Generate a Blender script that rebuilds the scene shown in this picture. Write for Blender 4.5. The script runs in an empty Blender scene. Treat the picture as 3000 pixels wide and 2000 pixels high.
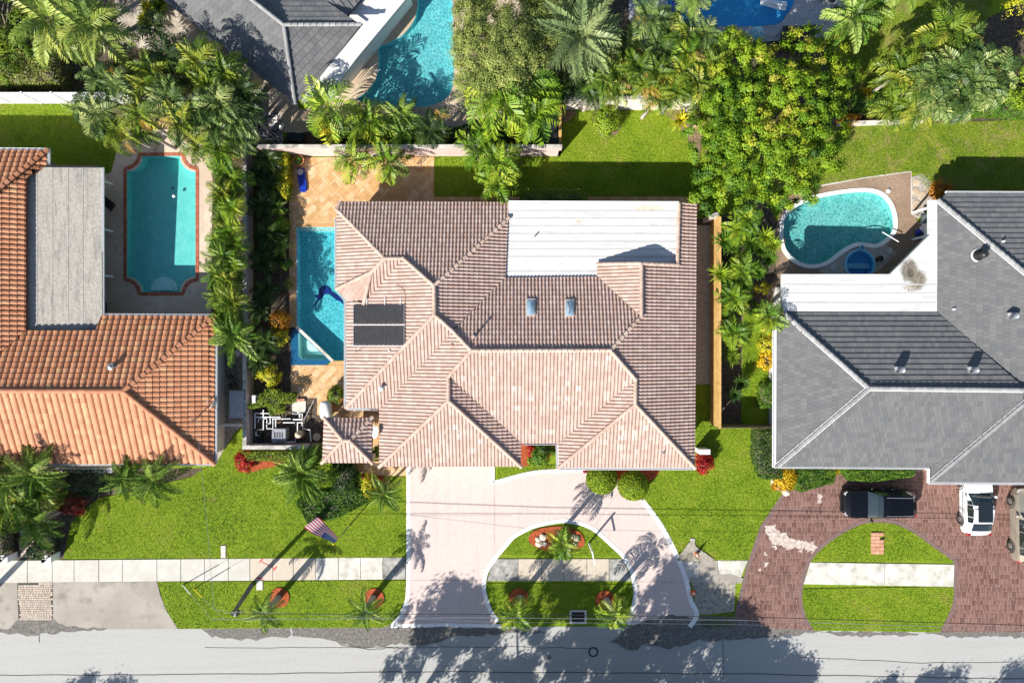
import bpy, bmesh, math, random
import numpy as np
from mathutils import Vector, Matrix, Quaternion
from mathutils.geometry import tessellate_polygon
R = math.radians
random.seed(7)
rng = np.random.default_rng(7)
scn = bpy.context.scene
COL = scn.collection
# ---------------------------------------------------------------- camera, sky, sun, exposure
S = 43.0          # photograph pixels per metre on the ground
CH = 46.5         # height of the camera above the ground
cam = bpy.data.cameras.new('camera'); cam.sensor_width = 36; cam.lens = 24; cam.clip_end = 2000
camo = bpy.data.objects.new('camera', cam); COL.objects.link(camo); camo.location = (0, 0, CH); camo.rotation_euler = (0, 0, 0)
scn.camera = camo
EL = 34.9; AZ = 40.0                       # sun elevation; shadows fall 40 degrees to the right of picture-up
wd = bpy.data.worlds.new('World'); scn.world = wd; wd.use_nodes = True
nt = wd.node_tree; bg = nt.nodes['Background']
sky = nt.nodes.new('ShaderNodeTexSky'); sky.sky_type = 'NISHITA'; sky.sun_disc = False
sky.sun_elevation = R(EL); sky.sun_rotation = R(AZ + 180); sky.air_density = 1.0; sky.dust_density = 0.6; sky.ozone_density = 1.0
nt.links.new(sky.outputs[0], bg.inputs[0]); bg.inputs[1].default_value = 0.082
sl = bpy.data.lights.new('sun', 'SUN'); sl.energy = 5.0; sl.angle = R(0.5); sl.color = (1.0, 0.955, 0.87)
so = bpy.data.objects.new('sun', sl); COL.objects.link(so)
sd = Vector((math.sin(R(AZ)) * math.cos(R(EL)), math.cos(R(AZ)) * math.cos(R(EL)), -math.sin(R(EL))))
so.rotation_euler = sd.to_track_quat('-Z', 'Y').to_euler(); so.location = (-30, -36, 40)
vs = scn.view_settings; vs.view_transform = 'Standard'; vs.look = 'None'; vs.gamma = 1.0; vs.use_curve_mapping = False
vs.exposure = 0.85
scn.cycles.max_bounces = 8; scn.cycles.transparent_max_bounces = 12

# ---------------------------------------------------------------- helpers
ORG = {}
def P(px, py, h=0.0):
    k = (1 - h / CH) / S
    return Vector(((px - 1500) * k, (1000 - py) * k, h))
def PL(pts, h=0.0): return [P(x, y, h) for x, y in pts]
def tag(o, label=None, cat=None, group=None, kind=None):
    if label: o['label'] = label
    if cat: o['category'] = cat
    if group: o['group'] = group
    if kind: o['kind'] = kind
    return o
def thing(name, label, cat, loc=(0, 0, 0), group=None, rz=0.0):
    o = bpy.data.objects.new(name, None); COL.objects.link(o)
    o.empty_display_size = 0.2; o.location = loc; o.rotation_euler = (0, 0, rz)
    ORG[o.name] = Vector(loc)
    return tag(o, label, cat, group)
def put(name, me, parent=None, loc=(0, 0, 0), rot=None, scale=None):
    """link one more object with shared mesh data; loc is in the parent's space"""
    o = bpy.data.objects.new(name, me); COL.objects.link(o); o.location = loc
    if rot is not None:
        if isinstance(rot, Quaternion): o.rotation_mode = 'QUATERNION'; o.rotation_quaternion = rot
        else: o.rotation_euler = rot
    if scale is not None: o.scale = scale if not isinstance(scale, (int, float)) else (scale,) * 3
    if parent is not None: o.parent = parent
    ORG[o.name] = ORG.get(parent.name, Vector()) if parent is not None else Vector(loc)
    return o
def mesh_np(name, V, F, mats, rnd=None, smooth=False):
    """V (n,3), F (m,4) quads as arrays"""
    me = bpy.data.meshes.new(name); n = len(V); m = len(F); k = F.shape[1]
    me.vertices.add(n); me.vertices.foreach_set('co', np.ascontiguousarray(V, dtype=np.float32).ravel())
    me.loops.add(m * k); me.loops.foreach_set('vertex_index', F.astype(np.int32).ravel())
    me.polygons.add(m); me.polygons.foreach_set('loop_start', np.arange(0, m * k, k, dtype=np.int32))
    if rnd is not None:
        a = me.attributes.new('rnd', 'FLOAT', 'FACE'); a.data.foreach_set('value', rnd.astype(np.float32))
    me.update(calc_edges=True); me.validate()
    for mt in (mats if isinstance(mats, (list, tuple)) else [mats]): me.materials.append(mt)
    return me
class MB:
    def __init__(s): s.v = []; s.f = []; s.r = []; s.m = []; s.mi = 0; s.rn = 0.5
    def add(s, vs, fs, rn=None):
        b = len(s.v); s.v += [tuple(v) for v in vs]
        for f in fs:
            s.f.append([i + b for i in f]); s.r.append(s.rn if rn is None else rn); s.m.append(s.mi)
        return s
    def prism(s, pts, z0, z1, cap=True, bottom=False):
        n = len(pts)
        a = sum(pts[i][0] * pts[(i + 1) % n][1] - pts[(i + 1) % n][0] * pts[i][1] for i in range(n))
        if a < 0: pts = pts[::-1]
        vs = [(p[0], p[1], z0) for p in pts] + [(p[0], p[1], z1) for p in pts]
        fs = [[i, (i + 1) % n, n + (i + 1) % n, n + i] for i in range(n)]
        if cap:
            if n <= 4: fs.append([n + i for i in range(n)])
            else:
                for t in tessellate_polygon([[Vector((p[0], p[1], 0)) for p in pts]]):
                    t = list(t); q = [pts[i] for i in t]
                    ar = (q[1][0] - q[0][0]) * (q[2][1] - q[0][1]) - (q[2][0] - q[0][0]) * (q[1][1] - q[0][1])
                    fs.append([n + i for i in (t if ar > 0 else t[::-1])])
        if bottom and n <= 4: fs.append(list(range(n))[::-1])
        return s.add(vs, fs)
    def box(s, c, d, rz=0.0, M=None):
        x, y, z = d[0] / 2, d[1] / 2, d[2] / 2
        vs = [Vector((a * x, b * y, e * z)) for e in (-1, 1) for a, b in ((-1, -1), (1, -1), (1, 1), (-1, 1))]
        M = M or Matrix.Rotation(rz, 3, 'Z')
        vs = [M @ v + Vector(c) for v in vs]
        return s.add(vs, [[3, 2, 1, 0], [4, 5, 6, 7], [0, 1, 5, 4], [1, 2, 6, 5], [2, 3, 7, 6], [3, 0, 4, 7]])
    def tube(s, pts, rad, n=8, cap=True):
        pts = [Vector(p) for p in pts]; rad = rad if isinstance(rad, (list, tuple)) else [rad] * len(pts)
        vs = []; up = Vector((0, 0, 1))
        for i, p in enumerate(pts):
            d = (pts[min(i + 1, len(pts) - 1)] - pts[max(i - 1, 0)]).normalized()
            a = d.cross(up if abs(d.z) < .95 else Vector((1, 0, 0))).normalized(); b = d.cross(a)
            vs += [p + (a * math.cos(2 * math.pi * k / n) + b * math.sin(2 * math.pi * k / n)) * rad[i] for k in range(n)]
        fs = [[i * n + k, i * n + (k + 1) % n, (i + 1) * n + (k + 1) % n, (i + 1) * n + k] for i in range(len(pts) - 1) for k in range(n)]
        if cap: fs += [list(range(n)), list(range((len(pts) - 1) * n, len(pts) * n))[::-1]]
        return s.add(vs, fs)
    def lathe(s, c, prof, n=16, M=None):
        vs = []
        for r, z in prof:
            vs += [Vector((r * math.cos(2 * math.pi * k / n), r * math.sin(2 * math.pi * k / n), z)) for k in range(n)]
        vs = [(M @ v if M else v) + Vector(c) for v in vs]
        fs = [[i * n + k, i * n + (k + 1) % n, (i + 1) * n + (k + 1) % n, (i + 1) * n + k] for i in range(len(prof) - 1) for k in range(n)]
        if prof[-1][0] > 1e-4: fs.append([(len(prof) - 1) * n + k for k in range(n)])
        return s.add(vs, fs)
    def mesh(s, name, mats, off=None, smooth=False):
        me = bpy.data.meshes.new(name)
        V = s.v if off is None else [(v[0] - off[0], v[1] - off[1], v[2] - off[2]) for v in s.v]
        me.from_pydata(V, [], s.f)
        a = me.attributes.new('rnd', 'FLOAT', 'FACE'); a.data.foreach_set('value', np.array(s.r, dtype=np.float32))
        for mt in (mats if isinstance(mats, (list, tuple)) else [mats]): me.materials.append(mt)
        if any(s.m): me.polygons.foreach_set('material_index', np.array(s.m, dtype=np.int32))
        if smooth: me.polygons.foreach_set('use_smooth', np.ones(len(s.f), dtype=bool))
        me.update(); return me
    def build(s, name, mats, parent=None, smooth=False, local=False):
        """vertices are in world space unless local; as a part they are moved into the parent's space"""
        off = None if local else (ORG.get(parent.name, Vector()) if parent is not None else None)
        me = s.mesh(name, mats, off, smooth)
        return put(name, me, parent)
    def solo(s, name, mats, loc, label, cat, group=None, smooth=False):
        """a thing that is one mesh, its origin at its base"""
        me = s.mesh(name, mats, Vector(loc), smooth); o = put(name, me, None, loc)
        return tag(o, label, cat, group)
def struct(o): o['kind'] = 'structure'; return o
def stuff(o): o['kind'] = 'stuff'; return o
def crv(pts, n=6, closed=True):
    out = []; m = len(pts)
    for i in range(m if closed else m - 1):
        g = lambda j: pts[j % m] if closed else pts[min(max(j, 0), m - 1)]
        p0, p1, p2, p3 = g(i - 1), g(i), g(i + 1), g(i + 2)
        for k in range(n):
            t = k / n
            out.append(tuple(0.5 * (2 * p1[a] + (p2[a] - p0[a]) * t + (2 * p0[a] - 5 * p1[a] + 4 * p2[a] - p3[a]) * t * t + (3 * p1[a] - p0[a] - 3 * p2[a] + p3[a]) * t ** 3) for a in (0, 1)))
    if not closed: out.append(tuple(pts[-1]))
    return out
def area2(p):
    return sum(p[i][0] * p[(i + 1) % len(p)][1] - p[(i + 1) % len(p)][0] * p[i][1] for i in range(len(p)))
def offset(poly, d):
    """offset a closed plan polygon outwards by d"""
    p = [Vector((q[0], q[1])) for q in poly]; n = len(p); sg = 1 if area2(p) > 0 else -1; out = []
    for i in range(n):
        a = (p[i] - p[i - 1]).normalized(); b = (p[(i + 1) % n] - p[i]).normalized()
        na = Vector((a.y, -a.x)) * sg; nb = Vector((b.y, -b.x)) * sg
        m = na + nb; l = m.length
        m = m / l if l > 1e-5 else na
        out.append(p[i] + m * (d / max(0.4, m.dot(na))))
    return out
def inside(x, y, rings):
    c = False
    for r in rings:
        n = len(r); j = n - 1
        for i in range(n):
            if (r[i][1] > y) != (r[j][1] > y) and x < (r[j][0] - r[i][0]) * (y - r[i][1]) / (r[j][1] - r[i][1]) + r[i][0]: c = not c
            j = i
    return c
def tris_of(rings):
    flat = [Vector((q[0], q[1], 0)) for r in rings for q in r]
    out = []
    for t in tessellate_polygon([[Vector((q[0], q[1], 0)) for q in r] for r in rings]):
        q = [flat[i] for i in t]
        ar = (q[1].x - q[0].x) * (q[2].y - q[0].y) - (q[2].x - q[0].x) * (q[1].y - q[0].y)
        if abs(ar) > 1e-6: out.append(q if ar > 0 else q[::-1])
    return out
def clip(poly, tri):
    for i in range(3):
        a, b = tri[i], tri[(i + 1) % 3]; out = []; n = len(poly)
        if n < 3: return []
        for k in range(n):
            p, q = poly[k], poly[(k + 1) % n]
            dp = (b.x - a.x) * (p[1] - a.y) - (b.y - a.y) * (p[0] - a.x)
            dq = (b.x - a.x) * (q[1] - a.y) - (b.y - a.y) * (q[0] - a.x)
            if dp >= 0: out.append(p)
            if (dp > 0 and dq < 0) or (dp < 0 and dq > 0):
                t = dp / (dp - dq); out.append(tuple(p[c] + (q[c] - p[c]) * t for c in range(3)))
        poly = out
    return poly if len(poly) >= 3 else []
def sheet(name, outer, z, mat, holes=(), parent=None, zf=None):
    """a flat sheet (optionally with holes) as one mesh"""
    bm = bmesh.new(); es = []
    for r in [outer] + list(holes):
        vs = [bm.verts.new((q[0], q[1], z if zf is None else zf(q[0], q[1]))) for q in r]
        es += [bm.edges.new((vs[i], vs[(i + 1) % len(vs)])) for i in range(len(vs))]
    bmesh.ops.triangle_fill(bm, edges=es, use_beauty=True, normal=(0, 0, 1))
    bm.normal_update()
    for f in bm.faces:
        if f.normal.z < 0: f.normal_flip()
    me = bpy.data.meshes.new(name); bm.to_mesh(me); bm.free(); me.materials.append(mat)
    o = put(name, me, None)
    if parent is not None: o.parent = parent; o.location = -ORG.get(parent.name, Vector()); ORG[o.name] = Vector()
    return o
def slab(name, pts, z0, z1, mat, parent=None):
    return MB().prism(pts, z0, z1).build(name, mat, parent)
def ribbon(path, w, z0, z1):
    """a strip of width w along an open plan path -> MB"""
    mb = MB(); p = [Vector((q[0], q[1])) for q in path]; L = []; Rr = []
    for i in range(len(p)):
        d = (p[min(i + 1, len(p) - 1)] - p[max(i - 1, 0)]).normalized(); n = Vector((-d.y, d.x)) * w / 2
        L.append(p[i] + n); Rr.append(p[i] - n)
    for i in range(len(p) - 1):
        mb.prism([Rr[i], Rr[i + 1], L[i + 1], L[i]], z0, z1)
    return mb

# ---------------------------------------------------------------- materials
def lin(c): return tuple(((x / 255) / 12.92 if x / 255 <= .04045 else ((x / 255 + .055) / 1.055) ** 2.4) for x in c)
def newmat(name):
    m = bpy.data.materials.new(name); m.use_nodes = True
    t = m.node_tree; b = t.nodes['Principled BSDF']
    return m, t, b
def nd(t, typ, **kw):
    n = t.nodes.new(typ)
    for k, v in kw.items():
        if k in n.inputs: n.inputs[k].default_value = v
        else: setattr(n, k, v)
    return n
def ramp(t, fac, stops):
    r = t.nodes.new('ShaderNodeValToRGB'); e = r.color_ramp.elements
    while len(e) < len(stops): e.new(0.5)
    for i, (p, c) in enumerate(stops): e[i].position = p; e[i].color = (*c, 1)
    t.links.new(fac, r.inputs[0]); return r.outputs[0]
def noise(t, vec, scale, detail=3, rough=.6, out=0, dist=0):
    n = t.nodes.new('ShaderNodeTexNoise'); n.inputs['Scale'].default_value = scale; n.inputs['Detail'].default_value = detail
    n.inputs['Roughness'].default_value = rough; n.inputs['Distortion'].default_value = dist; t.links.new(vec, n.inputs['Vector']); return n.outputs[out]
def mixc(t, fac, a, b, mode='MIX'):
    m = t.nodes.new('ShaderNodeMix'); m.data_type = 'RGBA'; m.blend_type = mode
    for sock, v in ((m.inputs[0], fac), (m.inputs[6], a), (m.inputs[7], b)):
        if isinstance(v, (int, float)): sock.default_value = v
        elif isinstance(v, tuple): sock.default_value = (*v, 1) if len(v) == 3 else v
        else: t.links.new(v, sock)
    return m.outputs[2]
def mth(t, op, a, b=0.0, c=None):
    m = t.nodes.new('ShaderNodeMath'); m.operation = op
    for s_, v in zip(m.inputs, (a, b, c)):
        if v is None: continue
        if isinstance(v, (int, float)): s_.default_value = v
        else: t.links.new(v, s_)
    return m.outputs[0]
def mapr(t, v, a, b, c=0., d=1.):
    m = t.nodes.new('ShaderNodeMapRange'); t.links.new(v, m.inputs[0])
    for i, x in enumerate((a, b, c, d)): m.inputs[i + 1].default_value = x
    return m.outputs[0]
def wpos(t): return t.nodes.new('ShaderNodeNewGeometry').outputs['Position']
def bump(t, b, h, strength=.3, dist=.02):
    n = t.nodes.new('ShaderNodeBump'); n.inputs['Strength'].default_value = strength; n.inputs['Distance'].default_value = dist
    t.links.new(h, n.inputs['Height']); t.links.new(n.outputs[0], b.inputs['Normal'])
def pm(name, stops, scale=4, rough=.8, detail=4, bmp=0, bscale=None, metal=0, spec=.4, big=None, bigscale=.25, rng_=(.3, .7), coat=0):
    """noise between colour stops, optional big-scale tint and bump"""
    m, t, b = newmat(name); p = wpos(t)
    if len(stops) == 1: c = None; b.inputs['Base Color'].default_value = (*stops[0], 1)
    else:
        n = mapr(t, noise(t, p, scale, detail), *rng_)
        c = ramp(t, n, [(i / (len(stops) - 1), s_) for i, s_ in enumerate(stops)])
    if big:
        c = mixc(t, mapr(t, noise(t, p, bigscale, 3), .4, .65), c if c else stops[0], big)
    if c: t.links.new(c, b.inputs['Base Color'])
    b.inputs['Roughness'].default_value = rough; b.inputs['Metallic'].default_value = metal
    b.inputs['Specular IOR Level'].default_value = spec; b.inputs['Coat Weight'].default_value = coat
    if bmp: bump(t, b, noise(t, p, bscale or scale * 2, 3), bmp)
    return m
def rndmat(name, stops, src='attr', rough=.75, grime=.25, gscale=3, spec=.3, trans=0., bmp=0, gcol=(.12, .1, .09)):
    """colour per piece: face attribute rnd, or the object's random number"""
    m, t, b = newmat(name)
    if src == 'attr':
        a = t.nodes.new('ShaderNodeAttribute'); a.attribute_name = 'rnd'; f = a.outputs['Fac']
    else: f = t.nodes.new('ShaderNodeObjectInfo').outputs['Random']
    c = ramp(t, f, [(i / (len(stops) - 1), s_) for i, s_ in enumerate(stops)] if not isinstance(stops[0][0], (tuple, list)) else [(q, s_) for s_, q in stops])
    if grime:
        p = wpos(t); g = mapr(t, noise(t, p, gscale, 4), .45, .75, 0, grime); c = mixc(t, g, c, gcol)
    t.links.new(c, b.inputs['Base Color']); b.inputs['Roughness'].default_value = rough; b.inputs['Specular IOR Level'].default_value = spec
    if bmp: bump(t, b, noise(t, wpos(t), 40, 2), bmp, .01)
    if trans:
        tr = t.nodes.new('ShaderNodeBsdfTranslucent'); t.links.new(c, tr.inputs[0])
        mx = t.nodes.new('ShaderNodeMixShader'); mx.inputs[0].default_value = trans
        out = t.nodes['Material Output']
        t.links.new(b.outputs[0], mx.inputs[1]); t.links.new(tr.outputs[0], mx.inputs[2]); t.links.new(mx.outputs[0], out.inputs[0])
    return m
M = {}
def grass_mat(name, a, b_, c, dry, dryamt=.62):
    m, t, b = newmat(name); p = wpos(t)
    f = mapr(t, noise(t, p, 5.5, 6, .75), .34, .66)
    col = ramp(t, f, [(0, a), (.5, b_), (1, c)])
    col = mixc(t, mapr(t, noise(t, p, .55, 5, .65), .40, .68, 0, .8), col, mixc(t, mapr(t, noise(t, p, 8, 3), .35, .65), b_, c))
    col = mixc(t, mapr(t, noise(t, p, .8, 4, .7, 0, .6), dryamt, dryamt + .14, 0, .75), col, dry)
    fine = mapr(t, noise(t, p, 22, 3, .8), .3, .7, .4, 1.55)
    hs = t.nodes.new('ShaderNodeHueSaturation'); t.links.new(col, hs.inputs['Color']); t.links.new(fine, hs.inputs['Value'])
    t.links.new(hs.outputs[0], b.inputs['Base Color']); b.inputs['Roughness'].default_value = .9; b.inputs['Specular IOR Level'].default_value = .15
    bump(t, b, noise(t, p, 16, 4, .8), .9, .05); return m
M['grass'] = grass_mat('lawn_grass', (.09, .16, .008), (.17, .26, .014), (.25, .32, .025), (.34, .29, .1))
M['grass_dry'] = grass_mat('patchy_grass', (.07, .12, .012), (.14, .2, .018), (.22, .27, .03), (.3, .24, .1), .5)
M['soil'] = pm('garden_soil', [(.035, .026, .018), (.09, .065, .045), (.16, .12, .09)], 5, .95, 5, .6, 20)
M['sand'] = pm('sandy_ground', [(.3, .25, .19), (.5, .44, .36), (.6, .53, .45)], 6, .95, 5, .3, 20, big=(.2, .16, .12), bigscale=.5)
M['dirt'] = pm('bare_dirt', [(.15, .13, .1), (.32, .29, .24), (.42, .38, .31)], 5, .95, 5, .5, 16)
M['mulch'] = pm('red_mulch', [(.12, .025, .008), (.34, .07, .02), (.48, .13, .05)], 14, .95, 4, .8, 30)
M['gravel'] = pm('gravel', [(.1, .09, .08), (.35, .31, .27), (.62, .57, .5)], 16, .9, 3, .8, 26)
M['white_gravel'] = pm('mixed_white_gravel', [(.02, .015, .015), (.12, .1, .1), (.75, .73, .72)], 9, .9, 2, .8, 16, rng_=(.42, .6))
def road_mat():
    m, t, b = newmat('old_asphalt'); p = wpos(t)
    c = ramp(t, mapr(t, noise(t, p, 7, 6, .75), .3, .7), [(0, (.33, .325, .315)), (1, (.41, .405, .39))])
    mp = t.nodes.new('ShaderNodeMapping'); mp.inputs['Scale'].default_value = (.12, 1.6, 1); t.links.new(p, mp.inputs[0])
    c = mixc(t, mapr(t, noise(t, mp.outputs[0], 1.2, 5, .6), .45, .75, 0, .4), c, (.3, .295, .285))
    c = mixc(t, mapr(t, noise(t, p, .8, 6, .7), .58, .72, 0, .45), c, (.32, .31, .29))
    c = mixc(t, mapr(t, noise(t, p, 30, 2), .55, .75, 0, .35), c, (.6, .585, .56))
    t.links.new(c, b.inputs['Base Color']); b.inputs['Roughness'].default_value = .9; bump(t, b, noise(t, p, 40, 2), .3, .01); return m
M['road'] = road_mat()
M['road_dark'] = pm('dark_asphalt', [(.09, .083, .075), (.15, .138, .125), (.24, .22, .2)], 6, .92, 6, .5, 30)
M['walk'] = pm('pale_concrete', [(.46, .44, .4), (.53, .51, .47), (.57, .55, .51)], 3, .85, 6, .15, 40, big=(.46, .43, .375), bigscale=.5)
M['walk_tan'] = pm('tan_concrete', [(.46, .39, .31), (.53, .46, .38)], 3, .85, 6, .15, 40)
M['walk_black'] = pm('mould_stained_concrete', [(.1, .1, .095), (.3, .29, .27), (.5, .48, .45)], 1.6, .88, 6, .2, 40)
M['walk_old'] = pm('weathered_concrete', [(.32, .31, .27), (.55, .52, .46), (.68, .65, .6)], 1.3, .88, 6, .2, 40)
M['apron'] = pm('worn_concrete', [(.22, .195, .165), (.37, .335, .29), (.44, .4, .355)], 1.0, .88, 7, .2, 40, big=(.28, .25, .215), bigscale=.5)
def drive_mat():
    m, t, b = newmat('pink_stamped_concrete'); p = wpos(t)
    v = t.nodes.new('ShaderNodeTexVoronoi'); v.feature = 'DISTANCE_TO_EDGE'; v.inputs['Scale'].default_value = 6.5; t.links.new(p, v.inputs['Vector'])
    c = ramp(t, mapr(t, noise(t, p, 4, 5), .3, .7), [(0, (.56, .45, .415)), (1, (.62, .51, .475))])
    c = mixc(t, mapr(t, v.outputs[0], 0, .05, .45, 0), c, (.42, .32, .29))
    c = mixc(t, mapr(t, noise(t, p, .5, 5), .5, .75, 0, .4), c, (.54, .44, .41))
    c = mixc(t, mapr(t, noise(t, p, 20, 2), .62, .72, 0, .6), c, (.3, .2, .17))
    mp = t.nodes.new('ShaderNodeMapping'); mp.inputs['Scale'].default_value = (2.2, .22, 1); t.links.new(p, mp.inputs[0])
    c = mixc(t, mapr(t, noise(t, mp.outputs[0], 1.0, 5, .65), .5, .72, 0, .35), c, (.45, .36, .335))
    c = mixc(t, mapr(t, noise(t, p, 1.3, 6, .75), .62, .74, 0, .45), c, (.4, .31, .285))
    t.links.new(c, b.inputs['Base Color']); b.inputs['Roughness'].default_value = .8; bump(t, b, v.outputs[0], .2, .02); return m
M['drive'] = drive_mat()
M['white_conc'] = pm('white_painted_concrete', [(.7, .69, .67), (.8, .79, .77)], 5, .7, 4, .1)
M['joint'] = pm('joint_line', [(.36, .28, .27)], 1, .9)
M['crack'] = pm('crack_sealer', [(.06, .058, .055)], 1, .9)
M['beige'] = pm('beige_pool_deck', [(.46, .35, .26), (.58, .47, .37), (.64, .54, .44)], 2.2, .85, 6, .15, 40, big=(.5, .39, .3), bigscale=.4)
M['tandeck'] = pm('tan_pool_deck', [(.38, .28, .19), (.54, .43, .31), (.62, .52, .4)], 2.0, .85, 6, .15, 40, big=(.34, .26, .19), bigscale=.5)
M['brown'] = pm('brown_aggregate_deck', [(.16, .1, .065), (.3, .21, .15), (.38, .28, .2)], 14, .85, 5, .4, 40, big=(.2, .135, .09), bigscale=.4)
M['greydeck'] = pm('grey_deck', [(.34, .34, .36), (.48, .47, .49)], 2.5, .8, 5, .1)
TRAV = [(.5, .29, .125), (.56, .34, .155), (.6, .39, .2), (.66, .47, .28), (.54, .31, .13)]
M['trav'] = rndmat('travertine', TRAV, 'attr', .6, .6, 2.0, gcol=(.36, .19, .075)); M['trav_o'] = rndmat('travertine_paver', TRAV, 'obj', .6, .6, 2.0, gcol=(.36, .19, .075))
M['trav_j'] = pm('sandy_joint', [(.32, .19, .09)], 1, .9)
T1 = [((.4, .275, .225), 0), ((.435, .305, .255), .4), ((.47, .34, .29), .75), ((.505, .38, .33), .95), ((.64, .54, .49), 1)]
M['t1'] = rndmat('blended_pink_roof_tile', T1, 'attr', .7, .3, 2.2, gcol=(.3, .2, .16)); M['t1_o'] = rndmat('blended_pink_roof_tile_piece', T1, 'obj', .7, .3, 2.2, gcol=(.3, .2, .16))
M['t1_r'] = rndmat('cream_ridge_tile', [(.47, .33, .26), (.53, .385, .31), (.57, .43, .355)], 'obj', .75, .3)
M['t1_u'] = pm('roof_mortar', [(.2, .13, .1), (.3, .21, .17)], 4, .9)
T2 = [((.45, .19, .095), 0), ((.5, .225, .115), .5), ((.54, .26, .14), .85), ((.54, .3, .15), 1)]
M['t2'] = rndmat('terracotta_roof_tile', T2, 'attr', .65, .3, 1.6, gcol=(.28, .11, .06)); M['t2_o'] = rndmat('terracotta_roof_tile_piece', T2, 'obj', .65, .3, 1.6, gcol=(.28, .11, .06))
M['t2_r'] = rndmat('terracotta_ridge_tile', [(.4, .16, .08), (.5, .22, .12)], 'obj', .7, .2)
M['t2_u'] = pm('roof_felt', [(.13, .055, .035)], 4, .9)
T3 = [((.122, .124, .128), 0), ((.142, .143, .146), .5), ((.166, .165, .164), 1)]
M['t3'] = rndmat('grey_flat_roof_tile', T3, 'attr', .65, .45, .9, gcol=(.11, .112, .118)); M['t3_o'] = rndmat('grey_flat_roof_tile_piece', T3, 'obj', .65, .45, .9, gcol=(.11, .112, .118))
M['t3_r'] = rndmat('grey_ridge_tile', [(.22, .22, .225), (.3, .3, .3)], 'obj', .6, .2)
M['t3_u'] = pm('dark_roof_felt', [(.03, .03, .032)], 4, .9)
M['ridge_white'] = pm('white_ridge_mortar', [(.6, .6, .61), (.75, .75, .76)], 6, .8)
def membrane(name, stains):
    m, t, b = newmat(name); p = wpos(t)
    mp = t.nodes.new('ShaderNodeMapping'); mp.inputs['Scale'].default_value = (.35, 2.2, 1); t.links.new(p, mp.inputs[0])
    c = ramp(t, mapr(t, noise(t, mp.outputs[0], 1.5, 6, .6), .3, .7), [(0, (.46, .455, .445)), (.5, (.585, .58, .57)), (1, (.63, .63, .625))])
    for (x, y, rx, ry, lo, colr) in stains:
        q = P(x, y, 3); v = t.nodes.new('ShaderNodeVectorMath'); v.operation = 'SUBTRACT'; t.links.new(p, v.inputs[0]); v.inputs[1].default_value = (q.x, q.y, 0)
        w = t.nodes.new('ShaderNodeMapping'); w.inputs['Scale'].default_value = (S / rx, S / ry, 0); t.links.new(v.outputs[0], w.inputs[0])
        l = t.nodes.new('ShaderNodeVectorMath'); l.operation = 'LENGTH'; t.links.new(w.outputs[0], l.inputs[0])
        d = mth(t, 'SUBTRACT', mth(t, 'ADD', 1.1, mth(t, 'MULTIPLY', noise(t, p, 2.6, 6, .75), 1.0)), mth(t, 'MULTIPLY', l.outputs['Value'], 1.25))
        c = mixc(t, mapr(t, d, lo, lo + .45), c, mixc(t, mapr(t, noise(t, p, 9, 4), .35, .65), colr, tuple(min(1, q_ * 2.6 + .03) for q_ in colr)))
    t.links.new(c, b.inputs['Base Color']); b.inputs['Roughness'].default_value = .6; return m
M['memb'] = membrane('white_roof_membrane', [(1900, 610, 60, 12, .5, (.42, .3, .22)), (1697, 648, 14, 6, .3, (.3, .24, .2)), (1893, 662, 16, 14, .75, (.5, .4, .32)), (1932, 655, 10, 22, .8, (.5, .42, .36)), (1570, 655, 40, 16, 1.0, (.55, .5, .45))])
M['memb3'] = membrane('white_roof_membrane_stained', [(2676, 842, 46, 22, .75, (.2, .18, .15)), (2668, 790, 30, 42, .45, (.09, .078, .058)), (2694, 818, 34, 36, .5, (.11, .095, .07)), (2672, 800, 16, 22, .6, (.05, .042, .03))])
M['memb_w'] = membrane('white_roof_coating', [])
def mottled():
    m, t, b = newmat('grey_rolled_roofing'); p = wpos(t)
    mp = t.nodes.new('ShaderNodeMapping'); mp.inputs['Scale'].default_value = (2.2, .3, 1); t.links.new(p, mp.inputs[0])
    c = ramp(t, mapr(t, noise(t, p, 7, 6, .8), .3, .7), [(0, (.2, .185, .165)), (.5, (.34, .315, .28)), (1, (.46, .43, .385))])
    c = mixc(t, mapr(t, noise(t, mp.outputs[0], 1.4, 6, .7), .5, .7, 0, .75), c, (.14, .14, .14))
    c = mixc(t, mapr(t, noise(t, p, 5, 5, .8), .6, .72, 0, .7), c, (.08, .08, .08))
    t.links.new(c, b.inputs['Base Color']); b.inputs['Roughness'].default_value = .9; return m
M['rolled'] = mottled()
M['pinkwall'] = pm('pink_stucco', [(.56, .42, .38), (.64, .5, .46)], 4, .9, 5, .3, 30, big=(.5, .38, .35))
M['wallcap'] = pm('weathered_wall_cap', [(.16, .15, .14), (.45, .42, .38), (.6, .56, .51)], 2.2, .9, 6, .3, 20)
M['cream'] = pm('cream_stucco', [(.62, .54, .46), (.7, .62, .54)], 3, .9, 4, .2, 30)
M['whitewall'] = pm('white_stucco', [(.72, .71, .69), (.78, .77, .75)], 3, .85, 4, .2, 30)
M['white'] = pm('white_paint', [(.76, .76, .76), (.8, .8, .8)], 5, .45)
M['pvc'] = pm('white_plastic', [(.74, .75, .77), (.8, .8, .81)], 5, .35)
M['wood'] = pm('new_fence_wood', [(.42, .24, .07), (.54, .33, .11), (.6, .4, .16)], 3, .8, 5, .2, 20)
M['woodgrey'] = pm('weathered_wood', [(.14, .1, .07), (.26, .2, .15)], 4, .9, 5, .3, 20)
M['black'] = pm('black_plastic', [(.012, .012, .013), (.02, .02, .02)], 5, .45)
M['solar'] = pm('black_solar_mat', [(.014, .014, .016), (.028, .027, .03)], 3, .5, 4, .2, 40)
M['metal'] = pm('galvanised_metal', [(.42, .43, .45), (.56, .57, .58)], 6, .35, 4, metal=.8)
M['lead'] = pm('grey_vent_metal', [(.25, .26, .28), (.36, .37, .39)], 6, .45, 4, metal=.4)
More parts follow.
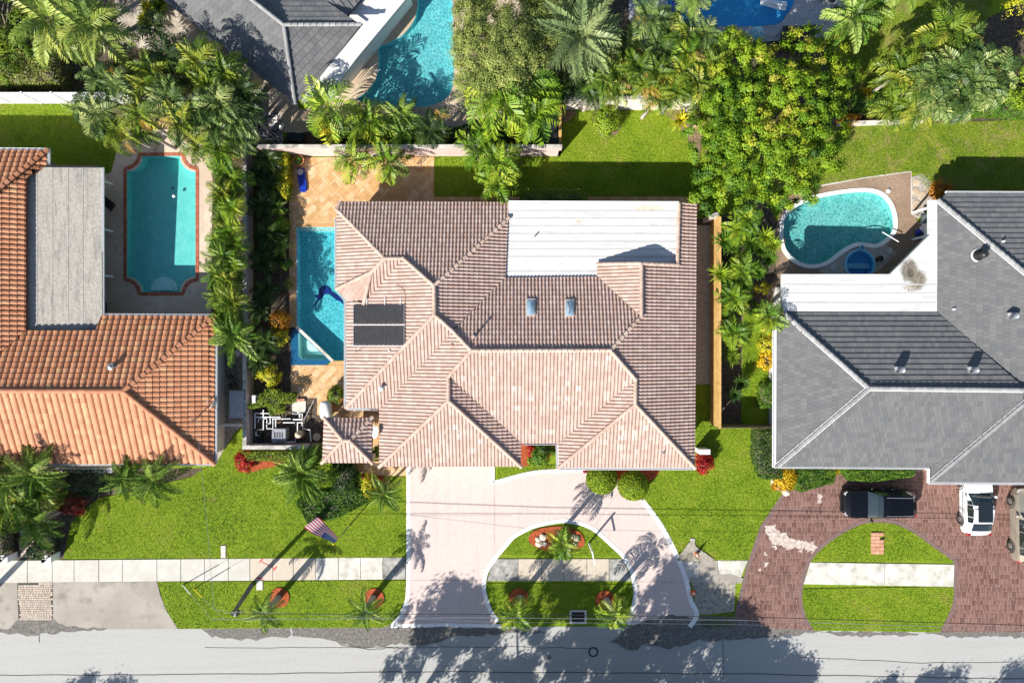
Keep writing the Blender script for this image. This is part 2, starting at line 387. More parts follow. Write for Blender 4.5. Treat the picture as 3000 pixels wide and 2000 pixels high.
M['dkmetal'] = pm('dark_metal', [(.03, .03, .033), (.05, .05, .055)], 6, .4, 4, metal=.5)
M['greybox'] = pm('grey_enclosure', [(.32, .32, .33), (.42, .42, .43)], 4, .5)
M['tanplastic'] = pm('tan_plastic', [(.5, .4, .27), (.58, .47, .33)], 4, .5)
M['terracotta'] = pm('terracotta_pot', [(.42, .15, .06), (.52, .21, .09)], 8, .8)
M['blue'] = pm('blue_vinyl', [(.008, .025, .26), (.012, .04, .36)], 5, .35)
M['ltblue'] = pm('light_blue_plastic', [(.16, .42, .55), (.22, .5, .62)], 5, .4)
M['orange'] = pm('orange_plastic', [(.7, .12, .02), (.78, .2, .04)], 5, .5)
M['redpaint'] = pm('red_marking_paint', [(.55, .03, .03), (.6, .08, .06)], 20, .8)
M['yellow'] = pm('yellow_guard', [(.75, .55, .01), (.8, .6, .02)], 5, .4)
M['bark'] = pm('palm_trunk', [(.2, .17, .14), (.36, .32, .28), (.45, .41, .37)], 9, .9, 4, .5, 30)
M['barkdk'] = pm('tree_bark', [(.08, .06, .045), (.18, .14, .11), (.32, .28, .24)], 8, .92, 4, .5, 30)
M['brick'] = rndmat('red_brick_coping', [(.3, .075, .035), (.4, .115, .06), (.44, .16, .09)], 'obj', .8, .25)
M['mortar'] = pm('mortar', [(.3, .2, .16), (.38, .28, .23)], 8, .9)
M['pav'] = rndmat('brown_paver', [(.12, .06, .048), (.17, .09, .072), (.22, .12, .1)], 'attr', .8, .35, 1.2, gcol=(.25, .16, .14))
M['pav_o'] = rndmat('brown_paver_piece', [(.12, .06, .048), (.17, .09, .072), (.22, .12, .1)], 'obj', .8, .35, 1.2, gcol=(.25, .16, .14))
M['grout'] = pm('pink_grout', [(.36, .22, .17), (.48, .33, .27)], 2, .9)
M['bleach'] = pm('bleached_paver', [(.3, .2, .17), (.5, .42, .37), (.58, .51, .46)], 5, .85, 5, .2, 30)
M['band'] = pm('brown_driveway_band', [(.15, .095, .085), (.2, .13, .12)], 3, .8, 5, .2, 30)
M['pav_l'] = rndmat('pale_paver', [(.4, .33, .27), (.5, .41, .34), (.56, .46, .38)], 'attr', .85, .35, 2, gcol=(.22, .18, .15))
M['redbrick'] = rndmat('salmon_brick', [(.5, .24, .14), (.6, .33, .22)], 'obj', .85, .2)
M['rock'] = pm('pale_boulder', [(.38, .32, .24), (.6, .53, .42), (.7, .63, .52)], 4, .9, 5, .5, 10)
def plaster(name, a, b_):
    return pm(name, [a, b_], 1.6, .7, 5, 0, rng_=(.25, .75))
M['pl_left'] = plaster('turquoise_plaster', (.1, .5, .47), (.19, .62, .58))
M['pl_main'] = plaster('aqua_plaster', (.06, .54, .64), (.14, .66, .74))
M['pl_kid'] = plaster('aqua_green_plaster', (.13, .55, .53), (.28, .7, .66))
M['pl_free'] = plaster('bright_aqua_plaster', (.12, .6, .66), (.26, .74, .77))
M['pl_blue'] = plaster('deep_blue_plaster', (.03, .36, .68), (.06, .44, .76))
M['spa_in'] = plaster('pale_aqua_plaster', (.42, .74, .7), (.54, .8, .77))
M['bluetile'] = pm('dark_blue_pool_tile', [(.008, .07, .16), (.015, .11, .22)], 12, .25)
M['fish'] = pm('blue_mosaic', [(.004, .012, .08), (.006, .03, .2), (.008, .05, .34)], 2.2, .4)
def water_mat(name, tint, amp=.35, scale=4.2, fine=8.5):
    m, t, b = newmat(name); p = wpos(t)
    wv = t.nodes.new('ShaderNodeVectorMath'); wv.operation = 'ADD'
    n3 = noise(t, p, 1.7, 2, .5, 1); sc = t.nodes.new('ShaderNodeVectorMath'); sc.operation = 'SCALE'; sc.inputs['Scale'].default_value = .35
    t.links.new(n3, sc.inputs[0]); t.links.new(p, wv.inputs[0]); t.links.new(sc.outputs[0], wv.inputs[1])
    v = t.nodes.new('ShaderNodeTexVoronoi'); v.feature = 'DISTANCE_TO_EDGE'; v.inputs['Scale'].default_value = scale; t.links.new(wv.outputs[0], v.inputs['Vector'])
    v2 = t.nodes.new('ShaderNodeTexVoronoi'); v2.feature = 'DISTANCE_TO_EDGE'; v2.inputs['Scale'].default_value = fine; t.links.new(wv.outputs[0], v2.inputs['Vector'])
    # caustic light net painted into the water tint, brighter along the Voronoi edges
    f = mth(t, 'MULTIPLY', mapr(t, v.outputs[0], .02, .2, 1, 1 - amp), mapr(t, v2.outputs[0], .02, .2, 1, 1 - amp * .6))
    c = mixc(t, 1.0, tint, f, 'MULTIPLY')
    tr = t.nodes.new('ShaderNodeBsdfTransparent'); t.links.new(c, tr.inputs[0])
    gl = t.nodes.new('ShaderNodeBsdfGlossy'); gl.inputs['Roughness'].default_value = .05
    fr = t.nodes.new('ShaderNodeLayerWeight'); fr.inputs['Blend'].default_value = .5
    ff = mth(t, 'ADD', mth(t, 'MULTIPLY', mth(t, 'POWER', fr.outputs['Facing'], 5.0), .9), .025)
    bn = t.nodes.new('ShaderNodeBump'); bn.inputs['Strength'].default_value = .25; bn.inputs['Distance'].default_value = .05
    t.links.new(noise(t, p, 5, 2), bn.inputs['Height']); t.links.new(bn.outputs[0], gl.inputs['Normal']); t.links.new(bn.outputs[0], fr.inputs['Normal'])
    mx = t.nodes.new('ShaderNodeMixShader'); t.links.new(ff, mx.inputs[0]); t.links.new(tr.outputs[0], mx.inputs[1]); t.links.new(gl.outputs[0], mx.inputs[2])
    t.links.new(mx.outputs[0], t.nodes['Material Output'].inputs[0]); t.nodes.remove(b); return m
M['water'] = water_mat('pool_water', (.9, .98, .99), .3)
M['water_calm'] = water_mat('still_pool_water', (.88, .97, .98), .06)
def glass_mat(name, col, rough=.05):
    m, t, b = newmat(name); b.inputs['Base Color'].default_value = (*col, 1); b.inputs['Roughness'].default_value = rough
    b.inputs['Specular IOR Level'].default_value = .8; b.inputs['Coat Weight'].default_value = .6; b.inputs['Coat Roughness'].default_value = .02; return m
M['carglass'] = glass_mat('tinted_glass', (.012, .016, .018)); M['wsglass'] = glass_mat('windscreen_glass', (.018, .03, .034))
M['winglass'] = glass_mat('window_glass', (.05, .07, .08)); M['skyglass'] = glass_mat('skylight_dome', (.28, .4, .5), .12)
def paint(name, c, metal=0.):
    m, t, b = newmat(name); b.inputs['Base Color'].default_value = (*c, 1); b.inputs['Roughness'].default_value = .3; b.inputs['Metallic'].default_value = metal
    b.inputs['Coat Weight'].default_value = 1; b.inputs['Coat Roughness'].default_value = .04; return m
M['pblack'] = paint('black_car_paint', (.003, .0035, .006)); _pb = M['pblack'].node_tree.nodes['Principled BSDF']; _pb.inputs['Coat Weight'].default_value = .25; _pb.inputs['Specular IOR Level'].default_value = .25; M['pwhite'] = paint('white_car_paint', (.76, .77, .79)); M['pbeige'] = paint('champagne_car_paint', (.42, .38, .31), .5)
M['rubber'] = pm('tyre_rubber', [(.015, .015, .015), (.03, .03, .03)], 8, .85)
M['alloy'] = pm('alloy_rim', [(.5, .5, .5), (.6, .6, .6)], 8, .3, metal=.9)
M['redlens'] = glass_mat('red_lamp_lens', (.5, .01, .01)); M['clearlens'] = glass_mat('clear_lamp_lens', (.5, .52, .55))
M['flagred'] = pm('flag_red', [(.5, .02, .05), (.56, .03, .07)], 6, .8); M['flagwhite'] = pm('flag_white', [(.74, .72, .72)], 6, .8); M['flagblue'] = pm('flag_blue', [(.025, .08, .26), (.05, .14, .36)], 6, .8)
# leaves: colour per leaf (attr) or per frond (obj)
G = {
 'areca': [(.015, .045, .006), (.055, .115, .01), (.15, .22, .018), (.4, .39, .05)],
 'bright': [(.02, .065, .006), (.075, .165, .01), (.18, .29, .018), (.42, .45, .04)],
 'coco': [(.04, .09, .012), (.11, .19, .025), (.24, .31, .05), (.42, .44, .1)],
 'date': [(.025, .07, .009), (.075, .16, .016), (.17, .27, .035), (.38, .45, .12)],
 'silver': [(.07, .11, .045), (.14, .2, .08), (.21, .27, .11), (.3, .34, .14)],
 'dark': [(.012, .03, .01), (.025, .055, .012), (.045, .085, .016), (.07, .11, .02)],
 'dusk': [(.012, .038, .009), (.05, .105, .022), (.13, .2, .045), (.4, .43, .15)],
 'dead': [(.2, .11, .02), (.34, .19, .025), (.42, .3, .05), (.4, .33, .14)]}
def frond_mat(name, stops):
    m, t, b = newmat(name); f = t.nodes.new('ShaderNodeObjectInfo').outputs['Random']; a = t.nodes.new('ShaderNodeAttribute'); a.attribute_name = 'rnd'
    g = mth(t, 'ADD', mth(t, 'MULTIPLY', f, .6), mth(t, 'MULTIPLY', a.outputs['Fac'], .45))
    c = ramp(t, g, [(i / (len(stops) - 1), s_) for i, s_ in enumerate(stops)])
    t.links.new(c, b.inputs['Base Color']); b.inputs['Roughness'].default_value = .45; b.inputs['Specular IOR Level'].default_value = .3
    tr = t.nodes.new('ShaderNodeBsdfTranslucent'); t.links.new(c, tr.inputs[0]); mx = t.nodes.new('ShaderNodeMixShader'); mx.inputs[0].default_value = .12
    t.links.new(b.outputs[0], mx.inputs[1]); t.links.new(tr.outputs[0], mx.inputs[2]); t.links.new(mx.outputs[0], t.nodes['Material Output'].inputs[0]); return m
for k, v in G.items(): M['f_' + k] = frond_mat('frond_' + k, v)
LV = {
 'tree': [(.02, .06, .005), (.08, .17, .009), (.17, .28, .013), (.3, .36, .02), (.42, .31, .07)],
 'feather': [(.08, .12, .03), (.17, .22, .05), (.28, .32, .08), (.4, .41, .12)],
 'hedge': [(.045, .09, .01), (.11, .18, .015), (.2, .27, .02), (.32, .35, .03)],
 'darkshrub': [(.012, .035, .01), (.03, .07, .014), (.055, .11, .018), (.09, .15, .02)],
 'ball': [(.08, .15, .012), (.16, .25, .015), (.26, .35, .02), (.36, .42, .03)],
 'yellow': [(.12, .18, .015), (.3, .33, .02), (.5, .45, .02), (.6, .5, .03)],
 'gold': [(.3, .2, .01), (.55, .36, .01), (.65, .45, .02), (.5, .2, .02)],
 'orange': [(.12, .06, .01), (.4, .15, .015), (.58, .27, .02), (.6, .4, .03)],
 'red': [(.1, .006, .006), (.28, .012, .01), (.46, .03, .02), (.5, .1, .06)],
 'croton': [(.06, .09, .015), (.3, .04, .03), (.5, .12, .07), (.5, .4, .06)],
 'ficus': [(.05, .08, .015), (.12, .16, .03), (.26, .28, .06), (.45, .44, .14)],
 'dry': [(.22, .15, .07), (.36, .26, .14), (.45, .34, .2), (.3, .22, .08)],
 'blade': [(.035, .105, .005), (.12, .25, .01), (.25, .375, .017), (.4, .45, .03), (.46, .37, .13)],
 'jasmine': [(.03, .09, .01), (.06, .14, .012), (.1, .19, .015), (.15, .24, .02)]}
for k, v in LV.items(): M['l_' + k] = rndmat('leaf_' + k, v, 'attr', .55, 0, spec=.2, trans=.12)
# ================================================================ ground, roads, paving, pools
def arcpts(cx, cy, r, a0, a1, n=7): return [(cx + r * math.cos(R(a0 + (a1 - a0) * i / n)), cy + r * math.sin(R(a0 + (a1 - a0) * i / n))) for i in range(n + 1)]
def notched(x0, y0, x1, y1, r):
    # picture space (y down): concave quarter circles bite the four corners
    return arcpts(x0, y0, r, 90, 0) + arcpts(x1, y0, r, 180, 90) + arcpts(x1, y1, r, 270, 180) + arcpts(x0, y1, r, 360, 270)
def zz(ox, oy, pts, k=.38265): return [(ox + x * k, oy + y * k) for x, y in pts]
POOL_L = notched(373, 458, 574, 856, 46)
POOL_M = [(874, 664), (1006, 664), (1006, 852), (1032, 884), (1032, 1055), (976, 1055), (874, 962)]
SPA = [(878, 974), (876, 978), (876, 1040), (880, 1049), (888, 1052), (955, 1052), (958, 1048)]
POOL_K = crv(zz(2200, 500, [(245, 440), (275, 345), (400, 250), (620, 190), (870, 165), (1000, 200), (1070, 300), (1087, 420), (1055, 495), (960, 560), (810, 550), (700, 600), (570, 695), (450, 718), (340, 680), (260, 590)]), 5)
KID_SPA = arcpts(2517, 775, 39, 0, 345, 23)
POOL_F = crv(zz(750, 0, [(1240, -150), (1240, 20), (1215, 150), (1130, 265), (1010, 335)]), 4, False) + zz(750, 0, [(935, 360)]) + crv(zz(750, 0, [(942, 480), (920, 600), (860, 695), (765, 762)]), 4, False) + crv(zz(750, 0, [(850, 798), (1000, 818), (1260, 822), (1400, 792), (1480, 730), (1512, 620), (1520, 400), (1510, 180), (1500, -150)]), 4, False)
POOL_B = crv([(1955, -90), (1955, 0), (1972, 40), (2016, 74)], 4, False) + crv([(2150, 79), (2270, 73), (2303, 44), (2326, 0), (2330, -90)], 4, False)
HOLES = [PL(p) for p in (POOL_L, POOL_M, SPA, POOL_K, KID_SPA, POOL_F, POOL_B)]
hg = 900.0
struct(sheet('ground', [(-hg, -hg), (hg, -hg), (hg, hg), (-hg, hg)], 0.0, M['grass'], HOLES))
def ragged_(pts): return [(x + random.uniform(-3, 3), y + random.uniform(-3, 3)) for x, y in pts]
M['soil2'] = pm('leaf_litter_soil', [(.09, .06, .035), (.2, .14, .08), (.28, .22, .12)], 8, .95, 5, .5, 24)
def bed(pts, mat, z=.012, name='planting_bed', holes=()):
    return struct(sheet(name, PL(pts), z, mat, [PL(h) for h in holes]))
bed([(-90, -90), (330, -90), (345, 60), (480, 150), (700, 290), (724, 330), (724, 470), (640, 470), (600, 400), (350, 412), (200, 330), (190, 304), (-90, 300)], M['soil'])
bed([(330, -90), (490, -90), (870, 300), (880, 330), (745, 330), (640, 250), (500, 160), (350, 130)], M['sand'], .014, 'sandy_path')
bed([(744, 330), (830, 330), (830, 426), (744, 426)], M['white_gravel'], .018, 'gravel')
bed([(745, 426), (866, 460), (866, 960), (850, 1170), (745, 1170)], M['soil'])
bed([(618, 470), (722, 470), (722, 1170), (632, 1170), (632, 925), (618, 925)], M['soil'])
bed([(632, 1040), (714, 1040), (714, 1262), (690, 1262), (640, 1345), (632, 1345)], M['dirt'], .016, 'side_path')
bed([(862, 376), (1640, 366), (1640, 440), (800, 440)], M['soil'], .016)
bed([(1300, 330), (1350, 300), (1500, 250), (1520, -90), (1900, -90), (1905, 130), (2170, 124), (2600, 60), (2420, 300), (2095, 325), (1640, 322), (1640, 380), (1300, 380)], M['soil'])
bed([(2030, 640), (2108, 640), (2230, 560), (2300, 700), (2290, 900), (2190, 900), (2176, 1240), (2108, 1240), (2030, 660)], M['soil'], .01)
bed([(2400, 300), (2560, 280), (2680, 200), (2760, 90), (2900, 50), (3090, -30), (3090, 352), (2700, 360), (2400, 376)], M['soil'])
bed([(-90, 1365), (600, 1372), (560, 1400), (400, 1440), (290, 1462), (215, 1530), (196, 1636), (-90, 1640)], M['soil'])
bed([(741, 1165), (960, 1165), (960, 1304), (741, 1304)], M['soil'], .014)
bed([(945, 1318), (1112, 1318), (1112, 1400), (1192, 1393), (1192, 1440), (1000, 1480), (860, 1500), (700, 1400), (690, 1320)], M['grass'], .010, 'lawn')
bed([(1510, 1300), (1640, 1300), (1640, 1390), (1510, 1390)], M['grass'], .010, 'lawn')
bed([(2036, 660), (2080, 660), (2080, 1125), (2036, 1125)], M['gravel'], .014, 'gravel_side_path')
bed([(2025, 1700), (2155, 1704), (2150, 1790), (2060, 1800), (2042, 1795)], M['dirt'], .014, 'bare_earth')
for pts in ([(1986, 1640), (2000, 1612), (2015, 1590), (2030, 1580), (2040, 1600), (2075, 1625), (2085, 1640)],):
    bed(crv(pts, 4), M['dirt'], .105, 'bare_patch')
for pts in ([(1742, 328), (1815, 328), (1818, 375), (1800, 398), (1775, 405), (1752, 392), (1738, 360)], [(1950, 328), (2050, 328), (2048, 470), (2022, 440), (2010, 400), (1975, 360)], [(1648, 328), (1690, 328), (1672, 350), (1650, 360)]):
    bed(ragged_(crv(pts, 3)), M['soil2'], .105, 'planting_bed')
def mulch(pts, z=.112): struct(sheet('mulch_bed', PL(crv(pts, 5)), z, M['mulch']))

# lawns (slightly above the soil)
LAWNS = []
def lawn(pts, mat='grass', z=.04):
    LAWNS.append(PL([(min(max(x, -30), 3030), min(max(y, -30), 2030)) for x, y in pts])); struct(slab('lawn', PL(pts), -.02, z, M[mat]))
lawn([(-90, 304), (205, 304), (300, 380), (346, 430), (327, 505), (296, 505), (290, 560), (-90, 560)])
lawn([(1272, 462), (1640, 462), (1646, 330), (2095, 330), (2110, 640), (2050, 640), (2050, 574), (1272, 576)])
lawn([(2330, 372), (3090, 350), (3090, 640), (2760, 600), (2718, 560), (2690, 520), (2670, 503), (2390, 545), (2330, 572), (2290, 600), (2240, 560)], 'grass_dry')
lawn([(2480, -90), (2930, -90), (2890, 60), (2700, 200), (2560, 290), (2440, 270), (2420, 120)], 'grass_dry')
lawn([(188, 1634), (206, 1540), (230, 1505), (290, 1458), (400, 1436), (560, 1396), (640, 1345), (670, 1300), (694, 1262), (713, 1250), (713, 1317), (945, 1318), (945, 1362), (1110, 1400), (1191, 1395), (1191, 1633)])
lawn([(463, 1703), (1190, 1699), (1187, 1756), (1168, 1802), (1145, 1828), (1120, 1836), (525, 1840), (500, 1808), (480, 1762)])
lawn([(2036, 1128), (2079, 1128), (2079, 1248), (2268, 1248), (2268, 1400), (2292, 1443), (2224, 1543), (2185, 1645), (1996, 1640), (1966, 1584), (1928, 1519), (1886, 1465), (1890, 1366), (2036, 1366)])
lawn([(2176, 890), (2280, 890), (2280, 1234), (2170, 1234)])
lawn([(1456, 1362), (1650, 1362), (1640, 1374), (1564, 1380), (1503, 1395), (1456, 1408)])
lawn([(2155, 1790), (2149, 1836), (2060, 1838), (2048, 1810)], 'grass_dry', .02)
ISL = [(1461, 1832), (1432, 1790), (1415, 1740), (1413, 1706), (1420, 1670), (1446, 1630), (1480, 1590), (1503, 1565), (1550, 1540), (1580, 1530), (1620, 1522), (1650, 1519), (1690, 1524), (1713, 1530), (1745, 1546), (1771, 1568), (1800, 1595), (1828, 1622), (1848, 1655), (1859, 1683), (1866, 1720), (1867, 1740), (1860, 1780), (1850, 1810), (1842, 1836)]
ISLC = crv(ISL, 3, False)
wi = offset(PL(ISLC), -.28)
lawn_i = [(q[0] * S + 1500, 1000 - q[1] * S) for q in wi]
lawn([p for p in lawn_i if p[1] < 1636]); lawn([p for p in lawn_i if p[1] > 1699])
ISR = [(2384, 1845), (2361, 1806), (2349, 1756), (2353, 1706), (2372, 1645), (2414, 1599), (2468, 1561), (2525, 1534), (2567, 1529), (2621, 1534), (2678, 1561), (2736, 1603), (2774, 1630), (2795, 1652), (2793, 1717), (2789, 1767), (2770, 1813), (2751, 1850)]
ISRC = crv(ISR, 3, False)
lawn([p for p in ISRC if p[1] < 1648]); lawn([p for p in ISRC if p[1] > 1712])

# road and its ragged dark edge
struct(slab('road', PL([(-2500, 1834), (5500, 1834), (5500, 2290), (-2500, 2290)]), -.1, .008, M['road']))
def ragged(pts, amp=6, step=14):
    out = []
    for i in range(len(pts)):
        a, b = Vector(pts[i]), Vector(pts[(i + 1) % len(pts)]); n = max(1, int((b - a).length / step))
        for k in range(n):
            p = a.lerp(b, k / n); out.append((p.x + random.uniform(-amp, amp), p.y + random.uniform(-amp, amp)))
    return out
for pts in ([(588, 1838), (850, 1838), (855, 1862), (800, 1866), (740, 1874), (690, 1870), (620, 1862)],
            [(850, 1834), (1150, 1832), (1460, 1838), (1560, 1842), (1600, 1850), (1440, 1856), (1340, 1862), (1290, 1880), (1250, 1888), (1160, 1884), (1090, 1896), (1000, 1884), (940, 1870), (860, 1866)],
            [(1845, 1838), (1900, 1808), (1960, 1800), (2040, 1806), (2110, 1800), (2200, 1812), (2250, 1845), (2180, 1868), (2050, 1875), (1960, 1898), (1880, 1888), (1850, 1905), (1790, 1880)],
            [(30, 1836), (60, 1808), (110, 1800), (160, 1812), (200, 1834), (320, 1840), (200, 1850), (80, 1858), (-60, 1850)],
            [(2190, 1820), (2360, 1826), (2400, 1850), (2300, 1862), (2190, 1868)], [(2700, 1848), (3060, 1850), (3060, 1866), (2760, 1864)], [(2390, 1848), (2700, 1850), (2690, 1860), (2480, 1862)]):
    struct(sheet('asphalt_patch', PL(ragged(pts, 4.5)), .047 if pts[0][0] == 1845 else (.052 if pts[0][0] == 30 else .014), M['road_dark']))
for pth, w in (([(-60, 1976), (400, 1975), (800, 1972), (1200, 1966), (1700, 1969), (2200, 1972), (2700, 1982), (3060, 1988)], .05), ([(600, 1896), (1100, 1895), (1500, 1893), (1730, 1898)], .03), ([(2340, 1923), (2700, 1940), (3060, 1938)], .035), ([(2117, 1840), (2118, 1900), (2120, 1990)], .03), ([(115, 1850), (116, 1880)], .05), ([(1000, 1888), (1085, 1902), (1140, 1896), (1200, 1898)], .04)):
    q = []
    for i in range(len(pth) - 1):
        for k in range(8): q.append((pth[i][0] + (pth[i + 1][0] - pth[i][0]) * k / 8, pth[i][1] + (pth[i + 1][1] - pth[i][1]) * k / 8 + random.uniform(-1.6, 1.6)))
    struct(ribbon(PL(q + [pth[-1]]), w, .0, .0165).build('road_crack', M['crack']))
struct(slab('verge', PL([(-2500, 2290), (5500, 2290), (5500, 2600), (-2500, 2600)]), -.1, .04, M['grass']))

# sidewalk: each slab its own piece
def walkway(cuts, y0, y1, mats, z=.055, gap=.8, skew=0):
    root = struct(put('sidewalk', MB().prism(PL([(cuts[0][0], y0(cuts[0][0]) + 2), (cuts[-1][0], y0(cuts[-1][0]) + 2), (cuts[-1][1], y1(cuts[-1][1]) - 2), (cuts[0][1], y1(cuts[0][1]) - 2)]), 0, .03).mesh('sidewalk', M['crack'])))
    for i in range(len(cuts) - 1):
        (a, a2), (b, b2) = cuts[i], cuts[i + 1]
        slab('slab', PL([(a + gap, y0(a)), (b - gap, y0(b)), (b2 - gap, y1(b2)), (a2 + gap, y1(a2))]), 0, z + random.uniform(-.006, .006), M[mats[i % len(mats)] if i < len(mats) else mats[-1]], root)
    return root
cs = [-95, -10, 82, 155, 219, 291, 360, 461, 531, 600, 670, 733, 800, 860, 925, 992, 1057, 1122, 1189]
walkway([(c, c) for c in cs], lambda x: 1641 - x * .0085, lambda x: 1705 - x * .0085, ['walk'] * 11 + ['walk_tan'] * 3 + ['walk', 'walk_old', 'walk_old', 'walk_black'])
walkway([(1445, 1427), (1518, 1518), (1587, 1587), (1652, 1652), (1719, 1719), (1784, 1784), (1826, 1851)], lambda x: 1636, lambda x: 1700, ['walk_black', 'walk_tan', 'walk_tan', 'walk_tan', 'walk_tan', 'walk_black'])
walkway([(1996, 2012), (2047, 2047), (2100, 2108), (2190, 2165)], lambda x: 1640, lambda x: 1704, ['walk', 'apron', 'walk_old'])
walkway([(2372, 2352), (2590, 2590), (2795, 2793)], lambda x: 1646 + (x - 2372) * .015, lambda x: 1709 + (x - 2353) * .018, ['walk_old', 'walk_old'])
# repair patch on the broken walk
struct(sheet('concrete_patch', PL(ragged([(2018, 1690), (2060, 1685), (2120, 1678), (2180, 1690), (2172, 1706), (2020, 1706)], 3)), .066, M['apron']))
# red utility marks on the tan slab
struct(ribbon(PL([(769, 1645), (806, 1664)]), .035, .05, .0665).build('painted_mark', M['redpaint']))
for a, b in (((770, 1636), (762, 1645)), ((812, 1658), (802, 1668)), ((752, 1690), (770, 1694))): struct(ribbon(PL([a, b]), .1, .05, .0667).build('painted_mark', M['redpaint']))

# main driveway
DRV = [(1191, 1355), (1191, 1698), (1187, 1756), (1168, 1802), (1143, 1831), (1461, 1832)] + ISLC[1:-1] + [(1845, 1828), (1875, 1834), (2018, 1836), (2041, 1798), (2023, 1756), (2012, 1706), (1993, 1652), (1962, 1584), (1924, 1519), (1882, 1465), (1868, 1448), (1790, 1392), (1790, 1355), (1650, 1355), (1650, 1377), (1564, 1383), (1503, 1398), (1450, 1412), (1450, 1355)]
struct(sheet('driveway', PL(DRV), .044, M['drive']))
def border(path, w=12, name='driveway_border', mat='white_conc', z=.062): struct(ribbon(PL(path), w / S, 0, z).build(name, M[mat]))
border(offset_path := [(1197, 1366), (1197, 1500), (1197, 1700)] + crv([(1197, 1700), (1193, 1756), (1173, 1804), (1147, 1832)], 5, False)[1:], 12)
border([((q[0]) * S + 1500, 1000 - q[1] * S) for q in offset(PL(ISLC), -.13)][1:-1], 12)
border(crv([(1882, 1465), (1924, 1519), (1962, 1584), (1993, 1652), (2012, 1706), (2023, 1756), (2041, 1798), (2020, 1834)], 5, False), 13)
border(crv([(1446, 1413), (1503, 1397), (1564, 1383), (1650, 1377), (1720, 1378)], 5, False), 11)
border([(1443, 1366), (1443, 1416)], 11)
border([(1145, 1832), (1300, 1828), (1470, 1832)], 10, z=.058)
for a, b in (((1203, 1698), (1412, 1698)), ((1449, 1414), (1449, 1600)), ((1203, 1509), (1500, 1509)), ((1868, 1702), (2010, 1704)), ((1812, 1440), (1740, 1540))):
    struct(ribbon(PL([a, b]), .028, .0, .0485).build('expansion_joint', M['joint']))

# paving laid piece by piece; the pieces nearest the camera's axis are objects, the rest one mesh
def field(cells, rings, parent, name, ma, mo, z0, z1, nmax, focus, rest):
    """cells: list of 4-point plan quads (world); rings: polygon with holes (world)"""
    tr = tris_of(rings); tb = [(min(v.x for v in t), max(v.x for v in t), min(v.y for v in t), max(v.y for v in t)) for t in tr]
    full, part = [], []
    for c in cells:
        ins = [inside(x, y, rings) for x, y in c]
        if all(ins): full.append(c)
        elif any(ins): part.append(c)
    full.sort(key=lambda c: (c[0][0] - focus[0]) ** 2 + (c[0][1] - focus[1]) ** 2)
    cache = {}
    for c in full[:nmax]:
        ox, oy = c[0]; rel = tuple((round(x - ox, 4), round(y - oy, 4)) for x, y in c)
        if rel not in cache: cache[rel] = MB().prism([Vector((x, y)) for x, y in rel], 0, z1 - z0).mesh(name, mo)
        o = put(name, cache[rel], parent, Vector((ox, oy, z0 + random.uniform(-.003, .003))) - ORG.get(parent.name, Vector()))
    mb = MB()
    for c in full[nmax:]:
        mb.rn = random.random(); dz = random.uniform(-.003, .003); mb.prism([Vector(q) for q in c], z0, z1 + dz)
    for c in part:
        mb.rn = random.random(); bx = (min(q[0] for q in c), max(q[0] for q in c), min(q[1] for q in c), max(q[1] for q in c))
        for t, b in zip(tr, tb):
            if b[0] > bx[1] or b[1] < bx[0] or b[2] > bx[3] or b[3] < bx[2]: continue
            q = clip([(x, y, z1) for x, y in c], t)
            if len(q) >= 3: mb.add(q, [list(range(len(q)))])
    if mb.f: stuff(mb.build(rest, ma, parent))
def grid_cells(rings, ang, rows, gap=.012, seed=1):
    """courses of varied length: rows = list of (height, [lengths])"""
    rd = random.Random(seed); xs = [q[0] for q in rings[0]]; ys = [q[1] for q in rings[0]]
    cx, cy = (min(xs) + max(xs)) / 2, (min(ys) + max(ys)) / 2; rad = math.hypot(max(xs) - min(xs), max(ys) - min(ys)) / 2
    ca, sa = math.cos(ang), math.sin(ang); out = []; y = -rad; i = 0
    while y < rad:
        h, ls = rows[i % len(rows)]; i += 1; x = -rad - rd.random() * .4; k = 0
        while x < rad:
            l = rd.choice(ls) if len(ls) > 1 else ls[0]
            q = [(x + gap, y + gap), (x + l - gap, y + gap), (x + l - gap, y + h - gap), (x + gap, y + h - gap)]
            out.append([(cx + a * ca - b * sa, cy + a * sa + b * ca) for a, b in q]); x += l; k += 1
        y += h
    return out
TR1 = PL([(872, 462), (1272, 460), (1272, 640), (1010, 640), (1010, 660), (872, 660)])
tv = struct(sheet('patio', TR1, .03, M['trav_j']))
field(grid_cells([TR1], R(45), [(.41, [.41, .61, .41, .2]), (.2, [.2, .41])], .006), [TR1], tv, 'paver', M['trav'], M['trav_o'], .02, .05, 260, P(1000, 540), 'paving')
TR2 = PL([(853, 1069), (1040, 1069), (1040, 1215), (930, 1215), (930, 1165), (853, 1165)])
tv2 = struct(sheet('patio', TR2, .03, M['trav_j']))
field(grid_cells([TR2], R(45), [(.41, [.41, .61, .41, .2]), (.2, [.2, .41])], .006, 3), [TR2], tv2, 'paver', M['trav'], M['trav_o'], .02, .05, 110, P(930, 1110), 'paving')
def strip_pavers(pts, l, name='paver_strip', sd=1, ma='trav', mo='trav_o'):
    rr = PL(pts); b = struct(sheet(name, rr, .032, M['trav_j'])); field(grid_cells([rr], 0, [(l, [l, l * 1.5])], .008, sd), [rr], b, 'paver', M[ma], M[mo], .02, .052, 60, P(pts[0][0], pts[0][1]), 'paving')
strip_pavers([(1272, 577), (2050, 577), (2050, 620), (1272, 620)], .3, sd=4)
strip_pavers([(848, 470), (872, 470), (872, 958), (848, 958)], .25, sd=5)
strip_pavers([(1012, 1345), (1192, 1345), (1192, 1393), (1130, 1393), (1060, 1385), (1025, 1368)], .4, 'walkway', 6)
strip_pavers([(1000, 1200), (1112, 1200), (1112, 1350), (1095, 1350), (1000, 1230)], .4, 'walkway', 8)
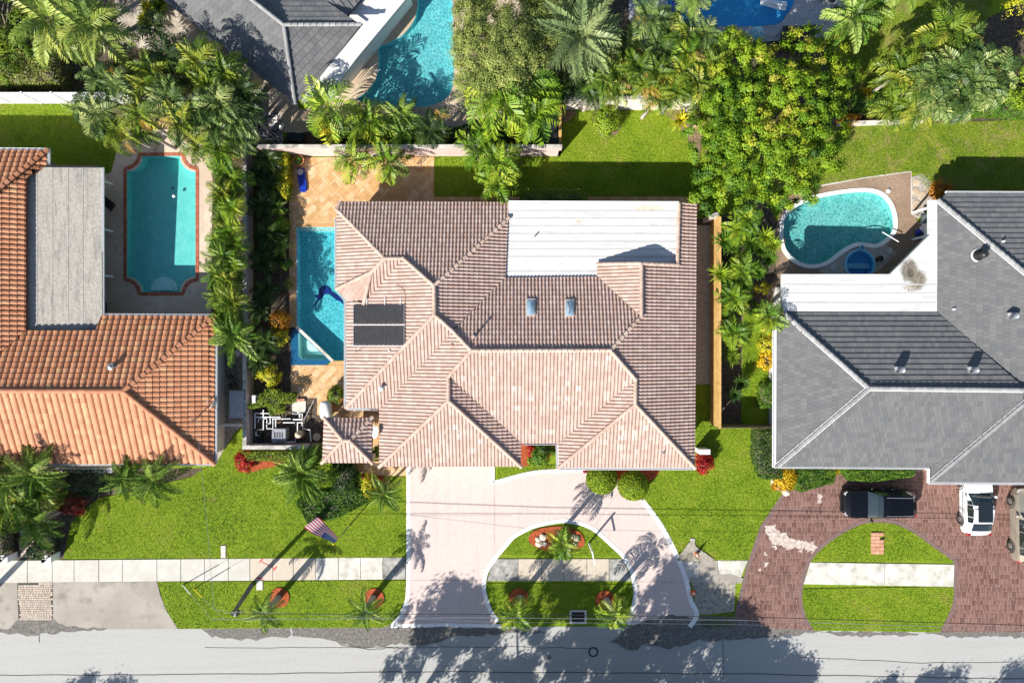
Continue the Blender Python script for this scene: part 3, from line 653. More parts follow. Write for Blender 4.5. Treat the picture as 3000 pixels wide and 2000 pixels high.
bed([(974, 1057), (1044, 1057), (1044, 1071), (960, 1071)], M['trav_o'], .034, 'patio')
# right-hand driveway of brown pavers
DRR = [(2296, 1441), (2226, 1543), (2187, 1658), (2155, 1786), (2149, 1834), (2384, 1843)] + ISRC[1:-1] + [(2751, 1849), (3200, 1852), (3200, 1360), (2520, 1360), (2420, 1405), (2330, 1432)]
DR = PL(DRR); dv = struct(sheet('driveway', DR, .028, M['grout']))
field(grid_cells([DR], 0, [(.3, [.3, .42, .22, .36]), (.22, [.3, .22, .42]), (.36, [.36, .24, .3])], .017, 9), [DR], dv, 'paver', M['pav'], M['pav_o'], .02, .045, 300, P(2400, 1560), 'paving')
border([((q[0]) * S + 1500, 1000 - q[1] * S) for q in offset(PL(ISRC), .12)][1:-1], 11, 'driveway_band', 'band', .052)
border([(2300, 1441), (2231, 1543), (2192, 1658), (2160, 1786), (2154, 1832)], 11, 'driveway_band', 'band', .052)
rd_ = random.Random(3); st = []
struct(sheet('bleached_patch', PL(ragged([(2236, 1540), (2262, 1536), (2290, 1562), (2330, 1578), (2372, 1582), (2392, 1600), (2384, 1618), (2350, 1602), (2300, 1606), (2262, 1590)], 7, 5)), .0505, M['bleach']))
for (x, y, a) in ((2400, 1452, 8), (2398, 1468, 6), (2240, 1622, 6), (2242, 1650, 8), (2225, 1668, 5), (2345, 1612, 6), (2270, 1600, 7)):
    struct(sheet('bleached_patch', PL(ragged(arcpts(x, y, a, 0, 320, 7), a * .6, 4)), .0505, M['bleach']))
# far left apron and pale pavers
struct(slab('driveway_apron', PL([(-95, 1706), (461, 1702), (470, 1740), (490, 1790), (523, 1841), (-95, 1842)]), -.02, .046, M['apron']))
def small_pavers(pts, l, sd):
    rr = PL(pts); b = struct(sheet('paver_path', rr, .049, M['crack'])); mb = MB(); tr = tris_of([rr])
    for c in grid_cells([rr], 0, [(l, [l, l * 1.35])], .012, sd):
        if all(inside(x, y, [rr]) for x, y in c): mb.rn = random.random(); mb.prism([Vector(q) for q in c], .045, .058)
    o = mb.build('paving', M['pav_l'], b); stuff(o)
small_pavers([(52, 1706), (157, 1705), (157, 1815), (56, 1820)], .15, 11); small_pavers([(58, 1540), (118, 1540), (118, 1636), (56, 1637)], .17, 12)

# pool decks
struct(sheet('pool_deck', PL([(346, 430), (400, 380), (640, 380), (624, 480), (620, 930), (280, 950), (280, 520), (327, 506)]), .045, M['beige'], [PL(POOL_L)]))
struct(sheet('pool_deck', PL([(2300, 575), (2390, 547), (2668, 503), (2668, 626), (2730, 690), (2760, 820), (2280, 840), (2262, 700)]), .045, M['brown'], [PL(POOL_K), PL(KID_SPA)]))
struct(ribbon(PL([(2390, 547), (2530, 522), (2668, 503), (2669, 580), (2669, 626)]), .09, 0, .06).build('deck_edging', M['walk']))
struct(sheet('gravel', PL([(2395, 793), (2440, 770), (2480, 735), (2520, 728), (2590, 715), (2627, 742), (2570, 795), (2540, 805), (2420, 806)]), .05, M['gravel'], [PL(KID_SPA)]))
struct(sheet('pool_deck', PL([(1170, -90), (1190, 40), (1130, 110), (1000, 250), (900, 320), (822, 330), (830, 390), (990, 385), (1340, 372), (1470, 330), (1520, 250), (1560, 100), (1540, -90)]), .045, M['tandeck'], [PL(POOL_F)]))
# big pale grey slabs round the far pool
BD = PL([(1842, -90), (1842, 60), (1880, 130), (2170, 128), (2420, 112), (2470, 60), (2500, -90)]); bdk = struct(sheet('pool_deck', BD, .03, M['crack'], [PL(POOL_B)]))
field(grid_cells([BD], 0, [(.6, [.9, .6])], .006, 15), [BD, PL(offset(POOL_B, 1))], bdk, 'paver', M['greydeck'], M['greydeck'], .02, .046, 120, P(2350, 60), 'paving')

# pools
def pool(name, label, pts, depth, mat, water, wz=-.07, top=.045, parent_loc=None, group=None):
    w = PL(pts); c = Vector((sum(q.x for q in w) / len(w), sum(q.y for q in w) / len(w), 0))
    root = thing(name, label, 'pool', c, group)
    mb = MB(); n = len(w)
    if area2(w) < 0: w = w[::-1]
    vs = [(q.x, q.y, top) for q in w] + [(q.x, q.y, -depth(q)) for q in w]
    mb.add(vs, [[(i + 1) % n, i, n + i, n + (i + 1) % n] for i in range(n)]); mb.build('basin_wall', M[mat], root)
    sheet('basin_floor', [(q.x, q.y) for q in w], 0, M[mat], (), root, zf=lambda x, y: -depth(Vector((x, y, 0))))
    struct(sheet('pool_water', [(q.x, q.y) for q in w], wz, M[water]))
    return root
yl0, yl1 = P(0, 458).y, P(0, 856).y
pl_ = pool('swimming_pool', 'turquoise pool with notched corners and red brick edging beside grey patio roof', POOL_L, lambda q: .66 - .3 * (yl0 - q.y) / (yl0 - yl1), 'pl_left', 'water_calm')
# brick coping
ring = PL(notched(368, 453, 579, 861, 41)); ring.append(ring[0])
bm_ = MB().box((0, 0, 0), (.118, .225, .05)).mesh('brick', M['brick'])
cop = ribbon(ring, .24, .02, .055).build('coping', M['mortar'], pl_)
acc = 0.0
for i in range(len(ring) - 1):
    a, b = ring[i], ring[i + 1]; L = (b - a).length; d = (b - a) / max(L, 1e-6)
    while acc < L:
        p = a + d * acc; put('brick', bm_, cop, p + Vector((0, 0, .045)) - ORG[pl_.name], (0, 0, math.atan2(d.y, d.x))); acc += .136
    acc -= L
stp = MB()
for r_, z_ in ((.95, -.3), (.66, -.22), (.36, -.14)): stp.prism([Vector(p[:2]) for p in [P(475, 850) + Vector((r_ * math.cos(R(a)), r_ * math.sin(R(a)), 0)) for a in range(0, 181, 15)]], -.36, z_)
stp.build('steps', M['spa_in'], pl_)
MB().lathe(P(494, 546) + Vector((0, 0, -.6)), [(.08, 0), (.08, .02)], 14).build('drain_cover', M['black'], pl_)
q = P(508, 574); MB().lathe((q.x, q.y, -.1), [(.1, 0), (.11, .05), (.06, .09), (0, .1)], 14).solo('chlorine_floater', M['pvc'], (q.x, q.y, -.1), 'small round white floater in the turquoise pool', 'floater')

pm_ = pool('swimming_pool', 'narrow aqua pool with a blue sailfish mosaic beside pink tiled house', POOL_M, lambda q: .5 + .2 * max(0, min(1, (P(0, 700).y - q.y) / 7)), 'pl_main', 'water')
# entry steps at the far end, tile band, sailfish mosaic
MB().prism(PL([(874, 664), (1006, 664), (1006, 676), (874, 676)]), -.5, -.2).build('step', M['spa_in'], pm_)
MB().prism(PL([(874, 676), (1006, 676), (1006, 690), (874, 690)]), -.5, -.34).build('step', M['pl_main'], pm_)
FISH = [(430, 1050), (455, 1000), (470, 985), (455, 950), (478, 955), (486, 905), (505, 885), (545, 880), (572, 905), (580, 925), (610, 940), (640, 965), (662, 985), (672, 1030), (650, 1005), (625, 992), (595, 1000), (612, 985), (590, 968), (560, 945), (530, 945), (512, 965), (495, 985), (475, 1005), (455, 1030)]
fz = -.7; fk = 1 - fz / CH
sheet('sailfish_mosaic', [(p.x, p.y) for p in [P(x, y, fz + .1) for x, y in zz(750, 500, FISH)]], 0, M['fish'], (), pm_, zf=lambda x, y: -(.5 + .2 * max(0, min(1, (P(0, 700).y - y) / 7))) + .03)
struct(ribbon(PL([(872, 664), (872, 960)]), .12, 0, .056).build('pool_edge', M['ltblue']))
struct(ribbon(PL([(868, 660), (1010, 660)]), .25, 0, .056).build('pool_edge', M['trav_o']))
# raised spa
sp = pool('hot_tub', 'triangular aqua spa set in dark blue tile beside the sailfish pool', SPA, lambda q: .75, 'spa_in', 'water_calm', .0, .14)
SPO = [(868, 957), (854, 974), (853, 1069), (955, 1069), (972, 1058)]
so_ = PL(SPO); si_ = PL(SPA)
sheet('tile_surround', so_, .14, M['bluetile'], [si_], sp)
mb = MB(); n = len(so_); mb.add([(q.x, q.y, 0) for q in so_] + [(q.x, q.y, .14) for q in so_], [[i, (i + 1) % n, n + (i + 1) % n, n + i] for i in range(n)]); mb.build('tile_side', M['bluetile'], sp)
ribbon(PL([(870, 957), (976, 1057)]), .19, 0, .17).build('spillway_ledge', M['walk_old'], sp)
MB().prism(PL([(893, 1000), (893, 1036), (945, 1040), (900, 985)]), -.75, -.35).build('seat', M['spa_in'], sp)
for x, y in ((909, 1004), (930, 1025)): MB().box(P(x, y) + Vector((0, 0, -.34)), (.2, .2, .02), R(45)).build('drain_cover', M['greybox'], sp)

kp = pool('swimming_pool', 'kidney shaped aqua pool with white coping on brown deck', POOL_K, lambda q: .42 + .22 * (P(2650, 0).x - q.x) / 9.0, 'pl_kid', 'water')
kw = PL(POOL_K); ko = offset(kw, .27); n = len(kw); cp = MB().add([(v[0], v[1], .04) for v in kw] + [(v[0], v[1], .04) for v in ko], [[i, (i + 1) % n, n + (i + 1) % n, n + i] for i in range(n)]).build('coping', M['mortar'], kp)
for i in range(0, n, 2):
    j = (i + 1) % n; k = (i + 2) % n
    q = [kw[i], kw[j], kw[k], ko[k], ko[j], ko[i]]
    MB().prism([Vector((v[0], v[1])) for v in q], .02, .085).build('coping_stone', M['white_conc'], cp)
stp = MB()
for r_, z_ in ((1.5, -.36), (1.1, -.27), (.7, -.18)): stp.prism([Vector(p[:2]) for p in [P(2570, 712) + Vector((r_ * math.cos(R(a)), .8 * r_ * math.sin(R(a)), 0)) for a in range(0, 181, 15)]], -.45, z_)
stp.build('steps', M['pl_kid'], kp)
MB().tube([P(2585, 680, .05) + Vector((0, 0, d)) for d in (0,)] + [P(2585, 680, .6), P(2632, 708, .75), P(2632, 708, .05)], .03, 8).build('handrail', M['white'], kp)
ks = pool('hot_tub', 'round bright blue spa beside the kidney shaped pool', KID_SPA, lambda q: .7, 'pl_blue', 'water_calm', 0.0, .12)
mb = MB(); a = PL(KID_SPA); b = offset(a, .17); n = len(a); mb.add([(v[0], v[1], .12) for v in a] + [(v[0], v[1], .12) for v in b] + [(v[0], v[1], 0) for v in b], [[i, (i + 1) % n, n + (i + 1) % n, n + i] for i in range(n)] + [[n + i, n + (i + 1) % n, 2 * n + (i + 1) % n, 2 * n + i] for i in range(n)]); mb.build('rim', M['ltblue'], ks)
MB().prism(PL([(2482, 770), (2552, 770), (2556, 785), (2480, 785)]), -.7, -.25).build('seat', M['ltblue'], ks)
fp = pool('swimming_pool', 'curved freeform aqua pool with pointed corners beside white flat roof', POOL_F, lambda q: .55, 'pl_free', 'water')
for p_ in ((1086, 195), (1092, 215)): MB().tube([P(p_[0], p_[1], .05), P(p_[0] - 2, p_[1], .7), P(p_[0] + 22, p_[1] - 10, .75), P(p_[0] + 24, p_[1] - 10, -.3)], .025, 8).build('ladder_rail', M['metal'], fp)
bp = pool('swimming_pool', 'deep blue pool with floats behind the palm thicket', POOL_B, lambda q: .6, 'pl_blue', 'water_calm')

# blades standing over every lawn
def blades(per):
    C = []
    for w in LAWNS:
        xs = [q.x for q in w]; ys = [q.y for q in w]; ring = [(q.x, q.y) for q in w]; tr = tris_of([ring])
        for t in tr:
            ar = abs((t[1].x - t[0].x) * (t[2].y - t[0].y) - (t[2].x - t[0].x) * (t[1].y - t[0].y)) / 2; n = int(ar * per)
            if n < 1: continue
            u = rng.random((n, 1)); v = rng.random((n, 1)); f = (u + v) > 1; u = np.where(f, 1 - u, u); v = np.where(f, 1 - v, v)
            A, B, D = (np.array([q.x, q.y]) for q in t); C.append(A + (B - A) * u + (D - A) * v)
    return np.concatenate(C)
# ================================================================ houses
BARREL = [(0, 0), (.1, .048), (.25, .074), (.43, .074), (.58, .048), (.68, 0), (1, .004)]
BARREL2 = [(0, 0), (.1, .048), (.26, .08), (.46, .088), (.66, .072), (.8, .036), (.87, 0), (1, .0)]
SHALE = [(0, 0), (.97, 0), (.975, -.03), (1, -.03)]
DIRS = {'N': (0, 1), 'S': (0, -1), 'E': (1, 0), 'W': (-1, 0)}
def roof(house, faces, ma, mo, mu, prof, nmax, pick, step=.035, fascia=.16, pale=None):
    """faces: (dir, [(px,py,h)...], tile width, course length); each slope is tiled course by course, eaves upwards"""
    rest = MB(); und = MB(); planes = []
    mu_o = None; singles = []
    for fi, (dr, pts, pw, pl) in enumerate(faces):
        d = Vector(DIRS[dr] if isinstance(dr, str) else dr).normalized(); e = Vector((-d.y, d.x))
        W = [P(*p) for p in pts]; n = len(W)
        A = np.array([[1, w.x * d.x + w.y * d.y] for w in W]); z = np.array([w.z for w in W])
        (a, b), *_ = np.linalg.lstsq(A, z, rcond=None)
        zf = lambda x, y, a=a, b=b, d=d: a + b * (x * d.x + y * d.y)
        planes.append(zf); ring = [(w.x, w.y) for w in W]
        if area2(ring) < 0: ring = ring[::-1]
        tr = tris_of([ring]); n = len(ring)
        for t in tr: und.add([(v.x, v.y, zf(v.x, v.y) - .012) for v in t], [[0, 1, 2]])
        for i in range(n):
            p, q = ring[i], ring[(i + 1) % n]
            und.add([(p[0], p[1], zf(*p) - .012), (q[0], q[1], zf(*q) - .012), (q[0], q[1], zf(*q) - fascia), (p[0], p[1], zf(*p) - fascia)], [[3, 2, 1, 0]])
        us = [v[0] * e.x + v[1] * e.y for v in ring]; ds = [v[0] * d.x + v[1] * d.y for v in ring]
        cl = pl / math.sqrt(1 + b * b); dmax = max(ds) + .02; u0 = min(us)
        nj = int((dmax - min(ds)) / cl) + 1; ni = int((max(us) - u0) / pw) + 2
        tb = [(min(v.x for v in t), max(v.x for v in t), min(v.y for v in t), max(v.y for v in t)) for t in tr]
        key = (fi,)
        for j in range(nj):
            d0 = dmax - j * cl; d1 = d0 - cl * 1.06
            for i in range(ni):
                uu = u0 + (i - .3) * pw + (pw * .5 * (j % 2) if prof is SHALE else 0)
                cor = [(uu, d0), (uu + pw, d0), (uu + pw, d1), (uu, d1)]
                cw = [(u * e.x + v * d.x, u * e.y + v * d.y) for u, v in cor]
                if max(c[0] for c in cw) < min(t[0] for t in tb) or min(c[0] for c in cw) > max(t[1] for t in tb): continue
                ins = [inside(x, y, [ring]) for x, y in cw]
                jit = random.uniform(-.004, .004)
                def tile(off=None, jit=jit, uu=uu, d0=d0, d1=d1):
                    vs = []; m = len(prof)
                    for (dd, zo) in ((d0, step + jit), (d1, .0 + jit)):
                        for t_, h_ in prof:
                            u = uu + t_ * pw; x, y = u * e.x + dd * d.x, u * e.y + dd * d.y
                            vs.append((x, y, zf(x, y) + zo + h_ * pw / .3 * (1.15 if pw < .3 else .74)))
                    for t_, h_ in prof:
                        u = uu + t_ * pw; x, y = u * e.x + d0 * d.x, u * e.y + d0 * d.y; vs.append((x, y, zf(x, y) - .008))
                    fs = [[k, k + 1, m + k + 1, m + k] for k in range(m - 1)] + [[2 * m + k, 2 * m + k + 1, k + 1, k] for k in range(m - 1)]
                    return vs, fs
                if all(ins):
                    if fi in pick: singles.append((fi, uu, d0, e, d, zf, tile)); continue
                    vs, fs = tile(); rest.add(vs, fs, random.random() * (1 if pale is None or fi in pale else .945))
                elif any(ins) or any(inside(*( (cw[k][0] + cw[(k + 1) % 4][0]) / 2, (cw[k][1] + cw[(k + 1) % 4][1]) / 2), [ring]) for k in range(4)):
                    vs, fs = tile(); rv = random.random() * .93
                    bx = (min(c[0] for c in cw), max(c[0] for c in cw), min(c[1] for c in cw), max(c[1] for c in cw))
                    for t, bb in zip(tr, tb):
                        if bb[0] > bx[1] or bb[1] < bx[0] or bb[2] > bx[3] or bb[3] < bx[2]: continue
                        for f in fs:
                            q = clip([vs[k] for k in f], t)
                            if len(q) >= 3: rest.add(q, [list(range(len(q)))], rv)
    ro = und.build('roof', mu, house); cache = {}
    singles.sort(key=lambda s_: (s_[1] * s_[3].x + s_[2] * s_[4].x) ** 2 + (s_[1] * s_[3].y + s_[2] * s_[4].y) ** 2)
    hb = ORG[house.name]
    for k, (fi, uu, d0, e, d, zf, tile) in enumerate(singles):
        vs, fs = tile()
        if k >= nmax: rest.add(vs, fs, random.random()); continue
        o_ = Vector((uu * e.x + d0 * d.x, uu * e.y + d0 * d.y, 0)); o_.z = zf(o_.x, o_.y)
        if fi not in cache:
            cache[fi] = MB().add([tuple(Vector(v) - o_) for v in vs], fs).mesh('roof_tile', mo)
        put('roof_tile', cache[fi], ro, o_ - hb)
    stuff(rest.build('roof_tiles', ma, house))
    return ro, planes
def ridge_mesh(name, mat, r=.15, L=.44):
    mb = MB(); n = 6; vs = []
    for x, rr, zo in ((0, r * .86, 0), (L, r, .04)):
        vs += [(x, rr * math.cos(math.pi * k / n), rr * .75 * math.sin(math.pi * k / n) + zo) for k in range(n + 1)]
    vs += [(L, r * math.cos(math.pi * k / n) * .86, r * .6 * math.sin(math.pi * k / n) - .01) for k in range(n + 1)]
    m = n + 1
    mb.add(vs, [[k, k + 1, m + k + 1, m + k] for k in range(n)] + [[m + k, m + k + 1, 2 * m + k + 1, 2 * m + k] for k in range(n)])
    return mb.mesh(name, mat)
def ridges(house, ro, segs, me, space=.38, lift=.03):
    """segs from the top down or level: (px,py,h)->(px,py,h)"""
    for a, b in segs:
        A, B = P(*a), P(*b); L = (B - A).length; d = (B - A).normalized(); n = max(1, round(L / space))
        side = d.cross(Vector((0, 0, 1))).normalized(); up = side.cross(d)
        q = Matrix((d, up.cross(d), up)).transposed().to_quaternion()
        for i in range(n):
            put('ridge_tile', me, ro, A + d * (L * i / n) + up * (lift + random.uniform(-.004, .004)) - ORG[house.name], q, (L / n / .38 if L / n > .3 else 1, 1, 1))
def walls(house, eave, inset, mat, h=2.55, openings=()):
    w = [Vector((p.x, p.y)) for p in PL(eave, 2.7)]; w = offset(w, -inset)
    mb = MB(); mb.prism([Vector((q[0], q[1])) for q in w], 0, h, cap=False); return mb.build('wall', mat, house), w
def opening(house, a, b, z0, z1, kind, out):
    """window or door on the wall line a->b (world), facing along out"""
    d = (b - a).normalized(); L = (b - a).length; m = (a + b) / 2; o = Vector(out)
    ang = math.atan2(d.y, d.x)
    fr = MB().box((m.x + o.x * .02, m.y + o.y * .02, (z0 + z1) / 2), (L + .12, .08, z1 - z0 + .12), ang).build(kind, M['white'], house)
    if kind == 'window':
        for s_ in (-1, 1): MB().box((m.x + d.x * s_ * L / 4 + o.x * .05, m.y + d.y * s_ * L / 4 + o.y * .05, (z0 + z1) / 2), (L / 2 - .05, .04, z1 - z0), ang).build('pane', M['winglass'], fr)
    else:
        n = 4
        for k in range(n): MB().box((m.x + o.x * .06, m.y + o.y * .06, z0 + (z1 - z0) * (k + .5) / n), (L, .05, (z1 - z0) / n - .03), ang).build('panel', M['cream'], fr)
def flat(house, pts, z0, z1, mat, name='flat_roof'):
    w = [P(x, y, z1) for x, y in pts]; return MB().prism([Vector((q.x, q.y)) for q in w], z0, z1).build(name, mat, house)
def gutter(house, pth, h, w=.13, mat='white'):
    for i in range(len(pth) - 1):
        a, b = P(*pth[i], h), P(*pth[i + 1], h); d = (b - a).normalized(); m = (a + b) / 2; ang = math.atan2(d.y, d.x); L = (b - a).length
        mb = MB(); n = Vector((-d.y, d.x, 0))
        mb.box(m + Vector((0, 0, -.13)), (L, w, .012), ang)
        for s_ in (-1, 1): mb.box(m + n * s_ * w / 2 + Vector((0, 0, -.07)), (L, .014, .12), ang)
        mb.build('gutter', M[mat], house)

M['seam'] = pm('membrane_seam', [(.38, .375, .365), (.47, .465, .455)], 3, .7)
# ---------------- pink tiled main house
h1 = thing('house', 'large house with blended pink barrel tile roof, white flat section and solar mats', 'house', P(1500, 1000))
PW, PLN = .222, .335
F1 = [
 ('N', [(997, 590, 2.7), (1490, 592, 2.72), (1489, 638, 3.05), (1272, 837, 4.72), (1182, 756, 4.08), (1127, 756, 3.98), (987, 612, 2.8)], PW, PLN),
 ('W', [(987, 612, 2.7), (1127, 756, 3.9), (1089, 797, 3.55), (987, 846, 2.7)], PW, PLN),
 ((-.6, -.8), [(1089, 797, 3.52), (987, 846, 2.72), (1014, 877, 2.7), (1066, 889, 3.1)], .3, PLN),
 ('S', [(1127, 758, 3.98), (1180, 760, 4.02), (1075, 880, 3.15), (1089, 797, 3.62)], PW, PLN),
 ('W', [(1182, 758, 4.06), (1272, 837, 4.75), (1273, 922, 4.78), (1015, 1194, 2.7), (1014, 877, 2.7), (1066, 889, 3.1), (1075, 878, 3.2)], PW, PLN),
 ('E', [(1489, 638, 3.03), (1481, 814, 3.08), (1328, 965, 4.3), (1273, 922, 4.78), (1272, 837, 4.76)], PW, PLN),
 ('N', [(1481, 814, 3.08), (1748, 810, 3.06), (1878, 924, 4.0), (1788, 1025, 4.8), (1380, 1026, 4.82), (1328, 967, 4.3)], PW, PLN),
 ('W', [(1750, 774, 3.05), (1880, 772, 4.06), (1878, 926, 4.06), (1748, 810, 3.05)], PW, PLN),
 ('E', [(1989, 594, 3.1), (2041, 599, 2.7), (2035, 1369, 2.7), (1863, 1184, 4.12), (1862, 1111, 4.12), (1789, 1025, 4.75), (1880, 925, 4.04), (1880, 772, 4.04), (1985, 778, 3.12)], PW, PLN),
 ('S', [(1382, 1028, 4.85), (1787, 1027, 4.85), (1862, 1111, 4.18), (1635, 1298, 2.7), (1527, 1298, 2.7), (1314, 1104, 4.25)], PW, PLN),
 ('W', [(1858, 1114, 4.15), (1860, 1183, 4.15), (1636, 1369, 2.7), (1635, 1298, 2.75)], PW, PLN),
 ('S', [(1860, 1184, 4.15), (2035, 1369, 2.7), (1637, 1369, 2.7)], PW, PLN),
 ('S', [(1314, 1173, 4.28), (1525, 1366, 2.7), (1112, 1366, 2.7)], PW, PLN),
 ('E', [(1315, 1104, 4.28), (1527, 1297, 2.72), (1526, 1365, 2.7), (1315, 1173, 4.28)], PW, PLN),
 ('S', [(1274, 924, 4.82), (1327, 972, 4.45), (1112, 1197, 2.7), (1015, 1194, 2.7)], PW, PLN),
 ('W', [(1327, 971, 4.42), (1381, 1027, 4.82), (1314, 1102, 4.3), (1314, 1173, 4.28), (1112, 1366, 2.7), (1111, 1197, 2.7)], PW, PLN)]
ro1, pl1 = roof(h1, F1, M['t1'], M['t1_o'], M['t1_u'], BARREL, 300, (9,), pale=(9, 11, 12))
rm1 = ridge_mesh('ridge_tile', M['t1_r'], .125)
ridges(h1, ro1, [((1272, 837, 4.78), (1489, 640, 3.1)), ((1272, 837, 4.78), (1182, 757, 4.12)), ((1182, 757, 4.08), (1127, 757, 4.02)), ((1127, 757, 4.0), (987, 613, 2.78)), ((1127, 758, 3.98), (1089, 797, 3.66)), ((1089, 797, 3.66), (987, 846, 2.78)), ((1089, 797, 3.66), (1066, 889, 3.18)), ((1272, 837, 4.8), (1273, 922, 4.82)), ((1273, 922, 4.84), (1015, 1193, 2.76)), ((1273, 922, 4.82), (1327, 970, 4.46)), ((1381, 1027, 4.86), (1327, 970, 4.46)), ((1381, 1027, 4.88), (1788, 1026, 4.86)), ((1381, 1027, 4.86), (1314, 1103, 4.32)), ((1314, 1103, 4.32), (1314, 1173, 4.32)), ((1314, 1173, 4.34), (1112, 1366, 2.76)), ((1314, 1173, 4.34), (1526, 1366, 2.76)), ((1788, 1026, 4.84), (1862, 1111, 4.2)), ((1862, 1111, 4.2), (1861, 1183, 4.18)), ((1861, 1184, 4.2), (2035, 1369, 2.76)), ((1861, 1184, 4.2), (1637, 1369, 2.76)), ((1788, 1026, 4.84), (1879, 925, 4.1)), ((1879, 772, 4.12), (1879, 925, 4.12)), ((1989, 596, 3.16), (1984, 778, 3.18)), ((1879, 772, 4.12), (1984, 776, 3.2)), ((1879, 772, 4.12), (1751, 774, 3.12)), ((997, 590, 2.78), (987, 612, 2.8))], rm1)
fr1 = flat(h1, [(1490, 593), (1989, 595), (1985, 776), (1880, 771), (1750, 775), (1748, 812), (1481, 816), (1489, 640)], 2.68, 3.0, M['memb'])
for y_ in (618, 640, 662, 685, 708, 730, 752, 795):
    x1_ = 1984 if y_ < 770 else 1746
    ribbon([P(1490 - (8 if y_ > 640 else 0), y_, 3.0), P((1490 + x1_) / 2, y_ + random.uniform(-1, 1), 3.0), P(x1_, y_, 3.0)], .09, 2.9, 3.006).build('membrane_seam', M['seam'], fr1)
MB().prism([Vector(P(x, y, 3.04)[:2]) for x, y in ((1490, 588), (1989, 590), (1989, 593.5), (1490, 591.5))], 2.8, 3.04).build('roof_edge', M['white'], fr1)
# gable infill between the flat roof and the raised ridge
a_, b_, c_ = P(1751, 776, 3.0), P(1985, 778, 3.0), P(1880, 773, 4.04)
MB().add([tuple(a_), tuple(b_), tuple(c_)], [[0, 1, 2]]).build('gable_wall', M['pinkwall'], h1)
EAVE1 = [(997, 590), (2041, 597), (2035, 1369), (1637, 1369), (1635, 1297), (1527, 1297), (1525, 1366), (1112, 1366), (1111, 1197), (1014, 1195), (1014, 877), (987, 846), (987, 610)]
w1, wl = walls(h1, EAVE1, .55, M['pinkwall'])
gutter(h1, [(1636, 1373), (2036, 1373)], 2.72); gutter(h1, [(1532, 1300), (1632, 1300)], 2.72); gutter(h1, [(1632, 1300), (1633, 1372)], 2.72); gutter(h1, [(984, 640), (984, 846), (1011, 880), (1011, 1192)], 2.7); gutter(h1, [(1016, 1198), (1108, 1199)], 2.7)
V2 = lambda q: Vector((q[0], q[1], 0))
sy = P(0, 1366, 2.7).y + .55
opening(h1, Vector((P(1180, 0, 2.7).x, sy, 0)), Vector((P(1440, 0, 2.7).x, sy, 0)), .05, 2.2, 'garage_door', (0, -1, 0))
sy2 = P(0, 1369, 2.7).y + .55
for x0, x1 in ((1690, 1760), (1880, 1960)): opening(h1, Vector((P(x0, 0, 2.7).x, sy2, 0)), Vector((P(x1, 0, 2.7).x, sy2, 0)), .9, 2.1, 'window', (0, -1, 0))
ny = P(0, 594, 2.7).y - .55
for x0, x1 in ((1040, 1130), (1300, 1380), (1560, 1640), (1780, 1880)): opening(h1, Vector((P(x1, 0, 2.7).x, ny, 0)), Vector((P(x0, 0, 2.7).x, ny, 0)), .4, 2.1, 'window', (0, 1, 0))
wx = P(1014, 0, 2.7).x + .55
for y0, y1 in ((930, 1010), (1060, 1130)): opening(h1, Vector((wx, P(0, y0, 2.7).y, 0)), Vector((wx, P(0, y1, 2.7).y, 0)), .3, 2.1, 'window', (-1, 0, 0))
def on_plane(zf, px, py, up=0.0):
    h = 3.5
    for _ in range(6): p = P(px, py, h); h = zf(p.x, p.y) + up
    return P(px, py, h)
def plate(zf, x0, y0, x1, y1, up, th):
    c = [on_plane(zf, x, y, up) for x, y in ((x0, y1), (x1, y1), (x1, y0), (x0, y0))]
    return MB().add([tuple(v) for v in c] + [(v.x, v.y, v.z - th) for v in c], [[0, 1, 2, 3], [4, 5, 1, 0], [5, 6, 2, 1], [6, 7, 3, 2], [7, 4, 0, 3]])
zW = pl1[4]; zN = pl1[6]
for y0, y1 in ((893, 947), (956, 1009)):
    t_ = thing('solar_mat', 'black solar pool heating mat on the pink roof, ' + ('upper one' if y0 < 900 else 'lower one with looped hose'), 'solar panel', on_plane(zW, 1110, (y0 + y1) / 2))
    plate(zW, 1036, y0, 1184, y1, .12, .03).build('mat', M['solar'], t_)
    for x in (1036, 1184): MB().tube([on_plane(zW, x, y0 - 2, .14), on_plane(zW, x, y1 + 2, .14)], .03, 6).build('header_pipe', M['metal'], t_)
    for x in (1075, 1128, 1173): MB().tube([on_plane(zW, x, y0 - 4, .15), on_plane(zW, x, y1 + 4, .15)], .006, 4).build('strap', M['metal'], t_)
    MB().tube([on_plane(zW, 1034, y1 + 4, .13), on_plane(zW, 1186, y1 + 4, .13)], .03, 6).build('header_pipe', M['pvc'], t_)
    if y0 > 950: MB().tube([on_plane(zW, x, y, .1) for x, y in ((1042, 1012), (1042, 1030), (1060, 1022), (1072, 1010))], .015, 6).build('hose', M['black'], t_)
    else:
        for x in (1075, 1128, 1173): MB().tube([on_plane(zW, x, 893, .12), on_plane(zW, x, 872, .12)], .03, 6).build('support_tube', M['pvc'], t_)
        MB().tube([on_plane(zW, x, y, .1) for x, y in ((1186, 893), (1188, 862), (1180, 845), (1165, 833), (1158, 838))], .012, 6).build('hose', M['black'], t_)
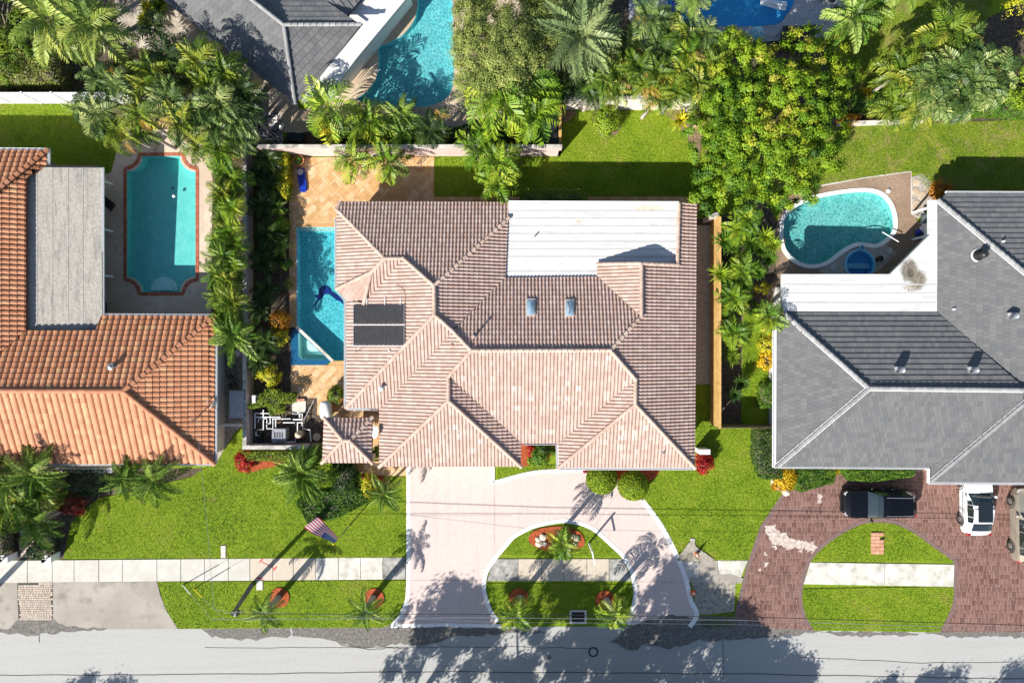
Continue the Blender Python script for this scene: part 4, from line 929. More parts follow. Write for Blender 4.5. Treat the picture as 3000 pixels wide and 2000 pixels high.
for k, (x0, y0, x1, y1) in enumerate(((1541, 875, 1568, 925), (1655, 877, 1682, 927))):
    t_ = thing('skylight', 'rectangular domed skylight in tile slope, ' + ('the one with leaves caught inside' if k else 'the clean one'), 'skylight', on_plane(zN, (x0 + x1) / 2, (y0 + y1) / 2))
    plate(zN, x0, y0, x1, y1, .16, .2).build('frame', M['cream'], t_)
    c = [on_plane(zN, x, y, .165) for x, y in ((x0 + 3, y1 - 3), (x1 - 3, y1 - 3), (x1 - 3, y0 + 3), (x0 + 3, y0 + 3))]; top = sum(c, Vector()) / 4 + Vector((0, 0, .16))
    i_ = [v.lerp(top, .55) + Vector((0, 0, .06)) for v in c]
    MB().add([tuple(v) for v in c] + [tuple(v) for v in i_] + [tuple(top)], [[0, 1, 5, 4], [1, 2, 6, 5], [2, 3, 7, 6], [3, 0, 4, 7], [4, 5, 8], [5, 6, 8], [6, 7, 8], [7, 4, 8]]).build('dome', M['skyglass'], t_, smooth=True)
    if k: MB().tube([on_plane(zN, 1662, 885, .3), on_plane(zN, 1670, 905, .33), on_plane(zN, 1667, 918, .3)], .02, 5).build('leaf_litter', M['barkdk'], t_)
def vent(px, py, zf, h, r, mat, label, hood=False, base=True):
    p = on_plane(zf, px, py) if callable(zf) else P(px, py, zf)
    t_ = thing('roof_vent', label, 'vent', p)
    MB().tube([p - Vector((0, 0, .05)), p + Vector((0, 0, h))], r, 10).build('pipe', M[mat], t_)
    if base: MB().box(p + Vector((0, 0, .05)), (r * 3.2, r * 3.2, .06)).build('flashing', M['lead'], t_)
    if hood: MB().lathe(p + Vector((0, 0, h)), [(r * 1.6, 0), (r * 1.6, .05), (0, .14)], 10).build('hood', M[mat], t_)
vent(1389, 986, zN, .75, .07, 't1_r', 'tall thin vent pipe on the dark tile slope by the valley')
vent(1118, 1136, pl1[14], .35, .1, 'white', 'white capped roof vent on the pink tile slope above the utility yard', True)
vent(1141, 1027, zW, .16, .05, 'white', 'small white pipe stub just below the solar mats')
vent(1324, 1010, pl1[15], .18, .05, 'terracotta', 'short rust coloured pipe stub near the roof saddle')
vent(1566, 694, 3.0, .3, .045, 'lead', 'thin grey pipe standing on the white flat roof', False, False)
vent(1943, 1325, pl1[11], .2, .05, 'lead', 'small grey pipe on the pink tile gable above the round shrubs')
# satellite dish on the tile edge
def dish(px, py, h, r, face, label, mount):
    p = P(px, py, h); t_ = thing('satellite_dish', label, 'satellite dish', P(mount[0], mount[1], h - .5)); q = Vector(face).to_track_quat('Z', 'Y').to_matrix()
    MB().lathe(p, [(0, .0), (r * .5, .03), (r * .85, .09), (r, .13), (r * .98, .12), (r * .5, .01), (0.001, -.02)], 20, q).build('reflector', M['pvc'], t_, True)
    MB().tube([P(mount[0], mount[1], h - .5), p], .025, 6).build('mast', M['lead'], t_)
    f = p + q @ Vector((0, 0, .42)); MB().tube([p + q @ Vector((0, -r * .9, .1)), f], .015, 6).build('feed_arm', M['lead'], t_)
    MB().box(f, (.08, .08, .12)).build('receiver', M['greybox'], t_)
dish(1104, 1265, 2.75, .42, (-.75, .1, .62), 'round white satellite dish between the small pyramid roof and the garage roof', (1110, 1275))
dish(626, 1184, 2.9, .36, (-.8, .45, .4), 'tilted satellite dish at the eave of the terracotta roof', (612, 1196))

# ---------------- small pyramid roofed gate house
gz = thing('gatehouse', 'small square structure with pink tiled pyramid roof beside the pump yard', 'gatehouse', P(1017, 1290))
FG = [('N', [(950, 1223, 2.5), (1090, 1223, 2.5), (1026, 1290, 3.12), (1004, 1290, 3.12)], .26, .36), ('S', [(944, 1355, 2.5), (1090, 1355, 2.5), (1026, 1290, 3.12), (1004, 1290, 3.12)], .26, .36), ('E', [(1090, 1223, 2.5), (1090, 1355, 2.5), (1026, 1290, 3.12)], .26, .36), ('W', [(950, 1223, 2.5), (944, 1355, 2.5), (1004, 1290, 3.12)], .26, .36)]
rog, plg = roof(gz, FG, M['t1'], M['t1_o'], M['t1_u'], BARREL, 120, (0, 1))
ridges(gz, rog, [((1005, 1290, 3.16), (950, 1223, 2.54)), ((1005, 1290, 3.16), (944, 1355, 2.54)), ((1025, 1290, 3.16), (1090, 1223, 2.54)), ((1025, 1290, 3.16), (1090, 1355, 2.54)), ((1005, 1290, 3.18), (1025, 1290, 3.18))], rm1)
for x, y in ((965, 1232), (1078, 1232), (963, 1345), (1078, 1345)): p = P(x, y, 2.5); MB().box((p.x, p.y, 1.2), (.3, .3, 2.4)).build('column', M['pinkwall'], gz)
# ---------------- terracotta house on the left
h2 = thing('house', 'house with orange terracotta barrel tile roof and grey rolled patio roof', 'house', P(250, 1100))
F2 = [
 ('N', [(-320, 436, 2.7), (139, 441, 2.7), (-110, 640, 4.55), (-320, 640, 4.55)], .41, .36),
 ('E', [(139, 441, 2.7), (139, 486, 2.7), (78, 488, 3.15), (78, 968, 3.15), (-110, 1128, 4.55), (-110, 640, 4.55)], .32, .4),
 ('N', [(78, 968, 3.05), (283, 966, 3.05), (298, 923, 2.7), (631, 926, 2.7), (362, 1145, 4.5), (-320, 1143, 4.5), (-320, 1128, 4.42), (-110, 1128, 4.42)], .41, .36),
 ('E', [(631, 926, 2.7), (629, 1358, 2.7), (362, 1145, 4.5)], .32, .4),
 ('S', [(-320, 1358, 2.7), (629, 1358, 2.7), (362, 1145, 4.5), (-320, 1143, 4.5)], .43, .36)]
ro2, pl2 = roof(h2, F2, M['t2'], M['t2_o'], M['t2_u'], BARREL2, 300, (2, 3))
rm2 = ridge_mesh('ridge_tile', M['t2_r'], .16)
ridges(h2, ro2, [((362, 1145, 4.56), (631, 926, 2.78)), ((362, 1145, 4.56), (629, 1358, 2.78)), ((362, 1145, 4.56), (-320, 1143, 4.56)), ((-110, 640, 4.6), (139, 441, 2.78)), ((-110, 640, 4.6), (-110, 1128, 4.6))], rm2)
xs = [78, 111, 155, 201, 245, 297]; fr2 = None
for i in range(5):
    o_ = flat(h2, [(xs[i] + .4, 490 + i * .4), (xs[i + 1] - .4, 490 + i * .4), (xs[i + 1] - (14 if i == 4 else .4), 966), (xs[i] + .4, 966)] if i < 4 else [(xs[i] + .4, 491), (297, 492), (299, 922), (284, 966), (xs[i] + .4, 966)], 2.62, 2.82 - i * .012, M['rolled'], 'roofing_strip')
gutter(h2, [(300, 490), (301, 924)], 2.78); gutter(h2, [(142, 437), (142, 488)], 2.74); gutter(h2, [(-320, 433), (142, 437)], 2.74); gutter(h2, [(302, 921), (632, 923)], 2.74, .1); gutter(h2, [(634, 926), (632, 1358)], 2.74, .1); gutter(h2, [(-320, 1361), (630, 1361)], 2.74, .1)
MB().prism([Vector(P(x, y, 2.6)[:2]) for x, y in ((139, 487), (300, 489), (300, 493), (139, 492))], 2.6, 2.84).build('fascia', M['dkmetal'], h2)
walls(h2, [(-320, 436), (139, 441), (139, 486), (78, 488), (78, 930), (298, 926), (631, 926), (629, 1358), (-320, 1358)], .5, M['cream'])
for x, y in ((331, 541), (331, 679), (332, 811)): p = P(x, y); MB().box((p.x - .02, p.y, 1.31), (.13, .13, 2.62)).build('post', M['white'], h2)
vent(334, 1074, pl2[2], .35, .12, 'metal', 'shiny metal vent cowl on the terracotta roof', True)
# ---------------- grey tiled house on the right
h3 = thing('house', 'house with grey flat concrete tiles and stained white flat roof', 'house', P(2700, 1000))
F3 = [
 ('N', [(2298, 915, 2.75), (2743, 912, 2.78), (2998, 1133, 4.55), (2998, 1140, 4.6), (2546, 1136, 4.55)], .26, .36),
 ('W', [(2747, 586, 2.85), (3050, 838, 4.7), (3050, 1180, 4.7), (2998, 1134, 4.45), (2743, 912, 2.75)], .26, .36),
 ('N', [(2774, 566, 2.72), (3300, 568, 2.72), (3300, 838, 4.7), (3050, 838, 4.7), (2750, 588, 2.86)], .26, .36),
 ('W', [(2275, 1365, 2.7), (2275, 925, 2.7), (2298, 917, 2.85), (2546, 1136, 4.55)], .26, .36),
 ('S', [(2275, 1365, 2.7), (2728, 1368, 2.7), (2998, 1162, 4.4), (3000, 1142, 4.6), (2546, 1136, 4.55)], .26, .36),
 ('W', [(2726, 1370, 2.7), (2728, 1408, 2.7), (3000, 1182, 4.35), (2998, 1160, 4.4)], .26, .36),
 ('S', [(2726, 1411, 2.7), (3300, 1414, 2.7), (3300, 1150, 4.6), (3040, 1148, 4.6), (2998, 1182, 4.35)], .26, .36)]
ro3, pl3 = roof(h3, F3, M['t3'], M['t3_o'], M['t3_u'], SHALE, 300, (0, 1, 4), .055)
rm3 = ridge_mesh('ridge_tile', M['t3_r'], .13)
ridges(h3, ro3, [((2546, 1136, 4.6), (2298, 917, 2.85)), ((2546, 1136, 4.6), (2275, 1365, 2.78)), ((2546, 1136, 4.62), (2998, 1141, 4.66)), ((3050, 838, 4.76), (2749, 587, 2.9)), ((3040, 1148, 4.66), (2727, 1409, 2.78))], rm3)
def mortar(segs):
    for a, b, off in segs:
        A, B = P(*a), P(*b); d = (B - A).normalized(); s_ = Vector((-d.y, d.x, 0)).normalized() * off
        MB().tube([A + s_, B + s_], .035, 5).build('ridge_mortar', M['ridge_white'], ro3)
mortar([((2546, 1136, 4.58), (2298, 917, 2.82), .15), ((2546, 1136, 4.58), (2275, 1365, 2.76), -.14), ((2546, 1136, 4.58), (2275, 1365, 2.76), .14), ((2546, 1136, 4.6), (2998, 1141, 4.64), -.15), ((3050, 838, 4.72), (2749, 587, 2.86), .15), ((3040, 1148, 4.62), (2727, 1409, 2.75), -.14)])
fr3 = flat(h3, [(2292, 803), (2607, 803), (2724, 687), (2724, 586), (2747, 586), (2745, 912), (2292, 912)], 2.5, 2.8, M['memb3'])
for y_ in (833, 858, 886): ribbon([P(2294, y_, 2.8), P(2520, y_ + 1, 2.8), P(2743, y_, 2.8)], .09, 2.7, 2.806).build('membrane_seam', M['seam'], fr3)
gutter(h3, [(2270, 930), (2269, 1369)], 2.74, .2); gutter(h3, [(2270, 1369), (2723, 1372)], 2.74, .1); gutter(h3, [(2722, 1372), (2721, 1414)], 2.74, .12); gutter(h3, [(2722, 1415), (3300, 1418)], 2.74, .12); gutter(h3, [(2772, 563), (3300, 565)], 2.74, .12)
walls(h3, [(2300, 810), (2745, 810), (2750, 590), (3300, 570), (3300, 1412), (2726, 1410), (2726, 1368), (2275, 1365), (2275, 930)], .5, M['whitewall'])
for a, b in (((2672, 624), (2724, 610)), ((2672, 702), (2720, 690))):
    p, q = P(*a, 0), P(*b, 2.5); MB().box((p.x, p.y, 1.2), (.12, .12, 2.4)).build('post', M['white'], h3)
p = P(2868, 747, 3.4); t_ = thing('turbine_vent', 'large black gooseneck vent with round head on grey tile slope', 'vent', on_plane(pl3[1], 2866, 748))
b_ = on_plane(pl3[1], 2864, 748); MB().lathe(b_, [(.36, 0), (.34, .1), (.2, .16), (.18, .55)], 16).build('base', M['black'], t_); MB().lathe(b_ + Vector((0, 0, .5)), [(.2, 0), (.24, .1), (.2, .24), (.1, .3), (0, .32)], 16).build('head', M['dkmetal'], t_, True); MB().lathe(b_ - Vector((0, 0, .03)), [(.42, 0), (.42, .06), (.36, .08)], 16).build('flashing', M['ridge_white'], t_)
vent(2791, 906, pl3[1], .2, .06, 'white', 'tiny white pipe on the west grey slope near the valley')
vent(2935, 708, pl3[2], .22, .06, 'white', 'tiny white pipe above the long grey ridge by the gooseneck vent')
for x, y, l, zf in ((2627, 1082, 'boxy grey roof vent on the ribbed grey slope, farther from the valley', pl3[0]), (2841, 1082, 'boxy grey roof vent on the ribbed grey slope, nearer the valley', pl3[0]), (2956, 925, 'boxy grey roof vent on the smooth west slope', pl3[1])):
    p = on_plane(zf, x, y); t_ = thing('roof_vent', l, 'vent', p); MB().box(p + Vector((0, 0, .2)), (.38, .4, .4)).build('box', M['lead'], t_); MB().tube([p + Vector((-.2, 0, .38)), p + Vector((.2, 0, .38))], .2, 10).build('hood', M['lead'], t_, True)
# ---------------- grey house at the back
h4 = thing('house', 'grey tiled house with long white flat roof beside the freeform pool', 'house', P(850, 50))
sw = (-.62, -.78); se = (.78, -.62)
F4 = [
 (sw, [(452, -20, 2.7), (865, 304, 2.7), (832, 74, 4.0), (735, -2, 4.05), (640, -80, 4.1), (380, -80, 2.7)], .36, .4),
 ((.72, -.69), [(865, 304, 2.75), (832, 76, 4.02), (1056, 76, 2.95), (884, 292, 2.75)], .36, .4),
 ('N', [(735, -2, 3.3), (832, 72, 4.02), (1052, 70, 4.0), (935, -10, 3.3), (900, -80, 2.7), (660, -80, 2.7)], .36, .4),
 ((.8, .6), [(1052, 68, 3.5), (935, -10, 3.5), (900, -80, 3.5), (1090, -80, 3.0), (1060, 0, 3.05), (1020, 54, 3.1)], .36, .4)]
ro4, pl4 = roof(h4, F4, M['t3'], M['t3_o'], M['t3_u'], SHALE, 200, (0, 1), .055)
ridges(h4, ro4, [((832, 74, 4.08), (865, 304, 2.82)), ((832, 74, 4.08), (735, -2, 4.1)), ((735, -2, 4.1), (640, -80, 4.15)), ((832, 74, 4.08), (1056, 73, 4.02))], rm3)
flat(h4, [(1062, -60), (1240, -60), (1186, 2), (1050, 165), (978, 258), (905, 290), (884, 296), (880, 288), (1018, 108), (1050, 80), (1022, 54)], 2.5, 2.78, M['memb_w'])
walls(h4, [(1230, -60), (1060, 150), (975, 255), (865, 300), (460, -20), (390, -80)], .4, M['whitewall'])
for x, y in ((1118, 103), (1032, 205), (1198, 4)): p = P(x, y); MB().box((p.x, p.y, 1.25), (.2, .2, 2.5)).build('post', M['white'], h4)
# ================================================================ vegetation
def frond_mesh(name, mat, droop, nl, ll, lw, seed, vee=.3, curl=0.0, bare=.14):
    rd = random.Random(seed); vs, fs = [], []; rn = [.8] * 6; m = 9; pts = []; x = z = y = 0.0
    for i in range(m):
        pts.append(Vector((x, y, z))); s_ = (i + .5) / m; a = -droop * s_ ** 1.4; yaw = curl * s_
        x += math.cos(a) * math.cos(yaw) / m; z += math.sin(a) / m; y += math.cos(a) * math.sin(yaw) / m
    pts.append(Vector((x, y, z)))
    def at(s_):
        f = min(.9999, max(0, s_)) * m; i = int(f); return pts[i].lerp(pts[i + 1], f - i), (pts[i + 1] - pts[i]).normalized()
    for k in range(6):           # midrib
        a, t = at(k / 6); b, t2 = at((k + 1) / 6); w = .016 * (1 - k / 7); sd_ = Vector((-t.y, t.x, 0)).normalized()
        i0 = len(vs); vs += [a - sd_ * w, a + sd_ * w, b + sd_ * w * .85, b - sd_ * w * .85]; fs.append([i0, i0 + 1, i0 + 2, i0 + 3])
    for side in (-1, 1):
        for k in range(nl):
            s_ = bare + (1 - bare) * (k + rd.random() * .5) / nl; p, t = at(s_)
            sd_ = Vector((-t.y, t.x, 0)).normalized() * side; n = t.cross(sd_) * side
            if n.z < 0: n = -n
            a = R(72 - 45 * s_ + rd.uniform(-9, 9)); l = ll * (.55 + 1.0 * math.sin(math.pi * (.16 + .8 * s_) ** .9)) * .72 * rd.uniform(.85, 1.1)
            d = (t * math.cos(a) + sd_ * math.sin(a)).normalized(); v = vee + rd.uniform(-.12, .12)
            mid = p + d * l * .55 + n * l * v * .5; tip = p + d * l - n * l * (.18 + rd.random() * .2) + Vector((0, 0, -l * .12))
            i0 = len(vs); w = lw * rd.uniform(.8, 1.2)
            vs += [p - t * w * .3, p + t * w * .3, mid + t * w * .5, mid - t * w * .5, tip]
            fs += [[i0, i0 + 1, i0 + 2, i0 + 3], [i0 + 3, i0 + 2, i0 + 4]]
            v_ = rd.random(); rn += [v_, min(1, v_ + .15)]
    me = bpy.data.meshes.new(name); me.from_pydata([tuple(v) for v in vs], [], fs); me.materials.append(mat); at_ = me.attributes.new('rnd', 'FLOAT', 'FACE'); at_.data.foreach_set('value', np.array(rn, dtype=np.float32)); me.update(); return me
FT = {'areca': (1.3, 20, .34, .042, .6), 'bright': (1.5, 20, .35, .042, .5), 'coco': (1.05, 28, .3, .032, .25), 'date': (.9, 26, .23, .034, .7), 'silver': (.7, 28, .24, .03, .7), 'dark': (1.25, 20, .33, .042, .55), 'dusk': (1.55, 20, .36, .042, .55), 'dead': (1.9, 18, .3, .036, .2)}
FM = {k: [frond_mesh('frond', M['f_' + k], p[0] * (.75 + .18 * v), p[1], p[2], p[3], 31 * v + len(k), p[4], (-.35, .0, .35, .15)[v]) for v in range(4)] for k, p in FT.items()}
def trunk(parent, a, b, r0, r1, mat='bark', bend=0.12, rings=True):
    n = 9; pts = []; rad = []; d = Vector((b.x - a.x, b.y - a.y, 0))
    for i in range(n + 1):
        s_ = i / n; e = s_ + bend * math.sin(math.pi * s_)
        pts.append(Vector((a.x + d.x * e, a.y + d.y * e, a.z + (b.z - a.z) * s_))); rad.append((r0 * (1.25 if i == 0 else 1) + (r1 - r0) * s_) * (1.06 if i % 2 and rings else 1))
    return MB().tube(pts, rad, 8).build('trunk', M[mat], parent, True)
GA = R(137.5)
def palm(px, py, h, rpx, typ, n, label, group=None, base=None, name='palm_tree', dead=0.0, lo=-8, hi=68, rt=.09, tilt=None, az0=None):
    c = P(px, py, h); r = rpx / S * (1 - h / CH)
    b = P(*base) if base else Vector((c.x + random.uniform(-.25, .25), c.y + random.uniform(-.25, .25), 0))
    t_ = thing(name, label, 'palm tree', (b.x, b.y, 0), group); ob = ORG[t_.name]
    trunk(t_, Vector((b.x, b.y, -.02)), c - Vector((0, 0, .05)), rt * 1.25, rt)
    az = random.random() * 6.28 if az0 is None else az0
    if tilt is None: tilt = (random.uniform(0, .28), random.uniform(0, 6.28))
    r *= random.uniform(.9, 1.1)
    for k in range(n):
        f = k / max(1, n - 1); el = hi + (lo - hi) * f ** .8 + random.uniform(-7, 7); a = az + GA * k + random.uniform(-.12, .12)
        L = r / .86 * random.uniform(.86, 1.08) * (.8 + .2 * f)
        isd = random.random() < dead * (.3 + f)
        me = FM['dead' if isd else typ][random.randrange(4)]
        q = Matrix.Rotation(a, 3, 'Z') @ Matrix.Rotation(-R(el), 3, 'Y') @ Matrix.Rotation(random.uniform(-.3, .3), 3, 'X')
        if tilt: q = Matrix.Rotation(tilt[0], 3, Vector((-math.sin(tilt[1]), math.cos(tilt[1]), 0))) @ q
        put('frond', me, t_, c - ob + Vector((random.uniform(-.03, .03), random.uniform(-.03, .03), -.04 * f)), q.to_quaternion(), L)
    return t_
def leafmesh(name, C, N, size, rnd, mat, parent=None, aspect=.5, loc=None):
    n = len(C); N = N / np.maximum(np.linalg.norm(N, axis=1, keepdims=True), 1e-6)
    A = np.cross(N, rng.normal(size=(n, 3))); A /= np.maximum(np.linalg.norm(A, axis=1, keepdims=True), 1e-6); B = np.cross(N, A)
    s_ = (size * rng.uniform(.7, 1.3, n))[:, None]
    V = np.empty((n, 4, 3)); V[:, 0] = C - A * s_; V[:, 1] = C + B * s_ * aspect; V[:, 2] = C + A * s_; V[:, 3] = C - B * s_ * aspect
    V[:, 0] -= N * s_ * .25; V[:, 2] -= N * s_ * .25
    off = ORG.get(parent.name, Vector()) if parent is not None else Vector(loc)
    V -= np.array(off)[None, None, :]
    me = mesh_np(name, V.reshape(-1, 3), np.arange(n * 4).reshape(n, 4), M[mat], np.clip(rnd, 0, 1))
    return put(name, me, parent, (0, 0, 0) if parent is not None else loc)
def lobe_points(c, r, n, clumps, rz=None, tight=.16, up=.25):
    """leaves gathered in clumps on the skin of an ellipsoid"""
    rz = rz or r; d = rng.normal(size=(clumps, 3)); d[:, 2] = np.abs(d[:, 2]) * 1.1 - .25; d /= np.linalg.norm(d, axis=1, keepdims=True)
    rad = rng.uniform(.72, 1.06, (clumps, 1)); cc = d * rad * np.array([r, r, rz]); val = rng.uniform(-.28, .28, clumps)
    k = rng.integers(0, clumps, n); off = rng.normal(size=(n, 3)) * tight * r
    pts = cc[k] + off; nor = d[k] * .8 + off / (tight * r) * .45 + np.array([0, 0, up]) + rng.normal(size=(n, 3)) * .28
    return pts + np.array(c), nor, val[k] + rng.uniform(-.09, .09, n)
def shrub(px, py, h, rx, ry, mat, n, size, name, label, cat='shrub', group=None, base=.45, bot=.05, clumps=None, stem=True, flat_=1.0, aspect=.5, ball=False):
    """a rounded bush: px,py its middle, h its height, rx,ry half widths in picture pixels"""
    zc = bot + (h - bot) * .5; c = P(px, py, zc); k = (1 - zc / CH) / S
    t_ = thing(name, label, cat, (c.x, c.y, 0), group)
    n = int(n * 2); size *= 1.1
    Lp, Ln, Lr = lobe_points((0, 0, 0), 1.0, n, clumps or max(20, n // 40))
    if ball:
        d_ = rng.normal(size=(n, 3)); d_[:, 2] = np.abs(d_[:, 2]) * 1.2 - .35; d_ /= np.linalg.norm(d_, axis=1, keepdims=True); Lp = d_ * rng.uniform(.97, 1.1, (n, 1)); Ln = d_ + rng.normal(size=(n, 3)) * .5; Lr = .16 * np.sin(d_[:, 0] * 9 + 2 * d_[:, 1]) * np.sin(d_[:, 1] * 8) + rng.uniform(-.2, .2, n)
    sc = np.array([rx * k, ry * k, (h - bot) * .5]); Lp = Lp * .92 * sc + np.array([c.x, c.y, zc]); Lp[:, 2] = np.maximum(Lp[:, 2], .04)
    leafmesh('foliage', Lp, Ln, size, base + Lr, 'l_' + mat, t_, aspect)
    if stem:
        mb = MB(); mb.lathe((c.x, c.y, 0), [(rx * k * .4, h * .12), (rx * k * (.88 if ball else .62), h * .5), (rx * k * (.7 if ball else .5), h * (.8 if ball else .5)), (0, h * (.92 if ball else .56))], 10)
        for a in range(4): mb.tube([(c.x, c.y, 0), (c.x + math.cos(a * 1.6) * rx * k * .5, c.y + math.sin(a * 1.6) * ry * k * .5, h * .7)], [.035, .015], 5)
        mb.build('stem', M['l_darkshrub' if ball else 'barkdk'], t_)
    return t_
def hedge(pts, h, mat, n, size, name, label, base=.45, group=None, cat='hedge'):
    n = int(n * 2.2); size *= 1.1
    """pts: plan polygon in picture pixels at ground level"""
    w = PL(pts); xs = [q.x for q in w]; ys = [q.y for q in w]; ring = [(q.x, q.y) for q in w]; C = []
    c = Vector((sum(xs) / len(xs), sum(ys) / len(ys), 0)); t_ = thing(name, label, cat, c, group)
    per = [((ring[i][0] - ring[i - 1][0]) ** 2 + (ring[i][1] - ring[i - 1][1]) ** 2) ** .5 for i in range(len(ring))]; ns = int(n * min(.55, .5 * h * sum(per) / (abs(area2(ring)) / 2 + h * sum(per)) + .15))
    while len(C) < n - ns:
        x, y = random.uniform(min(xs), max(xs)), random.uniform(min(ys), max(ys))
        if inside(x, y, [ring]): C.append((x, y))
    for i in random.choices(range(len(ring)), per, k=n - len(C)):
        u = random.random(); C.append((ring[i - 1][0] + (ring[i][0] - ring[i - 1][0]) * u + random.uniform(-.05, .05), ring[i - 1][1] + (ring[i][1] - ring[i - 1][1]) * u + random.uniform(-.05, .05)))
    C = np.array(C); g = np.sin(C[:, 0] * 4.1 + np.cos(C[:, 1] * 3.3)) * np.sin(C[:, 1] * 4.7 + 1.3) ; side = np.arange(n) >= n - ns
    z = h + g * .07 + rng.normal(size=n) * .05; z = np.where(side, rng.uniform(.05, h, n), z); N = np.tile(np.array([0, 0, 1.0]), (n, 1)) + rng.normal(size=(n, 3)) * .55
    leafmesh('foliage', np.column_stack([C, z]), N, size, base + g * .2 + rng.uniform(-.22, .22, n), 'l_' + mat, t_)
    core = offset(ring, -.22); MB().prism([Vector((q[0], q[1])) for q in core], .0, h * .72).build('branches', M['barkdk'], t_); return t_
def tree(px0, lobes, mat, per, size, name, label, group=None, base_rnd=.45, tight=.17, tr=.2, cl=16, vary=None, limbs=True):
    """lobes: (world x, y, z, r)"""
    b = P(*px0); t_ = thing(name, label, 'tree', b, group)
    A, B, Cc = [], [], []
    for (x, y, z, r) in lobes:
        p, nn, rr = lobe_points((x, y, z), r, per, cl, r * .75, tight); A.append(p); B.append(nn); Cc.append(rr + base_rnd + rng.uniform(-.1, .1) + (vary(x, y) if vary else 0))
    leafmesh('crown', np.concatenate(A), np.concatenate(B), size, np.concatenate(Cc), 'l_' + mat, t_)
    zt = max(l[2] for l in lobes) * .45
    cx = sum(l[0] for l in lobes) / len(lobes); cy = sum(l[1] for l in lobes) / len(lobes); fork = Vector((b.x + (cx - b.x) * .3, b.y + (cy - b.y) * .3, zt))
    MB().tube([b, b.lerp(fork, .5) + Vector((.06, -.05, 0)), fork], [tr * 1.3, tr, tr * .85], 9).build('trunk', M['barkdk'], t_, True)
    if limbs:
        for (x, y, z, r) in lobes[::2]:
            e = Vector((x, y, z)); m_ = fork.lerp(e, .5) + Vector((0, 0, .3)); MB().tube([fork, m_, e], [tr * .45, tr * .25, tr * .08], 6).build('limb', M['barkdk'], t_)
    return t_
def poly_lobes(pts, n, hc, he, r0, r1):
    """lobes spread over an outline given in picture pixels, domed from he at the rim to hc in the middle"""
    xs = [p[0] for p in pts]; ys = [p[1] for p in pts]; cx, cy = sum(xs) / len(xs), sum(ys) / len(ys); out = []; tries = 0
    while len(out) < n and tries < 20000:
        tries += 1; x, y = random.uniform(min(xs), max(xs)), random.uniform(min(ys), max(ys))
        if not inside(x, y, [pts]): continue
        if any((x - o[0]) ** 2 + (y - o[1]) ** 2 < (r0 * S * .8) ** 2 for o in out): continue
        out.append((x, y))
    res = []
    mx = max(math.hypot(x - cx, y - cy) for x, y in pts)
    for x, y in out:
        f = math.hypot(x - cx, y - cy) / mx; h = hc + (he - hc) * f ** 1.6 + random.uniform(-.35, .35); q = P(x, y, h); res.append((q.x, q.y, h, random.uniform(r0, r1)))
    return res

# ---------------- big trees
BT = [(2095, 130), (2200, 105), (2330, 110), (2440, 110), (2490, 180), (2480, 260), (2450, 330), (2440, 400), (2420, 470), (2390, 520), (2370, 570), (2310, 600), (2200, 615), (2090, 610), (2020, 560), (2015, 490), (2030, 400), (2090, 300), (2120, 220)]
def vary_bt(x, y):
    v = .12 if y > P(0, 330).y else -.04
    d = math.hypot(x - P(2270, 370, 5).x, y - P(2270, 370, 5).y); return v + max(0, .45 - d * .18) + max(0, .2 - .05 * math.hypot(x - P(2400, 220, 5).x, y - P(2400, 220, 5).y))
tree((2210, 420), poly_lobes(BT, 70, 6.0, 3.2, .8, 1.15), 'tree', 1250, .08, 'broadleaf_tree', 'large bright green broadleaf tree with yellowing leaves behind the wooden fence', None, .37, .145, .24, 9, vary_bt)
FE = [(1345, -40), (1560, -40), (1640, 20), (1600, 120), (1560, 200), (1480, 300), (1400, 330), (1355, 270), (1335, 180), (1350, 100)]
tree((1420, 150), poly_lobes(FE, 40, 6.2, 3.6, .75, 1.05), 'feather', 2000, .055, 'feathery_tree', 'pale grey green feathery tree overhanging the freeform pool', None, .5, .2, .18, 14)
tree((1720, 60), poly_lobes([(1560, -60), (1720, -60), (1760, 40), (1700, 90), (1600, 180), (1540, 160)], 18, 5.0, 3.5, .75, 1.05), 'feather', 1700, .055, 'feathery_tree', 'olive green feathery tree behind the silver date palm', None, .35, .2, .15, 14)
tree((60, 110), poly_lobes([(-80, -60), (120, -60), (130, 60), (60, 120), (110, 190), (20, 215), (-80, 220)], 18, 4.2, 3.0, .7, 1.0), 'hedge', 560, .075, 'ficus_tree', 'dense green ficus tree in the corner behind the white vinyl fence', None, .4, .18, .16, 13)
tree((3010, 120), poly_lobes([(2890, 30), (3010, -60), (3090, -60), (3090, 150), (2960, 130), (2950, 60)], 10, 4.0, 3.0, .6, .9), 'yellow', 520, .06, 'bamboo_clump', 'yellow green bamboo clump at the corner beside the palm group', None, .35, .2, .1, 12)
tree((3040, 230), poly_lobes([(2960, 170), (3090, 150), (3090, 330), (2990, 320), (2950, 260)], 8, 3.0, 2.2, .6, .9), 'ball', 520, .07, 'leafy_tree', 'light green leafy tree between bamboo clump and clipped hedge', None, .42, .2, .1, 12)
